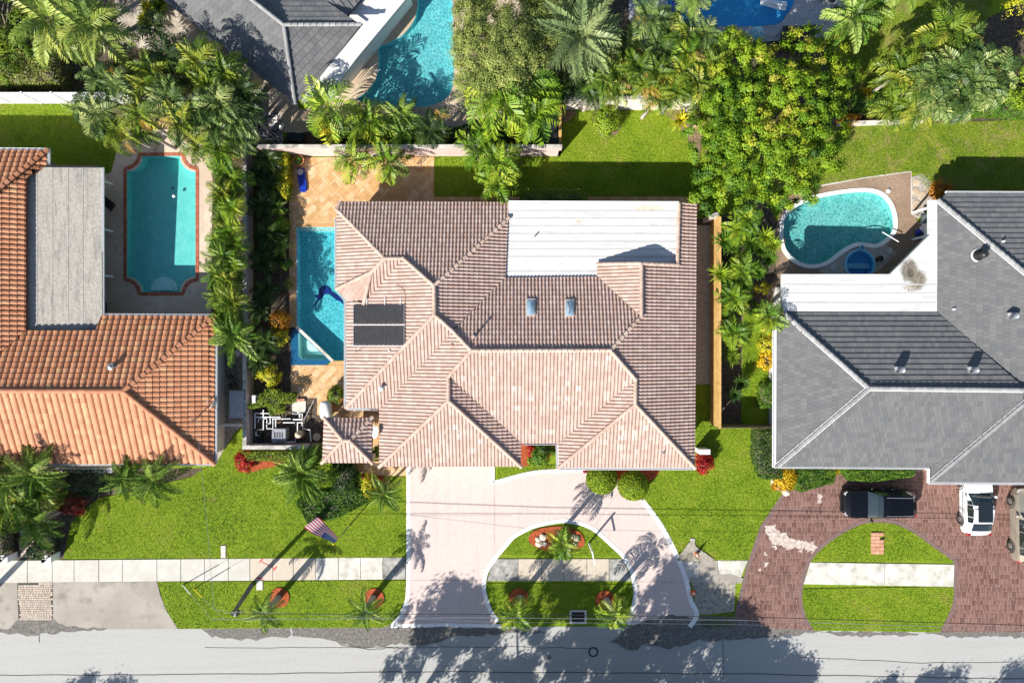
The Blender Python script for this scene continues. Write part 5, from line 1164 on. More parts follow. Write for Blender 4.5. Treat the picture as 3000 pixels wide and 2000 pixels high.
# trees on the far side of the street, whose shade falls on the road
def ring_lobes(cx, cy, Rm, h0, h1, n, r0, r1):
    out = []
    for i in range(n):
        a = GA * i; d = Rm * math.sqrt((i + .5) / n); q = P(cx, cy); out.append((q.x + d * math.cos(a), q.y + d * math.sin(a), h1 + (h0 - h1) * (d / Rm) ** 2 + random.uniform(-.4, .4), random.uniform(r0, r1)))
    return out
for (bx, by, cx, cy, Rm, h0, h1, n) in ((1340, 2345, 1330, 2225, 4.8, 6.4, 9.0, 14), (1480, 2360, 1500, 2275, 4.4, 4.5, 7.2, 17), (1860, 2360, 1830, 2240, 5.4, 4.6, 7.0, 30), (1990, 2370, 2040, 2290, 3.4, 4.4, 6.4, 14), (1020, 2330, 1030, 2190, 2.9, 6.2, 8.6, 10), (2440, 2400, 2490, 2365, 3.2, 4.4, 6.4, 11), (2720, 2400, 2770, 2330, 2.2, 4.6, 6.4, 6), (70, 2420, 50, 2362, 2.6, 4.4, 6.2, 8), (1600, 2330, 1640, 2160, 2.4, 7.2, 9.2, 8)):
    tree((bx, by), ring_lobes(cx, cy, Rm, h0, h1, int(n * 1.4), .85, 1.25), 'tree', 800, .13, 'street_tree', ('tall' if h1 > 8 else 'broad' if Rm > 4 else 'small') + ' shade tree on the far verge opposite ' + ('the terracotta house' if bx < 800 else 'the verge beside the pink driveway' if bx < 1200 else 'the wide driveway arm' if bx < 1400 else 'the driveway island' if bx < 1700 else 'the broken sidewalk' if bx < 1900 else 'the brown driveway mouth' if bx < 2200 else 'the lawn island' if bx < 2600 else 'the parked cars'), 'street trees across the road', .4, .2, .26, 12)

# ---------------- grass blades
gc = blades(430); gn = len(gc); gN = rng.normal(size=(gn, 3)); gN[:, 2] = np.abs(gN[:, 2]) * 1.1 + .3
gv = np.full(gn, .42) + rng.normal(size=gn) * .19
for k_, (f_, a_) in enumerate(((.35, .07), (.7, .09), (1.4, .085), (2.6, .075), (4.3, .06))):
    for th in (0.3 + k_, 2.0 + k_ * 1.7): gv += a_ * np.sin(gc[:, 0] * f_ * math.cos(th) + gc[:, 1] * f_ * math.sin(th) + k_ * 2.1 + np.sin(gc[:, 1] * f_ * .7 + th) * 1.5)
gv += np.where((gc[:, 0] > 18) & (gc[:, 1] > 9), .13, 0) + np.where((gc[:, 0] > -1) & (gc[:, 0] < 15) & (gc[:, 1] > 12.5), .06, 0)
gv -= np.where((gc[:, 0] > -22) & (gc[:, 0] < 12) & (gc[:, 1] < -8), .06, 0) * (np.sin(gc[:, 0] * .9) > -.2)
dz = sum(np.sin(gc[:, 0] * f_ + gc[:, 1] * f_ * g_ + ph) for f_, g_, ph in ((.5, .8, 1), (.9, -.6, 2.2), (1.7, .4, .4), (2.3, -1.1, 3), (3.9, .9, 5)))
gv += np.clip((dz - 1.8) * .35, 0, .42) - np.clip((-dz - 2.0) * .12, 0, .16)
gv += (rng.random(gn) < .02) * .3
go = leafmesh('grass', np.column_stack([gc, np.full(gn, .06) + rng.uniform(0, .03, gn)]), gN, .036, gv, 'l_blade', None, .28, Vector((0, 0, 0)))
stuff(go); tag(go, 'short green grass blades standing on the lawns', 'grass')
# ---------------- palms
LK = {'dusk': 'grey green', 'areca': 'yellow green', 'dark': 'deep green', 'bright': 'bright green', 'date': 'mid green'}
def zone_l(x, y): return 'overhanging the beige pool deck' if y > 360 else ('below the grey roof corner' if x > 620 else ('beside the sandy path' if y < 200 else ('at the lawn end of the vinyl fence' if x < 320 else 'above the middle of the vinyl fence')))
for (x, y, h, r, t) in ((291, 226, 4.6, 72, 'dusk'), (440, 207, 4.4, 66, 'areca'), (451, 88, 3.4, 62, 'dark'), (585, 180, 4.8, 74, 'areca'), (662, 214, 4.8, 72, 'areca'), (490, 165, 4.2, 70, 'dark'), (344, 252, 4.8, 74, 'dusk'), (430, 250, 4.6, 60, 'areca'), (497, 291, 5.0, 74, 'dusk'), (574, 325, 5.0, 78, 'dusk'), (413, 337, 4.8, 72, 'areca'), (291, 337, 4.6, 74, 'dusk'), (245, 318, 4.2, 64, 'dusk'), (650, 306, 5.0, 76, 'dusk'), (536, 363, 4.8, 70, 'areca'), (631, 375, 4.8, 74, 'dusk'), (344, 383, 4.4, 66, 'areca'), (593, 428, 4.2, 70, 'areca'), (650, 440, 4.2, 66, 'bright'), (705, 268, 4.6, 66, 'dark'), (421, 385, 4.2, 54, 'areca'), (690, 350, 4.6, 66, 'dusk'), (540, 230, 4.0, 66, 'dark'), (370, 170, 3.6, 60, 'dark'), (610, 250, 4.4, 66, 'areca'), (720, 320, 4.4, 60, 'dusk'), (700, 410, 4.2, 62, 'dusk'), (480, 230, 3.6, 60, 'areca')):
    palm(x, y, h, r, t, 15, LK[t] + ' thicket palm ' + zone_l(x, y), 'thicket palms by the vinyl fence', dead=.09)
for x, y, b, lab in ((151, 63, (200, 120), 'tall coconut palm with long pale fronds over the ficus hedge, beside the dirt corner'), (262, 73, (300, 130), 'tall coconut palm with long pale fronds leaning over the sandy path')):
    palm(x, y, 5.6, 118, 'coco', 17, lab, None, b, lo=-18, hi=60, rt=.13)
HD = 'bushy bright green palm in the row along the pink garden wall'
for (x, y, r, h) in ((668, 500, 52, 2.6), (705, 535, 52, 2.8), (655, 570, 52, 2.6), (700, 612, 64, 3.2), (650, 640, 50, 2.5), (690, 680, 54, 2.8), (640, 705, 52, 2.5), (715, 718, 54, 2.8), (655, 755, 52, 2.5), (702, 775, 54, 2.8), (635, 800, 50, 2.5), (680, 825, 54, 2.7), (650, 870, 58, 2.8), (700, 885, 60, 3.0), (660, 930, 52, 2.6), (690, 955, 56, 3.0), (712, 985, 66, 3.2), (690, 590, 50, 2.8)):
    x = min(x, 650 + (x - 650) * .6); h += random.uniform(-.3, .5); r *= random.uniform(.8, 1.1)
    palm(x, y, h, r, random.choice(['bright', 'bright', 'bright', 'areca', 'date']), 16, 'bushy palm ' + ('against the pink wall' if x > 664 else 'leaning over the beige pool deck') + (' next to the thicket' if y < 560 else ' level with the pool floater' if y < 660 else ' level with the sunlit pool half' if y < 760 else ' level with the pool steps' if y < 850 else ' beside the terracotta roof corner' if y < 940 else ' above the garden hose'), 'palms along the pink wall', lo=0, hi=72, rt=.06)
SH = 'dark green palm in the shaded bed between wall and pool'
for (x, y, r, h) in ((785, 470, 54, 1.3), (795, 545, 50, 1.0), (768, 600, 50, .9), (812, 612, 38, .7), (785, 690, 50, 1.0), (822, 725, 36, .6), (772, 765, 48, .9), (782, 850, 48, 1.0), (770, 520, 44, 1.0), (765, 905, 44, 1.0), (780, 1000, 46, 1.2), (760, 1060, 40, 1.0)):
    palm(x, y, h, r, 'dark' if x < 800 else 'date', 14, ('deep green palm against the pink wall' if x < 800 else 'mid green palm at the pool side') + ' in the shaded bed ' + ('near the travertine patio' if y < 640 else ('beside the main pool' if y < 880 else 'near the crotons')), 'shade palms beside the pool', lo=0, hi=72, rt=.05)
palm(962, 312, 3.4, 108, 'bright', 10, 'leaning palm with upright yellow green fronds beside the white flat roof', None, (1006, 372), lo=0, hi=55, rt=.12)
palm(1080, 362, 1.7, 92, 'bright', 14, 'full green palm in the bed behind the patio wall by the freeform pool', None, (1115, 412), rt=.12)
palm(1180, 345, 1.4, 66, 'date', 13, 'dark green palm at the pointed end of the freeform pool', None, (1190, 400), rt=.1)
palm(1185, 397, 1.6, 74, 'date', 13, 'dark green palm tucked behind the patio wall beside the full palm', None, (1190, 425), rt=.1)
palm(1258, 385, 2.6, 60, 'dark', 13, 'small dark palm in the bed behind the patio wall', None, (1255, 415), rt=.08)
palm(1292, 342, 3.0, 36, 'dusk', 6, 'half dead palm with a few wind blown fronds on a curved grey trunk', None, (1306, 416), dead=.5, lo=10, hi=60, rt=.12)
palm(1456, 258, 5.4, 140, 'bright', 14, 'tallest feather palm, long fronds hanging over the pool and patio wall', None, (1482, 352), lo=-10, hi=55, rt=.14, dead=.06)
palm(1540, 244, 5.0, 104, 'bright', 12, 'tall bright feather palm between tallest palm and silver date palm', None, (1560, 330), lo=-10, hi=60, rt=.12)
palm(1562, 322, 4.2, 102, 'bright', 12, 'bright feather palm with a frond lying across the black topped shed', None, (1575, 372), lo=-12, hi=50, rt=.12)
palm(1033, 467, 2.7, 72, 'bright', 11, 'palm planted in the travertine patio, the one closer to the terracotta pot', None, (1050, 462), lo=-25, rt=.09)
palm(1136, 474, 2.7, 72, 'bright', 11, 'palm planted in the travertine patio, the one closer to the lawn', None, (1150, 468), lo=-25, rt=.09)
palm(1397, 432, 3.0, 70, 'bright', 12, 'bright palm arching over the back wall beside the paired lawn palm', None, (1405, 470), rt=.1)
palm(1462, 474, 3.2, 76, 'bright', 12, 'bright palm on the lawn in front of the back wall', None, (1468, 500), rt=.1)
palm(1456, 535, 2.6, 72, 'bright', 12, 'bright palm drooping over the shaded lawn by the tile eave', None, (1468, 535), lo=-25, rt=.1)
palm(1698, 105, 5.2, 150, 'silver', 26, 'large silvery date palm with stiff spreading fronds', None, (1690, 150), lo=-15, hi=66, rt=.2)
def zone_m(x, y): return 'along the top of the cream wall' if y > 240 else ('beneath the silvery date palm' if x < 1800 else ('at the edge of the grey pool deck' if y < 130 else ('pressed against the big broadleaf tree' if x > 1990 else 'in the middle of the thicket behind the cream wall')))
for (x, y, h, r, t) in ((1906, 57, 4.6, 74, 'dusk'), (1960, 90, 4.2, 66, 'dusk'), (1867, 199, 4.4, 66, 'areca'), (1806, 214, 4.2, 66, 'areca'), (1921, 214, 4.4, 64, 'areca'), (1997, 214, 4.2, 64, 'areca'), (2017, 161, 4.4, 62, 'bright'), (2009, 105, 4.4, 60, 'areca'), (2066, 100, 4.4, 58, 'dusk'), (2140, 126, 4.2, 58, 'areca'), (2043, 245, 4.2, 62, 'areca'), (1890, 250, 4.2, 60, 'areca'), (1978, 268, 4.0, 62, 'areca'), (1768, 232, 4.0, 64, 'date'), (1714, 235, 3.4, 60, 'dark'), (1660, 210, 3.4, 60, 'dark'), (1940, 150, 4.0, 66, 'dusk'), (1850, 130, 3.8, 66, 'dark'), (1640, 262, 3.0, 50, 'dark'), (1800, 270, 3.6, 56, 'areca'), (2090, 190, 4.2, 60, 'areca'), (1925, 285, 3.8, 58, 'areca'), (2050, 290, 3.6, 56, 'areca'), (1735, 280, 3.0, 50, 'dark'), (2060, 340, 3.2, 50, 'areca')):
    palm(x, y, h, r, t, 14, LK[t] + ' palm ' + zone_m(x, y), 'thicket palms behind the cream wall', dead=.09)
palm(2030, -30, 5.5, 90, 'coco', 12, 'palm on a curved dark trunk leaning over the deep blue pool', None, (1962, 66), lo=-25, hi=45, rt=.12)
def zone_r(x, y): return 'over the hedge behind the patchy lawn' if y > 245 else ('beside the far narrow lawn' if x < 2700 else ('beside the bamboo clump' if x > 2860 else ('on the far side of the windblown group' if y < 160 else 'in the middle of the windblown group')))
for (x, y, h, r, t) in ((2774, 88, 4.6, 84, 'areca'), (2640, 214, 4.0, 74, 'areca'), (2680, 250, 4.2, 72, 'areca'), (2736, 225, 4.8, 78, 'dusk'), (2793, 207, 4.8, 76, 'dusk'), (2870, 184, 4.8, 78, 'dusk'), (2889, 262, 4.6, 76, 'dusk'), (2736, 287, 4.4, 74, 'dusk'), (2812, 290, 4.4, 70, 'dusk'), (2927, 214, 4.6, 70, 'dusk'), (2831, 115, 4.4, 66, 'dusk'), (2690, 310, 3.8, 62, 'areca'), (2850, 240, 4.8, 70, 'dusk'), (2660, 170, 3.8, 62, 'areca'), (2780, 150, 4.4, 66, 'areca')):
    palm(x, y, h, r, t, 15, LK[t] + ' palm ' + zone_r(x, y), 'windblown palm group', dead=.05)
palm(2613, 325, 2.8, 66, 'areca', 14, 'low palm at the hedge edge beside the orange croton', None, (2612, 345), rt=.08)
palm(2498, 57, 5.0, 92, 'date', 18, 'dark feather palm beside the black canopy and far lawn', None, (2500, 90), lo=-20, rt=.14)
palm(2570, 20, 4.6, 66, 'date', 14, 'dark feather palm further along the far lawn edge', None, (2560, 60), rt=.12)
palm(2660, -50, 5.6, 80, 'coco', 14, 'palm beyond the far lawn casting a feathery shade', None, (2640, -60), rt=.12)
RS = 'feather palm in the side strip between wooden fence and grey house'
RSL = ['just past the dracaenas', 'closest to the wooden gate', 'under the broadleaf tree', 'at the back end of the fence', 'among the dracaenas']
for (x, y, r, h) in ((2150, 871, 52, 2.4), (2150, 971, 58, 2.6), (2190, 640, 52, 3.0), (2160, 670, 46, 2.6), (2175, 790, 50, 2.2)): palm(x, y, h, r, 'bright', 14, 'feather palm beside the wooden fence ' + RSL.pop(0), 'palms along the wooden fence', rt=.07)
palm(2257, 930, 3.2, 58, 'bright', 15, 'feather palm touching the corner of the white flat roof', None, (2235, 930), rt=.09)
palm(371, 1401, 2.8, 76, 'date', 20, 'round headed palm before the terracotta house, beside the red bromeliads', None, (376, 1390), lo=-10, rt=.13)
palm(455, 1401, 3.0, 86, 'date', 20, 'round headed palm before the terracotta house, on the open lawn side', None, (458, 1390), lo=-10, rt=.13)
FL = 'palm in the crowded corner bed before the terracotta house'
for (x, y, h, r, t) in ((96, 1390, 3.4, 86, 'date'), (20, 1420, 3.6, 78, 'date'), (118, 1440, 3.0, 70, 'areca'), (20, 1490, 3.0, 72, 'areca'), (105, 1530, 2.6, 74, 'date'), (-30, 1380, 3.2, 70, 'date'), (60, 1470, 3.0, 64, 'date')): palm(x, y, h, r, t, 17, LK[t] + ' palm in the crowded corner bed ' + ('under the terracotta eave' if y < 1430 else ('over the clipped hedges' if y > 1500 else 'beside the bromeliads')), 'corner bed palms', rt=.11, dead=.03)
palm(890, 1386, 1.9, 100, 'date', 30, 'wide low date palm in the front lawn beside the pyramid roof', None, (895, 1378), lo=-12, rt=.14)
palm(1126, 1448, 2.2, 58, 'date', 16, 'small palm at the edge of the pink driveway by the yellow shrub', None, (1124, 1430), rt=.08)
for (x, y, bx, by, lab, az) in ((776, 1796, 816, 1748, 'street palm in a red mulch ring beside the leaning utility pole', 0), (1070, 1790, 1093, 1750, 'street palm in a red mulch ring on the verge beside the pink driveway', 1), (1516, 1802, 1524, 1748, 'island palm in a red mulch ring, closer to the wide driveway arm', 2), (1801, 1802, 1776, 1756, 'island palm in a red mulch ring, closer to the broken sidewalk', 3)):
    palm(x, y, 2.9, 66, 'date' if x < 1200 else 'bright', 11, lab, None, (bx, by), lo=-15, hi=58, rt=.17)
    mulch([(p_[0] + (bx - 1500) * 0, p_[1]) for p_ in arcpts(bx + (4 if bx < 1500 else -4), by, 29, 0, 324, 9)])
palm(1650, 1592, 2.5, 60, 'bright', 11, 'palm in the boulder ringed mulch bed on the driveway island', None, (1640, 1560), lo=-18, hi=62, rt=.12)

palm(-190, 1820, 5.8, 110, 'coco', 15, 'street palm beyond the far end of the concrete apron', None, (-150, 1860), rt=.16)
# ---------------- spiky rosettes
def rosette(px, py, h, rpx, mat, nblade, name, label, cat, group=None, heads=1, wid=.045):
    c = P(px, py, h); r = rpx / S; t_ = thing(name, label, cat, (c.x, c.y, 0), group)
    for hd in range(heads):
        o_ = Vector((random.uniform(-.6, .6) * r, random.uniform(-.6, .6) * r, random.uniform(-.3, .1))) if heads > 1 else Vector(); mb = MB(); cc = c + o_
        for k in range(nblade):
            a = GA * k; el = R(75 - 70 * (k / nblade) + random.uniform(-8, 8)); L = r * random.uniform(.8, 1.1) * (1.0 if heads == 1 else .75)
            d = Vector((math.cos(a) * math.cos(el), math.sin(a) * math.cos(el), math.sin(el))); s_ = Vector((-math.sin(a), math.cos(a), 0)); w = wid
            m_ = cc + d * L * .5; tip = cc + d * L - Vector((0, 0, L * .22 * math.cos(el)))
            mb.rn = min(1, max(0, .45 + random.uniform(-.3, .4)))
            mb.add([cc - s_ * w * .5, cc + s_ * w * .5, m_ + s_ * w, m_ - s_ * w, tip], [[0, 1, 2, 3], [3, 2, 4]])
        mb.build('leaf_rosette', M['l_' + mat], t_)
        MB().tube([(c.x, c.y, -.01), cc], [.05, .04], 6).build('stem', M['bark'], t_)
    return t_
for (x, y, r, hd) in ((2119, 707, 46, 1), (2195, 712, 44, 1), (2108, 802, 42, 1), (2165, 740, 44, 2), (2207, 690, 44, 2), (2250, 700, 52, 2), (2235, 772, 50, 2), (2195, 820, 40, 2), (2215, 740, 40, 2)):
    rosette(x, y, random.uniform(1.4, 2.2), r, 'jasmine' if x % 2 else 'ball', 44, 'dracaena', 'spiky green dracaena in the side strip beside the kidney pool', 'shrub', 'dracaenas by the kidney pool', hd)
rosette(2138, 1055, 1.2, 44, 'hedge', 44, 'dracaena', 'shaded strappy plant at the front end of the wooden fence strip', 'shrub', None, 2)
rosette(2160, 1130, 1.0, 44, 'darkshrub', 44, 'dracaena', 'dark strappy plant in the shade behind the wooden gate', 'shrub', None, 2)
rosette(1992, 356, .9, 40, 'yellow', 22, 'agave', 'yellow green agave like plant beside the cream wall end', 'shrub', None, 1, .09)
rosette(2448, 36, 1.6, 30, 'darkshrub', 34, 'dracaena', 'small dark dracaena on the grey pool deck', 'shrub')
rosette(405, 30, 1.2, 46, 'yellow', 34, 'bird_nest_plant', 'yellow green strappy plant beside the sandy path and grey roof', 'shrub', None, 2, .08)
rosette(455, 25, 1.0, 50, 'hedge', 34, 'bird_nest_plant', 'bronze green strappy plant under the grey roof edge', 'shrub', None, 2, .08)

# ---------------- shrubs and hedges
for x, y, lab in ((1763, 1403, 'round clipped green shrub by the entry, on the driveway side'), (1855, 1422, 'round clipped green shrub by the entry, on the lawn side')):
    shrub(x, y, 1.6, 46, 44, 'ball', 3200, .05, 'round_shrub', lab, base=.5, ball=True)
shrub(1584, 1335, 1.4, 28, 32, 'jasmine', 900, .06, 'entry_shrub', 'leafy green shrub in the mulch bed between the two gables', base=.55)
shrub(1590, 1310, 1.8, 18, 14, 'darkshrub', 400, .06, 'entry_shrub', 'dark shrub under the entry eave behind the leafy one', base=.5)
shrub(718, 1348, 1.0, 30, 34, 'red', 900, .06, 'red_shrub', 'bright red shrub at the corner of the pump yard wall', base=.5)
shrub(2064, 1358, 1.1, 28, 32, 'red', 800, .06, 'red_shrub', 'dark red shrub in the mulch beside the white utility box', base=.4)
shrub(1725, 1378, .7, 16, 9, 'red', 250, .05, 'red_shrub', 'small red shrub under the gable eave beside round shrub', base=.4)
shrub(822, 940, 1.3, 28, 32, 'orange', 800, .06, 'croton', 'orange croton bush beside the spa', base=.55)
shrub(818, 985, 1.2, 27, 30, 'yellow', 800, .06, 'croton', 'yellow croton bush below the orange one beside the spa', base=.6)
shrub(790, 1100, 1.3, 36, 34, 'yellow', 900, .06, 'croton', 'yellow variegated shrub beside the pink wall and patio', base=.55)
shrub(825, 660, 1.2, 26, 26, 'hedge', 900, .045, 'round_shrub', 'ball shaped olive green shrub in the shaded pool bed', base=.35, ball=True)
shrub(985, 1155, 1.2, 26, 26, 'hedge', 700, .05, 'potted_shrub', 'olive green shrub in a terracotta bowl by the patio', base=.4)
p_ = P(985, 1160); MB().lathe(p_ + Vector((0, 0, .05)), [(.35, 0), (.5, .3), (.55, .32), (.48, .3), (.3, .1)], 20).solo('terracotta_bowl', M['terracotta'], p_, 'wide terracotta bowl holding the olive green shrub', 'pot')
hedge([(828, 450), (856, 440), (860, 560), (850, 590), (828, 560), (812, 500)], 1.2, 'yellow', 1500, .06, 'hedge', 'yellow green hedge beside the travertine patio and blue float', .45)
hedge([(744, 1185), (800, 1135), (830, 1140), (835, 1150), (870, 1148), (872, 1175), (836, 1178), (838, 1205), (806, 1210), (800, 1182), (750, 1192)], 1.1, 'hedge', 1700, .05, 'hedge', 'clipped y shaped hedge above the pump yard', .5)
hedge([(728, 1318), (945, 1318), (945, 1342), (740, 1342)], .9, 'hedge', 1600, .05, 'hedge', 'clipped hedge along the street side of the pump yard wall', .5)
hedge([(1530, 576), (1700, 576), (1714, 592), (1700, 607), (1530, 606), (1524, 590)], 2.15, 'hedge', 1300, .05, 'hedge', 'low olive hedge against the back wall of the pink tiled house', .4)
shrub(1778, 352, 1.5, 40, 46, 'ball', 1700, .065, 'garden_shrub', 'rounded yellow green shrub in a soil ring against the cream wall', base=.42, clumps=60)
hedge([(20, 180), (220, 190), (212, 268), (-20, 272), (-80, 266), (-80, 200)], 2.3, 'ficus', 3600, .075, 'hedge', 'pale flecked ficus hedge behind the white vinyl fence', .5)
hedge([(-80, 60), (40, 60), (60, 180), (-80, 200)], 2.0, 'ficus', 2200, .075, 'hedge', 'olive ficus hedge in the far corner under the coconut palms', .35)
hedge([(2830, 300), (3090, 270), (3090, 355), (2960, 352), (2840, 345)], 1.5, 'jasmine', 3000, .07, 'hedge', 'long green hedge at the back of the right hand lawn', .45)
hedge([(2450, 300), (2560, 285), (2850, 310), (2850, 350), (2700, 350), (2640, 340), (2480, 335)], 1.1, 'jasmine', 2600, .07, 'hedge', 'low green undergrowth beneath the windblown palms', .5)
shrub(2485, 352, .9, 34, 20, 'orange', 600, .06, 'croton', 'orange croton at the end of the low garden wall', base=.6)
shrub(2536, 278, 1.2, 18, 26, 'gold', 260, .07, 'croton', 'golden bladed clump above the orange croton', base=.4)
shrub(2755, 560, 1.3, 34, 30, 'orange', 800, .065, 'croton', 'orange red croton bush at the roof corner by the stepping stones', base=.4)
shrub(957, 378, 1.6, 24, 30, 'gold', 700, .06, 'croton', 'golden orange croton behind the patio wall', base=.55)
shrub(2245, 965, 1.0, 22, 24, 'yellow', 500, .06, 'croton', 'pale yellow croton against the grey house wall, nearest the flat roof', base=.6)
shrub(2243, 1010, 1.1, 24, 30, 'yellow', 600, .06, 'croton', 'yellow croton in the middle of the row along the grey house', base=.65)
shrub(2242, 1055, 1.0, 24, 34, 'gold', 600, .06, 'croton', 'golden orange croton at the street end of the row along the grey house', base=.6)
hedge([(2215, 1130), (2262, 1110), (2266, 1180), (2216, 1190)], 1.3, 'jasmine', 700, .06, 'hedge', 'green bush beside the wooden side gate', .45)
hedge([(2200, 1250), (2268, 1248), (2268, 1390), (2215, 1390), (2196, 1330)], 1.4, 'darkshrub', 1800, .06, 'hedge', 'dark green hedge along the west wall of the grey house', .6)
shrub(2298, 1400, 1.0, 36, 34, 'gold', 1100, .055, 'croton', 'golden yellow shrub at the corner of the brown driveway', base=.5)
shrub(2283, 1425, .7, 20, 16, 'orange', 350, .05, 'croton', 'orange shrub at the foot of the golden one', base=.5)
hedge([(2330, 1372), (2430, 1372), (2425, 1405), (2330, 1432), (2320, 1400)], .9, 'jasmine', 1200, .06, 'hedge', 'green hedge between golden shrubs under the grey eave', .4)
hedge([(2456, 1372), (2660, 1372), (2650, 1388), (2540, 1402), (2470, 1398)], .9, 'jasmine', 1600, .06, 'hedge', 'long green hedge under the grey eave behind the black car', .5)
shrub(2440, 1382, .8, 18, 16, 'gold', 350, .05, 'croton', 'small golden shrub between the two green hedges', base=.5)
shrub(1010, 1395, 1.3, 46, 52, 'darkshrub', 1500, .07, 'ti_plant', 'dark leaved shrub mass beside the date palm', base=.25, aspect=.3)
shrub(1000, 1345, 1.4, 36, 26, 'darkshrub', 700, .06, 'shrub', 'dark green shrub under the pyramid roof eave', base=.4)
shrub(1086, 1418, 1.0, 26, 36, 'yellow', 900, .055, 'croton', 'bright yellow green shrub beside the front walkway', base=.55)
shrub(1100, 1325, 1.0, 10, 20, 'jasmine', 250, .05, 'shrub', 'small green shrub between pyramid roof and garage', base=.5)
hedge([(900, 1440), (1080, 1430), (1075, 1470), (985, 1515), (905, 1528), (870, 1470)], .25, 'jasmine', 2600, .06, 'ground_cover', 'dark green ground cover patch beside the flag', .3, cat='ground cover')
shrub(205, 1470, .8, 44, 32, 'croton', 1100, .08, 'bromeliad_bed', 'red and green bromeliads edging the corner bed', base=.5, aspect=.28, stem=False)
shrub(235, 1490, .5, 20, 20, 'red', 350, .07, 'bromeliad_bed', 'pink red bromeliads at the lawn edge of the corner bed', base=.7, aspect=.28, stem=False)
for a, b, l in ((-10, 52, 'dark clipped hedge at the far side of the pale paver path'), (124, 176, 'dark clipped hedge between pale paver path and lawn')):
    hedge([(a - 20 if a < 0 else a, 1545), (b, 1545), (b, 1616), (a - 20 if a < 0 else a, 1616)], 1.5, 'darkshrub', 1100, .05, 'hedge', l, .5)
hedge([(-80, 1372), (330, 1372), (300, 1440), (200, 1450), (-80, 1430)], .8, 'darkshrub', 2400, .06, 'hedge', 'dark shrubs against the terracotta house front', .35)
hedge([(1010, 392), (1290, 385), (1600, 372), (1600, 420), (1000, 425)], .7, 'darkshrub', 2600, .07, 'hedge', 'dark undergrowth behind the patio wall', .3)
hedge([(1610, 215), (1800, 260), (1790, 306), (1640, 310), (1590, 300)], 1.4, 'darkshrub', 2200, .09, 'hedge', 'dark glossy shrubs behind the cream wall beneath the silver palm', .5)
for x, y, rx, ry, lab in ((700, 1010, 40, 30, 'low plants at the foot of the pink wall beside the garden hose'), (770, 1035, 30, 30, 'low plants on the pool side of the pink wall')):
    shrub(x, y, .7, rx, ry, 'darkshrub', 500, .06, 'undergrowth', lab, base=.5)
shrub(1560, 1318, .8, 18, 20, 'red', 260, .05, 'entry_shrub', 'small red leaved plant at the edge of the entry mulch bed', base=.6)
shrub(1612, 1318, 1.0, 20, 18, 'jasmine', 420, .055, 'entry_shrub', 'green bush under the entry gutter by the white column', base=.5)
shrub(1560, 1345, .7, 16, 16, 'ball', 300, .05, 'entry_shrub', 'light green tuft at the front of the entry bed', base=.5)
shrub(1648, 1572, .8, 30, 18, 'hedge', 600, .055, 'island_shrub', 'green yellow shrub among the island boulders', base=.6)
for x, y, rx, ry, mt, lab in ((842, 560, 18, 24, 'hedge', 'olive shrub at the patio end of the shaded pool bed'), (838, 770, 18, 22, 'jasmine', 'green shrub at the pool side below the round olive shrub'), (846, 830, 14, 18, 'ficus', 'pale flecked shrub at the pool edge of the shaded bed'), (835, 690, 14, 14, 'darkshrub', 'dark shrub beneath the round olive shrub'), (2200, 900, 20, 24, 'jasmine', 'green shrub in the side strip by the grass'), (2135, 930, 20, 26, 'ball', 'light green shrub against the wooden fence'), (2230, 845, 26, 18, 'yellow', 'yellow green shrub below the dracaenas')):
    shrub(x, y, .9, rx, ry, mt, 420, .055, 'garden_shrub', lab, base=.5)
# mulch beds
mulch([(745, 1342), (830, 1340), (815, 1362), (770, 1372), (738, 1380)]); mulch([(1515, 1300), (1545, 1300), (1552, 1350), (1545, 1362), (1522, 1360)]); mulch([(1600, 1300), (1632, 1305), (1612, 1335), (1588, 1352), (1580, 1340)])
mulch([(1795, 1366), (1840, 1366), (1845, 1390), (1825, 1405), (1798, 1400)]); mulch([(2038, 1325), (2075, 1325), (2072, 1370), (2045, 1376), (2038, 1372)]); mulch([(1548, 1580), (1570, 1550), (1640, 1540), (1690, 1552), (1712, 1580), (1700, 1605), (1640, 1612), (1580, 1605)])
mulch([(1060, 1390), (1130, 1396), (1140, 1425), (1110, 1460), (1080, 1420)]); mulch([(1870, 1372), (1930, 1372), (1915, 1400), (1885, 1410)])
# boulders in the island bed
def rock(px, py, r, label, group=None):
    p = P(px, py, .06); vs, fs = [], []; bm = bmesh.new(); bmesh.ops.create_icosphere(bm, subdivisions=2, radius=1)
    for v in bm.verts: v.co *= r * random.uniform(.8, 1.12); v.co.z *= .65
    me = bpy.data.meshes.new('boulder'); bm.to_mesh(me); bm.free(); me.materials.append(M['rock']); tag(put('boulder', me, None, p + Vector((0, 0, r * .35))), label, 'boulder', group)
for x, y, r in ((1576, 1578, .2), (1590, 1572, .24), (1582, 1592, .22), (1596, 1590, .18), (1574, 1592, .16), (1690, 1576, .24), (1680, 1570, .2), (1684, 1590, .18), (1668, 1568, .18)): rock(x, y, r, 'pale limestone boulder in the red mulch of the driveway island', 'boulders in the island bed')
for x, y, r, l in ((1000, 1420, .25, 'limestone rock beside the dark shrub mass'), (2300, 1440, .3, 'pale rock at the foot of the golden shrub'), (2268, 1412, .3, 'grey stone edging at the corner of the golden shrub')): rock(x, y, r, l)
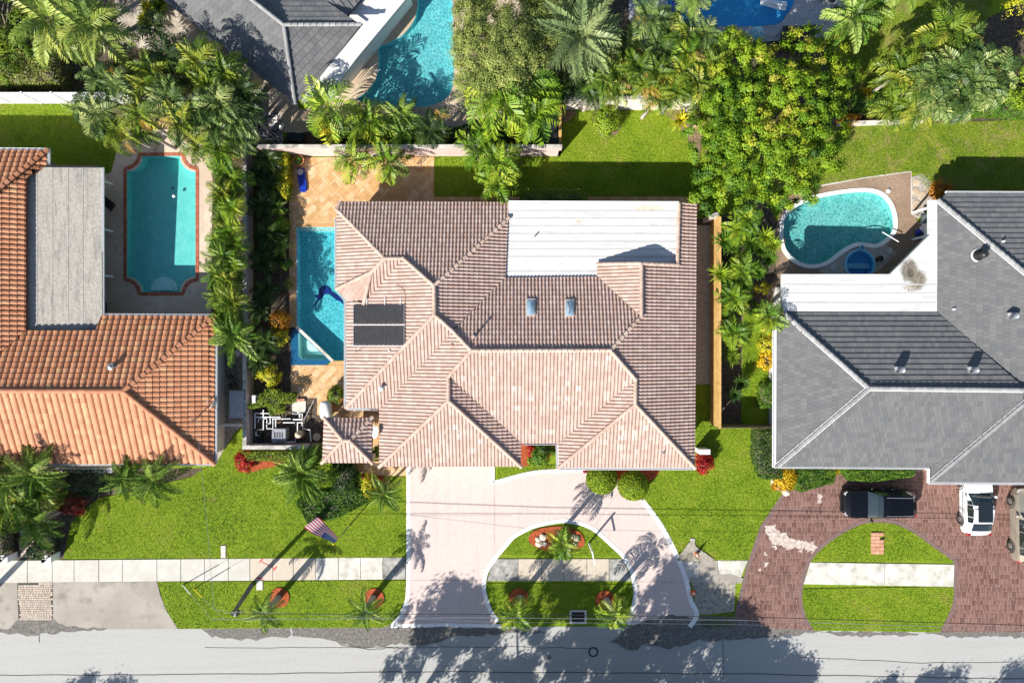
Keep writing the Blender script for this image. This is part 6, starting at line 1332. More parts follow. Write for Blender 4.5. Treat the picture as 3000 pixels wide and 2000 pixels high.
# ================================================================ walls, fences
def wall(a, b, h, th, label, mat='pinkwall', cap='wallcap', name='garden_wall', side=1):
    """a,b: foot of the visible face in picture pixels; the wall stands behind it"""
    A, B = P(*a), P(*b); d = (B - A).normalized(); n = Vector((-d.y, d.x, 0)) * side * th
    t_ = thing(name, label, 'wall', (A + B) / 2)
    MB().prism([Vector(q[:2]) for q in (A, B, B + n, A + n)], 0, h).build('wall', M[mat], t_)
    e = n.normalized() * .015; s_ = d * .01
    MB().prism([Vector(q[:2]) for q in (A - e - s_, B - e + s_, B + n + e + s_, A + n + e - s_)], h, h + .04).build('cap', M[cap], t_)
    return t_
wall((741, 330), (741, 1305), 1.15, .22, 'long pink stucco wall with weathered top between palm row and shaded pool bed', side=-1)
wall((731, 1297), (947, 1297), 1.17, .24, 'pink stucco wall closing the pump yard towards the street', side=-1)
wall((786, 458), (1640, 458), 2.0, .2, 'pink stucco wall behind the travertine patio and lawn', side=1)
wall((1648, 323), (2112, 323), 2.1, .2, 'long cream wall below the tangled palm thicket', 'cream', side=1)
wall((1640, 458), (1640, 323), 1.4, .16, 'short tan return wall beside the black topped shed', 'wood', 'wood', side=1)
wall((2450, 372), (2640, 366), .45, .2, 'low pale garden wall among the crotons', 'walk_old', 'walk_old', side=1)
wall((2036, 1322), (2066, 1322), 1.1, .3, 'short white wall stub beside the dark red shrub', 'whitewall', 'white', side=1)
wall((2060, 655), (2086, 648), 1.6, .3, 'short pink wall stub at the back end of the wooden fence', side=1)
wall((128, 1380), (340, 1380), .5, .3, 'low white planter wall before the terracotta house', 'whitewall', 'white', side=1)
# vinyl fence
vf = thing('vinyl_fence', 'white vinyl panel fence between the back lawn and the ficus hedge', 'fence', P(300, 304))
k84 = 84 / S; xs_ = [P(40 + 84 * i, 304).x for i in range(-2, 9)]; y_ = P(0, 304).y
pme = MB().box((0, 0, 1.03), (.13, .13, 2.06)).mesh('post', M['pvc']); pnl = MB().box((0, 0, 1.02), (k84 - .13, .045, 1.9)).mesh('panel', M['pvc'])
for i, x in enumerate(xs_):
    put('post', pme, vf, Vector((x, y_, 0)) - ORG[vf.name])
    if i < len(xs_) - 1: put('panel', pnl, vf, Vector((x + k84 / 2, y_, 0)) - ORG[vf.name]); MB().box((x + k84 / 2, y_, 1.96), (k84 - .13, .08, .1)).build('rail', M['pvc'], vf)
# wooden fence along the side yard and its return
wf = thing('wooden_fence', 'new yellow pine board fence along the side of the pink tiled house', 'fence', P(2079, 950))
bd = MB().box((0, 0, 1.08), (.022, .14, 2.16)).mesh('board', M['wood']); y = P(0, 652).y; y1 = P(0, 1243).y; x = P(2080, 0).x
while y > y1: put('board', bd, wf, Vector((x, y, random.uniform(-.01, .01))) - ORG[wf.name]); y -= .148
for z in (.4, 1.1, 1.85): MB().box((x + .05, (P(0, 652).y + y1) / 2, z), (.05, P(0, 652).y - y1, .09)).build('rail', M['wood'], wf)
yy = P(0, 655).y
while yy > y1: MB().box((x + .1, yy, 1.05), (.09, .09, 2.1)).build('post', M['wood'], wf); yy -= 2.4
MB().box((x + .02, (P(0, 652).y + y1) / 2, 2.18), (.14, P(0, 652).y - y1, .03)).build('cap_rail', M['wood'], wf)
wg = thing('wooden_fence', 'short wooden fence return between board fence and grey house', 'fence', P(2170, 1243))
xx = P(2086, 0).x
bd2 = MB().box((0, 0, .9), (.14, .022, 1.8)).mesh('board', M['woodgrey'])
while xx < P(2266, 0).x: put('board', bd2, wg, Vector((xx, y1, 0)) - ORG[wg.name]); xx += .15
MB().box(((P(2086, 0).x + P(2266, 0).x) / 2, y1 + .04, 1.5), (P(2266, 0).x - P(2086, 0).x, .05, .09)).build('rail', M['wood'], wg)
sg = thing('side_gate', 'white metal side gate between the terracotta house and pink wall', 'gate', P(678, 1240))
for z in (.3, 1.2): MB().tube([P(636, 1240) + Vector((0, 0, z)), P(728, 1240) + Vector((0, 0, z))], .035, 6).build('rail', M['white'], sg)
for i in range(12): p = P(640 + i * 7.6, 1240); MB().tube([p + Vector((0, 0, .1)), p + Vector((0, 0, 1.3))], .018, 6).build('bar', M['white'], sg)
# black topped shed by the back wall
sh = thing('shed', 'low shed with stained black flat top against the short tan wall', 'shed', P(1606, 395))
MB().prism([Vector(P(x, y, 1.5)[:2]) for x, y in ((1590, 342), (1630, 342), (1630, 430), (1590, 430))], 0, 1.42).build('wall', M['woodgrey'], sh)
MB().prism([Vector(P(x, y, 1.5)[:2]) for x, y in ((1586, 338), (1633, 338), (1633, 433), (1586, 433))], 1.42, 1.5).build('roof', M['black'], sh)
# lean-to with corrugated sheet
lt = thing('lean_to', 'grey corrugated plastic lean-to roof beside the pink wall', 'lean-to', P(692, 1185))
mb = MB(); n = 28; c0 = [P(672, 1144, 1.5), P(714, 1144, 1.3), P(714, 1224, 1.3), P(672, 1224, 1.5)]
for i in range(n + 1):
    s_ = i / n; a, b = c0[0].lerp(c0[3], s_), c0[1].lerp(c0[2], s_); dz = Vector((0, 0, .025 * (-1) ** i)); mb.v += [tuple(a + dz), tuple(b + dz)]
for i in range(n): mb.f.append([2 * i, 2 * i + 1, 2 * i + 3, 2 * i + 2]); mb.r.append(.5); mb.m.append(0)
mb.build('corrugated_sheet', M['greybox'], lt)
for q in c0: MB().tube([(q.x, q.y, 0), (q.x, q.y, q.z - .03)], .03, 6).build('post', M['woodgrey'], lt)
# ================================================================ cars
def car(name, label, px, py, rz, L, W, H, paintm, sunroof=False, rails=False, van=False):
    t_ = thing(name, label, 'car', P(px, py, 0), None, rz); t_.location = P(px, py, .8); t_.location.z = .045
    hl = L / 2; b = 1.02 if not van else 1.08
    ST = [(hl, .36, .58, .62, .3), (hl - .05, .58, .74, .78, .46), (hl - .16, .76, .83, .89, .62), (hl - .42, .92, .92, .98, .76), (hl - 1.0, .98, b - .03, b + .04, .81), (hl - 1.5, .99, b + .02, b + .1, .82), (hl - 1.95, .99, b + .03, H - .24, .73), (hl - 2.25, .99, b + .03, H - .1, .7), (hl - 2.75, .99, b + .03, H - .02, .69), (0 - .3, .99, b + .04, H, .69)]
    if sunroof: ST += [(-hl + 1.35, .98, b + .05, H - .05, .67), (-hl + .95, .97, b + .06, H - .14, .65), (-hl + .38, .93, b + .02, b + .16, .62), (-hl + .12, .78, b - .08, b - .02, .58), (-hl, .5, .78, .82, .4)]
    else: ST += [(-hl + 1.1, .98, b + .05, H - .02, .67), (-hl + .62, .96, b + .05, H - .1, .65), (-hl + .24, .93, b + .03, H - .42, .66), (-hl + .1, .84, b - .02, b + .02, .66), (-hl, .58, .82, .86, .46)]
    w2 = W / 2
    def prof(s_):
        x, w, be, tp, rw = s_; rw = max(rw, .3) * w2; w = w * w2; hi_ = tp - be > .2
        return [(x, w * .93, .22), (x, w * .985, .34), (x, w, .55), (x, w * .995, be - .16), (x, w * .95, be), (x, rw + (.05 * w2 if hi_ else .1 * w2), tp - (.07 if hi_ else .03)), (x, rw * .86, tp - .012), (x, rw * .45, tp + .012), (x, 0, tp + .018)]
    PR = [prof(s_) for s_ in ST]; m = len(PR[0]); body = MB(); glass = {'windscreen': MB(), 'side_window': MB(), 'rear_window': MB()}
    V = lambda i, j, sd: (PR[i][j][0], PR[i][j][1] * sd, PR[i][j][2])
    n = len(ST); sidem = {1: MB(), -1: MB()}
    for sd in (1, -1):
        for i in range(n - 1):
            for j in range(m - 1):
                q = [V(i, j, sd), V(i, j + 1, sd), V(i + 1, j + 1, sd), V(i + 1, j, sd)]
                if sd > 0: q = q[::-1]
                tgt = body
                if 5 <= i <= 6 and j >= 5: tgt = glass['windscreen']
                elif i in ((11,) if sunroof else (11, 12)) and j >= 5: tgt = glass['rear_window']
                elif 6 <= i <= 10 and j == 4: tgt = sidem[sd]
                if tgt is not body:      # inset panes leave pillars of body colour
                    c = sum((Vector(v) for v in q), Vector()) / 4
                    if j == 4:
                        q2 = [Vector(v).lerp(c, .07) for v in q]; body.add(q, [[0, 1, 2, 3]]); nn = (q2[1] - q2[0]).cross(q2[2] - q2[0]).normalized()
                        if nn.y * sd < 0: nn = -nn
                        tgt.add([tuple(v + nn * .008) for v in q2], [[0, 1, 2, 3]])
                    else: tgt.add(q, [[0, 1, 2, 3]])
                else: body.add(q, [[0, 1, 2, 3]])
    for i in (0, n - 1):
        for sd in (1, -1): body.add([V(i, j, sd) for j in range(m)], [list(range(m)) if (sd > 0) == (i == 0) else list(range(m))[::-1]])
    body.build('body', paintm, t_, True, True)
    glass['windscreen'].build('windscreen', M['wsglass'], t_, True, True); glass['rear_window'].build('rear_window', M['carglass'], t_, True, True)
    for sd in (1, -1): sidem[sd].build('side_window', M['carglass'], t_, False, True)
    for x in (hl - .95, -hl + .98):
        for sd in (1, -1):
            wh = MB(); Mx = Matrix.Rotation(R(90), 3, 'X'); wh.lathe((x, sd * (w2 - .13), .35), [(.2, -.12), (.33, -.12), (.36, -.08), (.36, .08), (.33, .12), (.2, .12)], 20, Mx); ty = wh.build('wheel', M['rubber'], t_, True, True)
            rim = MB(); rim.lathe((x, sd * (w2 - .02), .35), [(.24, -.02), (.24, .01), (.2, .015), (.05, .0), (0, .0)], 16, Mx)
            for k in range(5): a = k * 1.2566; rim.box((x + math.cos(a) * .12, sd * (w2 - .005), .35 + math.sin(a) * .12), (.05, .02, .05))
            rim.build('rim', M['alloy'], ty, False, True)
            MB().tube([(x + .46 * math.cos(R(a)), sd * (w2 * .992), .33 + .46 * math.sin(R(a))) for a in range(0, 181, 20)], .03, 5).build('wheel_arch', M['black'], t_, False, True)
    for sd in (1, -1):
        MB().box((hl - .22, sd * w2 * .66, .8), (.24, .28, .12), sd * -.6).build('headlight', M['clearlens'], t_, False, True)
        MB().box((-hl + .13, sd * w2 * .74, .9), (.12, .2, .26), sd * .5).build('tail_light', M['redlens'], t_, False, True)
        mi = MB(); mi.lathe((hl - 1.75, sd * (w2 + .1), b + .1), [(.02, -.08), (.09, -.06), (.1, .0), (.08, .07), (0, .1)], 10); mi.box((hl - 1.75, sd * (w2 + .0), b + .06), (.06, .16, .05)); mi.build('wing_mirror', paintm, t_, True, True)
        if rails: MB().tube([(hl - 2.4, sd * w2 * .62, H + .02), (hl - 2.6, sd * w2 * .62, H + .06), (-hl + .8, sd * w2 * .6, H + .05), (-hl + .65, sd * w2 * .6, H - .02)], .016, 6).build('roof_rail', M['lead'], t_, False, True)
        MB().box((0, sd * w2 * .985, .7), (L * .36, .02, .07)).build('door_trim', M['black'] if not van else paintm, t_, False, True)
        for x in (hl - 2.6, -hl + 1.6): MB().box((x, sd * w2 * .998, .9), (.18, .03, .03)).build('door_handle', M['alloy'], t_, False, True)
    if sunroof: MB().box((-.45, 0, H + .012), (1.35, W * .52, .02)).build('sunroof', M['carglass'], t_, False, True)
    MB().box((hl - .03, 0, .45), (.1, W * .6, .22)).build('grille', M['black'], t_, False, True); MB().box((-hl + .05, 0, .55), (.12, .52, .12)).build('number_plate', M['white'], t_, False, True)
    return t_
car('parked_car', 'black sport utility car with roof rails on the brown paver driveway', 2575, 1474, math.pi, 4.85, 1.94, 1.74, M['pblack'], False, True)
car('parked_car', 'white car with dark panoramic sunroof parked nose under the grey eave', 2862, 1471, R(90), 4.4, 1.84, 1.58, M['pwhite'], True)
car('parked_car', 'champagne minivan beside the white car', 3014, 1538, R(90), 4.95, 1.98, 1.76, M['pbeige'], False, True, True)

# ================================================================ poles, wires, flag
def pole_thing(name, label, cat, a, b, r0, r1, mat):
    t_ = thing(name, label, cat, a); MB().tube([a, a.lerp(b, .5), b], [r0, (r0 + r1) / 2, r1], 10).build('pole', M[mat], t_, True); return t_
M['polewood'] = pm('weathered_pole', [(.09, .085, .08), (.2, .19, .18)], 6, .9, 4)
ub, ut = P(738, 1713), P(682, 1797, 5.25)
up_ = pole_thing('utility_pole', 'leaning dark wooden utility pole on the verge with wires', 'utility pole', ub, ut, .16, .12, 'polewood')
MB().box(ut + Vector((.1, 0, -.15)), (.12, .12, .26)).build('insulator', M['pvc'], up_); MB().tube([ut + Vector((-.25, 0, -.3)), ut + Vector((.55, 0, -.3))], .04, 6).build('crossarm', M['polewood'], up_)
MB().lathe(ut + Vector((.05, -.16, -.75)), [(.12, 0), (.15, .05), (.15, .42), (.1, .5), (0, .52)], 12).build('splice_can', M['dkmetal'], up_)
ub2 = P(3360, 1740); up2 = pole_thing('utility_pole', 'upright wooden utility pole further along the verge', 'utility pole', ub2, ub2 + Vector((0, 0, 5.3)), .16, .12, 'polewood')
e0 = ub2 + Vector((0, 0, 5.2))
def wire(pts, r, mat, label, cat='wire'):
    W = [P(*p) if not isinstance(p, Vector) else p for p in pts]; out = []
    for i in range(len(W) - 1):
        for k in range(6):
            s_ = k / 6; q = W[i].lerp(W[i + 1], s_); out.append(q)
    out.append(W[-1]); m_ = W[0]
    MB().tube(out, r, 5, False).solo('overhead_wire', M[mat], m_, label, cat)
wire([ut, (1400, 1798, 4.9), (2200, 1806, 4.85), (3000, 1830, 5.0), e0], .02, 'black', 'thick black overhead cable running from the leaning utility pole')
wire([(620, 1813, 4.8), (1000, 1811, 4.8), (1400, 1808, 4.75), (2150, 1815, 4.75), (3000, 1842, 4.95), e0 + Vector((0, .1, -.1))], .016, 'metal', 'pale overhead cable running above the verge beside the black cable')
wire([ut + Vector((.1, 0, -.4)), (1400, 1820, 4.2), (2150, 1828, 4.2), (3000, 1850, 4.5), e0 + Vector((0, 0, -.6))], .008, 'metal', 'thin lower overhead line below the pale cable')
wire([P(575, 1230, 3.6), (604, 1500, 4.3), (627, 1782, 4.85), ut], .011, 'metal', 'pale service line from the terracotta roof to the utility pole')
for a, b, g, lab in (((535, 1712), (620, 1813, 4.8), 'pvc', 'guy wire with white guard anchored in the verge lawn'), ((567, 1723), (660, 1815, 4.8), 'yellow', 'guy wire with yellow guard anchored in the verge lawn')):
    A, B = P(*a), P(*b); t_ = thing('guy_wire', lab, 'wire', A); MB().tube([A, B], .008, 5).build('cable', M['metal'], t_); MB().tube([A, A.lerp(B, .3)], .03, 6).build('guard', M[g], t_)
MB().tube([on_plane(pl2[3], 575, 1228), on_plane(pl2[3], 575, 1228) + Vector((0, 0, .75))], .035, 8).solo('service_mast', M['lead'], on_plane(pl2[3], 575, 1228), 'short metal service mast on the terracotta roof', 'mast')
fb = P(1025, 1538); ft = Vector((fb.x, fb.y, 4.2))
fpo = thing('flagpole', 'slim silver flagpole with gold ball on the front lawn', 'flagpole', fb); MB().tube([fb, ft], [.045, .03], 10).build('pole', M['metal'], fpo, True); MB().lathe(ft, [(.02, 0), (.06, .05), (.06, .09), (0, .13)], 12).build('finial', M['yellow'], fpo, True)
# flag: thirteen stripes, canton with stars, streaming and folded by the wind
hA, hB = ft + Vector((0, 0, -.08)), ft + Vector((.05, .1, -.85)); fA = P(890, 1546, 3.7); fB = P(930, 1514, 3.35)
NU, NV = 26, 13
def fpt(u, v):
    a = hA.lerp(hB, v); b = fA.lerp(fB, v); p = a.lerp(b, u ** .95)
    return p + Vector((.05, .07, .12)) * math.sin(u * 7.5 + v * 1.2) * (.4 + u) * .8 + Vector((0, .10, -.1)) * math.sin(u * math.pi) * (v - .3)
fm = MB()
for i in range(NU):
    for j in range(NV):
        q = [fpt((i + a) / NU, (j + b) / NV) for a, b in ((0, 0), (1, 0), (1, 1), (0, 1))]
        can = i < NU * .4 and j < 7; fm.mi = 2 if can else (0 if j % 2 == 0 else 1); fm.add([tuple(v) for v in q], [[0, 1, 2, 3]])
fo = fm.solo('flag', [M['flagred'], M['flagwhite'], M['flagblue']], hA, 'red and white striped flag with starred blue canton streaming from the pole', 'flag', smooth=True)
stars = MB()
for r_ in range(9):
    for c_ in range(6 - r_ % 2):
        u, v = (.04 + .06 * c_ + (.03 if r_ % 2 else 0)), (r_ + 1) * .054; p = fpt(u, v); du = (fpt(u + .01, v) - p).normalized(); dv = (fpt(u, v + .01) - p).normalized(); nn = du.cross(dv).normalized()
        for sgn in (1, -1):
            pts = [p + nn * .006 * sgn + (du * math.cos(a * math.pi / 5) + dv * math.sin(a * math.pi / 5)) * (.024 if a % 2 == 0 else .01) for a in range(10)]
            stars.add([tuple(q) for q in pts], [list(range(10))])
stars.build('star_field', M['flagwhite'], fo)
# sign post on the island
sb = P(1725, 1590); sp_ = thing('sign_post', 'white wooden sign post with empty hanging arm on the driveway island', 'sign post', sb)
MB().box(sb + Vector((0, 0, .95)), (.1, .1, 1.9)).build('post', M['white'], sp_); MB().box(sb + Vector((.1, -.45, 1.72)), (.07, 1.05, .08), R(12)).build('arm', M['white'], sp_); MB().lathe(sb + Vector((0, 0, 1.9)), [(.07, 0), (.07, .03), (0, .1)], 8).build('cap', M['white'], sp_)
# gate pillars
for x, l in ((10, 'white gate pillar with black lantern on the far side of the paver path'), (137, 'white gate pillar with black lantern between paver path and lawn')):
    p = P(x, 1638, 1.05); p.z = 0; t_ = thing('gate_pillar', l, 'pillar', p); MB().box(p + Vector((0, 0, .5)), (.46, .46, 1.0)).build('pillar', M['white'], t_); MB().box(p + Vector((0, 0, 1.02)), (.54, .54, .06)).build('cap', M['white'], t_)
    lan = MB(); lan.tube([p + Vector((0, 0, 1.05)), p + Vector((0, 0, 1.2))], .03, 6); lan.lathe(p + Vector((0, 0, 1.2)), [(.05, 0), (.09, .04), (.11, .22), (.13, .24), (0, .34)], 6); lan.build('lantern', M['black'], t_)
# traffic cones
def cone(px, py, label, h=.75):
    p = P(px, py, .05); t_ = thing('traffic_cone', label, 'traffic cone', p); MB().box(p + Vector((0, 0, .02)), (.36, .36, .04)).build('base', M['orange'], t_); MB().lathe(p + Vector((0, 0, .04)), [(.14, 0), (.1, h * .4), (.1, h * .4)], 14).build('cone', M['orange'], t_)
    MB().lathe(p + Vector((0, 0, .04)), [(.1, h * .4), (.065, h * .68)], 14).build('stripe', M['white'], t_); MB().lathe(p + Vector((0, 0, .04)), [(.065, h * .68), (.025, h), (0, h)], 14).build('tip', M['orange'], t_)
cone(2040, 1620, 'orange traffic cone on bare soil by the broken sidewalk'); cone(2030, 1735, 'small orange and white cone on the dirt beside the driveway edge', .5)
# drain inlet and manhole
p = P(1691, 1802); t_ = thing('drain_inlet', 'square street drain with white concrete rim on the island verge', 'drain', p); w_ = PL([(1668, 1784), (1718, 1784), (1718, 1824), (1668, 1824)]); wi_ = PL([(1674, 1789), (1712, 1789), (1712, 1818), (1674, 1818)])
sheet('rim', [(q.x, q.y) for q in w_], .125, M['walk_old'], [[(q.x, q.y) for q in wi_]], t_); MB().prism([Vector(q[:2]) for q in wi_], .09, .1).build('opening', M['black'], t_)
for i in range(6): a = P(1678 + i * 6, 1790); b = P(1678 + i * 6, 1817); MB().tube([a + Vector((0, 0, .115)), b + Vector((0, 0, .115))], .016, 5).build('grate_bar', M['dkmetal'], t_)
p = P(1738, 1908); t_ = thing('manhole_cover', 'round manhole cover with dark ring in the road', 'manhole', p); MB().lathe(p, [(.24, .01), (.24, .024), (0, .024)], 24).build('cover', M['road'], t_); MB().lathe(p, [(.34, .008), (.34, .02), (.29, .022), (.29, .012)], 24).build('ring', M['dkmetal'], t_)
p = P(1608, 1925); MB().lathe(p, [(.16, .006), (.16, .018), (0, .02)], 18).solo('valve_cover', M['road_dark'], p, 'small round valve cover in the road near the manhole', 'cover')
# low utility slabs in the verge
for x, y, sx, sy, l in ((656, 1614, .3, .8, 'pale concrete meter slab in the lawn by the sidewalk'), (762, 1712, .4, .6, 'grey meter box lid beside the leaning utility pole'), (2028, 1585, .28, .4, 'rusty meter box lid in the lawn beside the driveway')):
    p = P(x, y); t_ = thing('meter_box', l, 'meter box', p); MB().box(p + Vector((0, 0, .05)), (sx, sy, .1)).build('lid', M['walk_old'], t_); MB().box(p + Vector((0, 0, .02)), (sx + .08, sy + .08, .1)).build('collar', M['apron'], t_)
# salmon bricks set in the right-hand island
bp_ = thing('brick_patch', 'rectangle of loose salmon bricks set in the lawn island', 'brick patch', P(2568, 1590)); bk = MB().box((0, 0, 0), (.27, .22, .07)).mesh('brick', M['redbrick'])
for i in range(3):
    for j in range(6):
        if (i, j) == (2, 1): continue
        p = P(2556 + i * 12.2, 1563 + j * 10.6); put('brick', bk, bp_, p + Vector((random.uniform(-.01, .01), 0, .09)) - ORG[bp_.name], (0, 0, random.uniform(-.05, .05)))
MB().box(P(2584, 1576) + Vector((0, 0, .1)), (.2, .1, .05), .4).build('gap_filler', M['black'], bp_)
# ================================================================ pump yard
def pipe(pts, h, r, mat, parent, name='pipe'):
    W = [P(x, y, (hh[0] if (hh := rest) else h)) for x, y, *rest in pts]; MB().tube(W, r, 7).build(name, M[mat], parent)
py_ = thing('pool_plumbing', 'maze of white plastic pool pipes in the pump yard', 'pipes', P(785, 1240))
for pts in ([(747, 1210), (747, 1258), (772, 1258), (772, 1200)], [(747, 1210), (792, 1210), (792, 1240), (785, 1240)], [(750, 1221), (822, 1221)], [(757, 1235), (757, 1225), (782, 1225), (782, 1238)], [(800, 1225), (800, 1255), (782, 1255), (782, 1243)], [(800, 1226), (852, 1226)], [(808, 1226), (808, 1294)], [(830, 1240), (830, 1237), (887, 1237), (887, 1256), (908, 1258), (911, 1292)], [(872, 1238), (872, 1280), (866, 1280), (866, 1294), (797, 1294), (797, 1276)], [(859, 1228), (886, 1228), (886, 1212), (878, 1212), (878, 1222)], [(750, 1260), (750, 1275), (756, 1275)], [(868, 1279), (882, 1279)]):
    pipe([(x, y, .45 + random.uniform(-.08, .12)) for x, y in pts], .45, .042, 'pvc', py_)
for x, y in ((751, 1258), (800, 1270), (868, 1240)): MB().lathe(P(x, y, .35), [(.06, 0), (.09, .05), (.09, .2), (.05, .26), (0, .28)], 10).build('valve', M['black'], py_)
p = P(829, 1268); t_ = thing('pool_heater', 'grey box shaped pool heater with vent grille in the pump yard', 'heater', p); MB().box(p + Vector((0, 0, .4)), (.86, .72, .8)).build('cabinet', M['greybox'], t_); MB().box(p + Vector((0, 0, .81)), (.9, .76, .04)).build('lid', M['lead'], t_)
for i in range(6): MB().box(p + Vector((-.3 + i * .11, -.02, .84)), (.04, .36, .015)).build('grille_slot', M['dkmetal'], t_)
p = P(884, 1269); t_ = thing('filter_tank', 'round tan pool filter with flat cap in the pump yard', 'filter', p); MB().lathe(p, [(.2, 0), (.25, .1), (.25, .7), (.2, .82), (0, .86)], 18).build('tank', M['tanplastic'], t_, True); MB().box(p + Vector((0, 0, .88)), (.16, .08, .06)).build('valve_cap', M['cream'], t_)
for x, y, l in ((768, 1282, 'black pool pump in the corner of the pump yard'), (800, 1283, 'black pool pump beside the heater')):
    p = P(x, y); t_ = thing('pool_pump', l, 'pump', p); MB().tube([p + Vector((0, -.3, .2)), p + Vector((0, .1, .2))], .12, 12).build('motor', M['black'], t_); MB().lathe(p + Vector((0, .2, .05)), [(.12, 0), (.14, .05), (.14, .25), (.1, .32), (0, .33)], 12).build('strainer', M['dkmetal'], t_)
p = P(933, 1277); t_ = thing('stool', 'round tan stool by the pyramid roofed structure', 'stool', p); MB().lathe(p + Vector((0, 0, .4)), [(.24, 0), (.26, .03), (.24, .07), (0, .08)], 16).build('seat', M['tanplastic'], t_)
for a in range(4): MB().tube([p + Vector((.15 * math.cos(a * 1.57), .15 * math.sin(a * 1.57), .42)), p + Vector((.2 * math.cos(a * 1.57), .2 * math.sin(a * 1.57), 0))], .02, 5).build('leg', M['tanplastic'], t_)
p = P(962, 1198); t_ = thing('storage_tank', 'rounded white storage tank beside the pyramid roof', 'tank', p); Mx = Matrix.Rotation(R(90), 3, 'X')
MB().lathe(p + Vector((0, 0, .62)), [(0, -.62), (.28, -.58), (.38, -.45), (.4, 0), (.38, .45), (.28, .58), (0, .62)], 20, Mx).build('shell', M['white'], t_, True)
for s_ in (-1, 1): MB().box(p + Vector((0, s_ * .35, .12)), (.6, .1, .26)).build('foot', M['greybox'], t_)
p = P(877, 1192); t_ = thing('concrete_pad', 'cracked concrete pad with hollow blocks beside the clipped hedge', 'pad', p); MB().prism([Vector(q[:2]) for q in PL([(857, 1178), (872, 1168), (897, 1168), (897, 1205), (880, 1216), (857, 1214)])], 0, .08).build('pad', M['walk_old'], t_)
for i in range(3): MB().box(P(875 + i * 8, 1171) + Vector((0, 0, .14)), (.16, .2, .14)).build('block', M['redbrick'], t_)
a, b = P(889, 1244), P(921, 1172); MB().tube([a + Vector((0, 0, .5)), b + Vector((0, 0, .1))], .022, 6).solo('loose_pole', M['pvc'], a, 'long white plastic pole leaning across the yard', 'pole')
p = P(742, 1168, 1.0); t_ = thing('meter_cabinet', 'pale grey electric cabinet mounted on the pink wall', 'cabinet', (p.x + .12, p.y, 0)); MB().box((p.x + .14, p.y, 1.0), (.22, .5, .6)).build('box', M['pvc'], t_); MB().tube([(p.x + .1, p.y - .2, 0), (p.x + .1, p.y - .2, .8)], .03, 6).build('conduit', M['lead'], t_)
# ================================================================ patio things
def pot(px, py, r, h, mat, label, plant=None):
    p = P(px, py, .05); t_ = thing('plant_pot', label, 'pot', p); MB().lathe(p, [(r * .7, 0), (r, h), (r * 1.06, h + .02), (r * .86, h), (r * .84, h - .08)], 20).build('pot', M[mat], t_); MB().lathe(p, [(r * .84, h - .07), (0, h - .06)], 20).build('soil', M['soil'], t_)
    if plant:
        Lp, Ln, Lr = lobe_points((p.x, p.y, p.z + h), r * .85, 500, 30, r * .5); leafmesh('foliage', Lp, Ln, .04, .5 + Lr, 'l_' + plant, t_)
pot(880, 475, .36, .45, 'terracotta', 'round terracotta pot with green plant in the patio corner', 'jasmine')
pot(1064, 468, .22, .35, 'white', 'white round pot against the patio wall', None); pot(1106, 466, .26, .4, 'ltblue', 'light blue glazed pot against the patio wall'); pot(1200, 462, .22, .35, 'tanplastic', 'tan pot against the patio wall near the lawn', 'hedge')
p = P(882, 528, .1); t_ = thing('pool_float', 'deep blue lounging float lying on the travertine patio', 'float', p)
mb = MB(); cs_ = [(-.22, .75), (.0, .82), (.26, .74), (.3, .3), (.38, -.3), (.4, -.72), (.22, -.84), (-.02, -.8), (-.1, -.4), (-.2, .2)]; mb.prism([Vector((p.x + x, p.y + y)) for x, y in cs_], .06, .2); mb.build('cushion', M['blue'], t_); MB().prism([Vector((p.x - .02 + x * .55, p.y + .52 + y * .25)) for x, y in cs_], .2, .27).build('pillow', M['blue'], t_)
p = P(884, 507); t_ = thing('skimmer_net', 'pool skimmer net with long thin pole on the patio', 'net', p); MB().lathe(p + Vector((0, 0, .3)), [(.2, 0), (.21, .02), (.19, .03), (.0, .0)], 18).build('net', M['greybox'], t_); MB().tube([p + Vector((.15, .05, .31)), P(975, 471) + Vector((0, 0, .4))], .012, 5).build('handle', M['lead'], t_)
# left patio: sun lounger and side table
p = P(316, 592); t_ = thing('sun_lounger', 'black metal framed sun lounger under the grey patio roof', 'lounger', p, None, R(-38)); 
MB().box((0, 0, .33), (1.3, .5, .05)).build('seat', M['dkmetal'], t_, False, True); MB().box((.78, 0, .5), (.45, .5, .05), 0, Matrix.Rotation(R(-45), 3, 'Y')).build('backrest', M['black'], t_, False, True)
for sx in (-.55, .55):
    for sy_ in (-.22, .22): MB().tube([(sx, sy_, 0), (sx, sy_, .33)], .02, 5).build('leg', M['dkmetal'], t_, False, True)
for sy_ in (-.26, .26): MB().tube([(-.7, sy_, .36), (.62, sy_, .36), (.95, sy_, .7)], .02, 5).build('side_rail', M['dkmetal'], t_, False, True)
p = P(306, 905); t_ = thing('grill', 'dark covered grill in the patio corner by the terracotta eave', 'grill', p); MB().box(p + Vector((0, 0, .45)), (.4, .9, .8)).build('cover', M['black'], t_); MB().tube([p + Vector((0, -.4, .85)), p + Vector((0, .4, .85))], .18, 10).build('hood', M['black'], t_)
pot(686, 1128, .26, .5, 'woodgrey', 'brown empty pot with cardboard beside the lean-to'); 
p = P(712, 1032); t_ = thing('folded_umbrella', 'pale lilac folded garden umbrella by the pink wall', 'umbrella', p); M['lilac'] = pm('lilac_cloth', [(.5, .36, .46), (.58, .44, .54)], 5, .8)
MB().lathe(p, [(.02, 0), (.02, .5), (.3, .55), (.22, 1.0), (.05, 1.6), (0, 1.65)], 10).build('canopy', M['lilac'], t_); MB().tube([p, p + Vector((0, 0, 1.7))], .02, 6).build('pole', M['lead'], t_)
hz = []
for i in range(70): a = i * .42; r_ = .55 + .2 * math.sin(i * .9); q = P(664, 1075); hz.append((q.x + r_ * math.cos(a), q.y + r_ * 1.6 * math.sin(a * .93), .06 + .015 * (i % 3)))
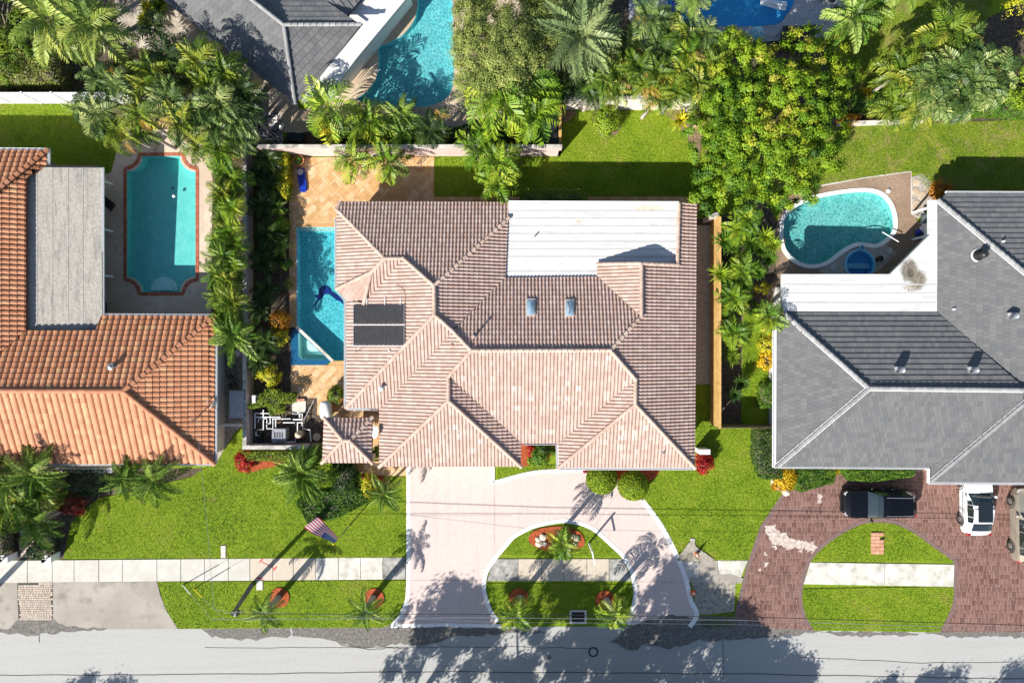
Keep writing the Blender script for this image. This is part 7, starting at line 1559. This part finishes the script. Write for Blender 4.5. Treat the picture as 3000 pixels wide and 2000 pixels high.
M['hosegreen'] = pm('green_hose', [(.01, .05, .03)], 5, .5); MB().tube(hz, .014, 5).solo('garden_hose', M['hosegreen'], P(664, 1075), 'tangled green garden hose on the side path', 'hose')
# ================================================================ back gardens
for x, y, r, l in ((2684, 536, .24, 'round stepping stone next to the lawn corner'), (2681, 562, .23, 'round stepping stone between smaller and largest stones'), (2702, 575, .32, 'largest round stepping stone by the orange croton'), (2685, 602, .34, 'round stepping stone closest to the white post')):
    p = P(x, y); MB().lathe(p, [(r, 0), (r, .06), (r * .95, .075), (0, .078)], 20).solo('stepping_stone', M['tandeck'], p, l, 'stepping stone')
struct(sheet('gravel', PL([(2668, 520), (2700, 510), (2735, 540), (2730, 600), (2690, 640), (2668, 640)]), .044, M['gravel']))
for x, y, r, l in ((2440, 783, .25, 'grey stone disc in gravel beside the kidney pool edge'), (2587, 755, .22, 'grey stone disc in gravel nearest the white roof'), (2604, 736, .24, 'grey stone disc in gravel beside the pool handrail')):
    p = P(x, y); MB().lathe(p, [(r, 0), (r, .1), (r * .8, .12), (0, .11)], 16).solo('stone_disc', M['greybox'], p, l, 'stone')
pot(2571, 760, .2, .35, 'black', 'black pot on gravel beside the round spa'); 
p = P(2519, 728); MB().lathe(p, [(.16, .05), (.18, .3), (.15, .3), (.14, .1)], 14).solo('bucket', M['ltblue'], p, 'small blue bucket at the pool edge above the round spa', 'bucket')
p = P(2600, 561); MB().lathe(p, [(.14, .05), (.15, .12), (.05, .16), (0, .17)], 16).solo('floating_dispenser', M['white'], p, 'round white chlorine dispenser on the brown deck', 'dispenser')
p = P(2702, 645); t_ = thing('glass_table', 'grey glass topped table beside the white flat roof', 'table', p); MB().box(p + Vector((0, 0, .68)), (1.0, .7, .03)).build('top', M['winglass'], t_)
for sx in (-.42, .42):
    for sy_ in (-.28, .28): MB().tube([p + Vector((sx, sy_, 0)), p + Vector((sx, sy_, .67))], .02, 5).build('leg', M['metal'], t_)
for i, (x, y, mt, l) in enumerate(((2688, 682, 'blue', 'blue pool toy bag in the pile by the deck'), (2700, 672, 'pvc', 'white crumpled pool toy bag in the pile by the deck'), (2712, 680, 'tanplastic', 'tan pool toy bag in the pile by the deck'), (2696, 690, 'dkmetal', 'dark pool toy bag in the pile by the deck'))):
    p = P(x, y, .05); bm = bmesh.new(); bmesh.ops.create_icosphere(bm, subdivisions=2, radius=.24)
    for v in bm.verts: v.co *= random.uniform(.75, 1.15); v.co.z *= .7
    me = bpy.data.meshes.new('toy_bag'); bm.to_mesh(me); bm.free(); me.materials.append(M[mt]); tag(put('toy_bag', me, None, p + Vector((0, 0, .12))), l, 'bag')
p = P(2340, 98, 1.2); t_ = thing('canopy_lounge', 'black canopied lounge on the grey deck by the deep blue pool', 'lounge', (p.x, p.y, 0)); MB().prism([Vector(P(x, y, 1.5)[:2]) for x, y in ((2293, 76), (2345, 78), (2390, 72), (2388, 118), (2296, 120))], 1.46, 1.5).build('canopy', M['black'], t_)
for x, y in ((2298, 80), (2386, 78), (2386, 115), (2298, 116)): q = P(x, y, 1.5); MB().tube([(q.x, q.y, 0), (q.x, q.y, 1.48)], .03, 6).build('post', M['dkmetal'], t_)
MB().box((p.x, p.y, .35), (1.7, .8, .25)).build('bed', M['black'], t_)
q = P(2268, 16); t_ = thing('pool_mat_float', 'white floating lounge mat on the deep blue pool', 'float', q); mb = MB()
for i in range(9):
    s_ = i / 8; mb.v += [tuple(P(2228 + 78 * s_, -4 + 8 * s_) + Vector((0, 0, -.02 + .06 * math.sin(s_ * 6)))), tuple(P(2228 + 74 * s_, 16 + 16 * s_) + Vector((0, 0, -.02 + .06 * math.sin(s_ * 6 + .6))))]
for i in range(8): mb.f.append([2 * i, 2 * i + 1, 2 * i + 3, 2 * i + 2]); mb.r.append(.5); mb.m.append(0)
mb.build('mat', M['white'], t_); MB().tube([P(2228, 6) + Vector((0, 0, 0)), P(2306, 18) + Vector((0, 0, .03))], .06, 8).build('pillow', M['white'], t_)
q = P(1988, 18); t_ = thing('ring_float', 'deep blue inflatable float at the curved pool end', 'float', q); mb = MB()
for k in range(4): mb.tube([q + Vector((-.35 + k * .22, .55, -.02)), q + Vector((-.25 + k * .22, -.5, -.02))], .1, 8)
mb.build('tubes', M['blue'], t_)
q = P(2218, 100, .3); t_ = thing('beach_ball', 'pale blue see-through inflatable ball on the grey deck', 'ball', (q.x, q.y, .05)); MB().lathe((q.x, q.y, .05), [(0, 0), (.35, .08), (.5, .3), (.4, .5), (.15, .6), (0, .62)], 16).build('ball', M['ltblue'], t_, True)
for k in range(5): a = k * 1.25; MB().tube([(q.x + .51 * math.cos(a) * math.sin(t * .63), q.y + .51 * math.sin(a) * math.sin(t * .63), .36 - .32 * math.cos(t * .63)) for t in range(6)], .02, 4).build('seam', M['white'], t_)
for x, y, l in ((2428, 6, 'round wrought iron garden chair on the grey deck, next to the pale table'), (2404, -8, 'round wrought iron garden chair on the grey deck, at the picture edge')):
    q = P(x, y); t_ = thing('iron_chair', l.replace(', at the picture edge', ', beyond the pale table'), 'chair', q); MB().tube([q + Vector((.3 * math.cos(a * .45), .3 * math.sin(a * .45), .45)) for a in range(15)], .018, 5).build('seat_ring', M['black'], t_); MB().tube([q + Vector((.4 * math.cos(a * .25 - .4), .4 * math.sin(a * .25 - .4), .8)) for a in range(13)], .018, 5).build('back_ring', M['black'], t_); MB().lathe(q + Vector((0, 0, .43)), [(.28, 0), (0, .01)], 14).build('seat', M['dkmetal'], t_)
    for a in range(4): MB().tube([q + Vector((.28 * math.cos(a * 1.57), .28 * math.sin(a * 1.57), .44)), q + Vector((.33 * math.cos(a * 1.57), .33 * math.sin(a * 1.57), 0))], .015, 5).build('leg', M['black'], t_)
q = P(2436, 4); MB().box(q + Vector((0, 0, .4)), (.35, .3, .06), .3).solo('side_table', M['pvc'], q, 'small pale table between the iron chairs', 'table')
# yard behind the patio wall
for x, y, l in ((868, 410, 'dark air conditioning unit behind the patio wall, with pale rim'), (888, 412, 'dark air conditioning unit behind the patio wall, beside the croton')):
    p = P(x, y, .0); t_ = thing('air_conditioner', l, 'air conditioner', p); MB().box(p + Vector((0, 0, .4)), (.75 if x < 880 else .4, .6, .8)).build('cabinet', M['dkmetal'], t_); MB().lathe(p + Vector((0, 0, .8)), [(.26, 0), (.27, .03), (.22, .04), (0, .02)], 16).build('fan_grille', M['black'], t_); MB().box(p + Vector((0, .28, .81)), (.75 if x < 880 else .4, .04, .03)).build('rim', M['greybox'], t_)
p = P(829, 374); MB().lathe(p, [(.1, 0), (.22, .15), (.26, .3), (.2, .48), (0, .55)], 18).solo('gazing_ball', M['metal'], p, 'shiny grey globe at the corner of the white gravel bed', 'globe', smooth=True)
for x, y, l in ((771, 374, 'square paving slab in the white gravel, beside the wall'), (797, 373, 'square paving slab in the white gravel, beside the globe')): p = P(x, y); MB().box(p + Vector((0, 0, .03)), (.34, .36, .06)).solo('paving_slab', M['greybox'], p, l, 'paving slab')
p = P(772, 392); t_ = thing('pipe_stack', 'white plumbing manifold on the white gravel', 'pipes', p)
for a, b in (((760, 386), (760, 398)), ((760, 398), (784, 398)), ((772, 386), (772, 398)), ((784, 386), (784, 398)), ((776, 408), (796, 408))): MB().tube([P(*a, .3), P(*b, .3)], .05, 6).build('pipe', M['pvc'], t_)
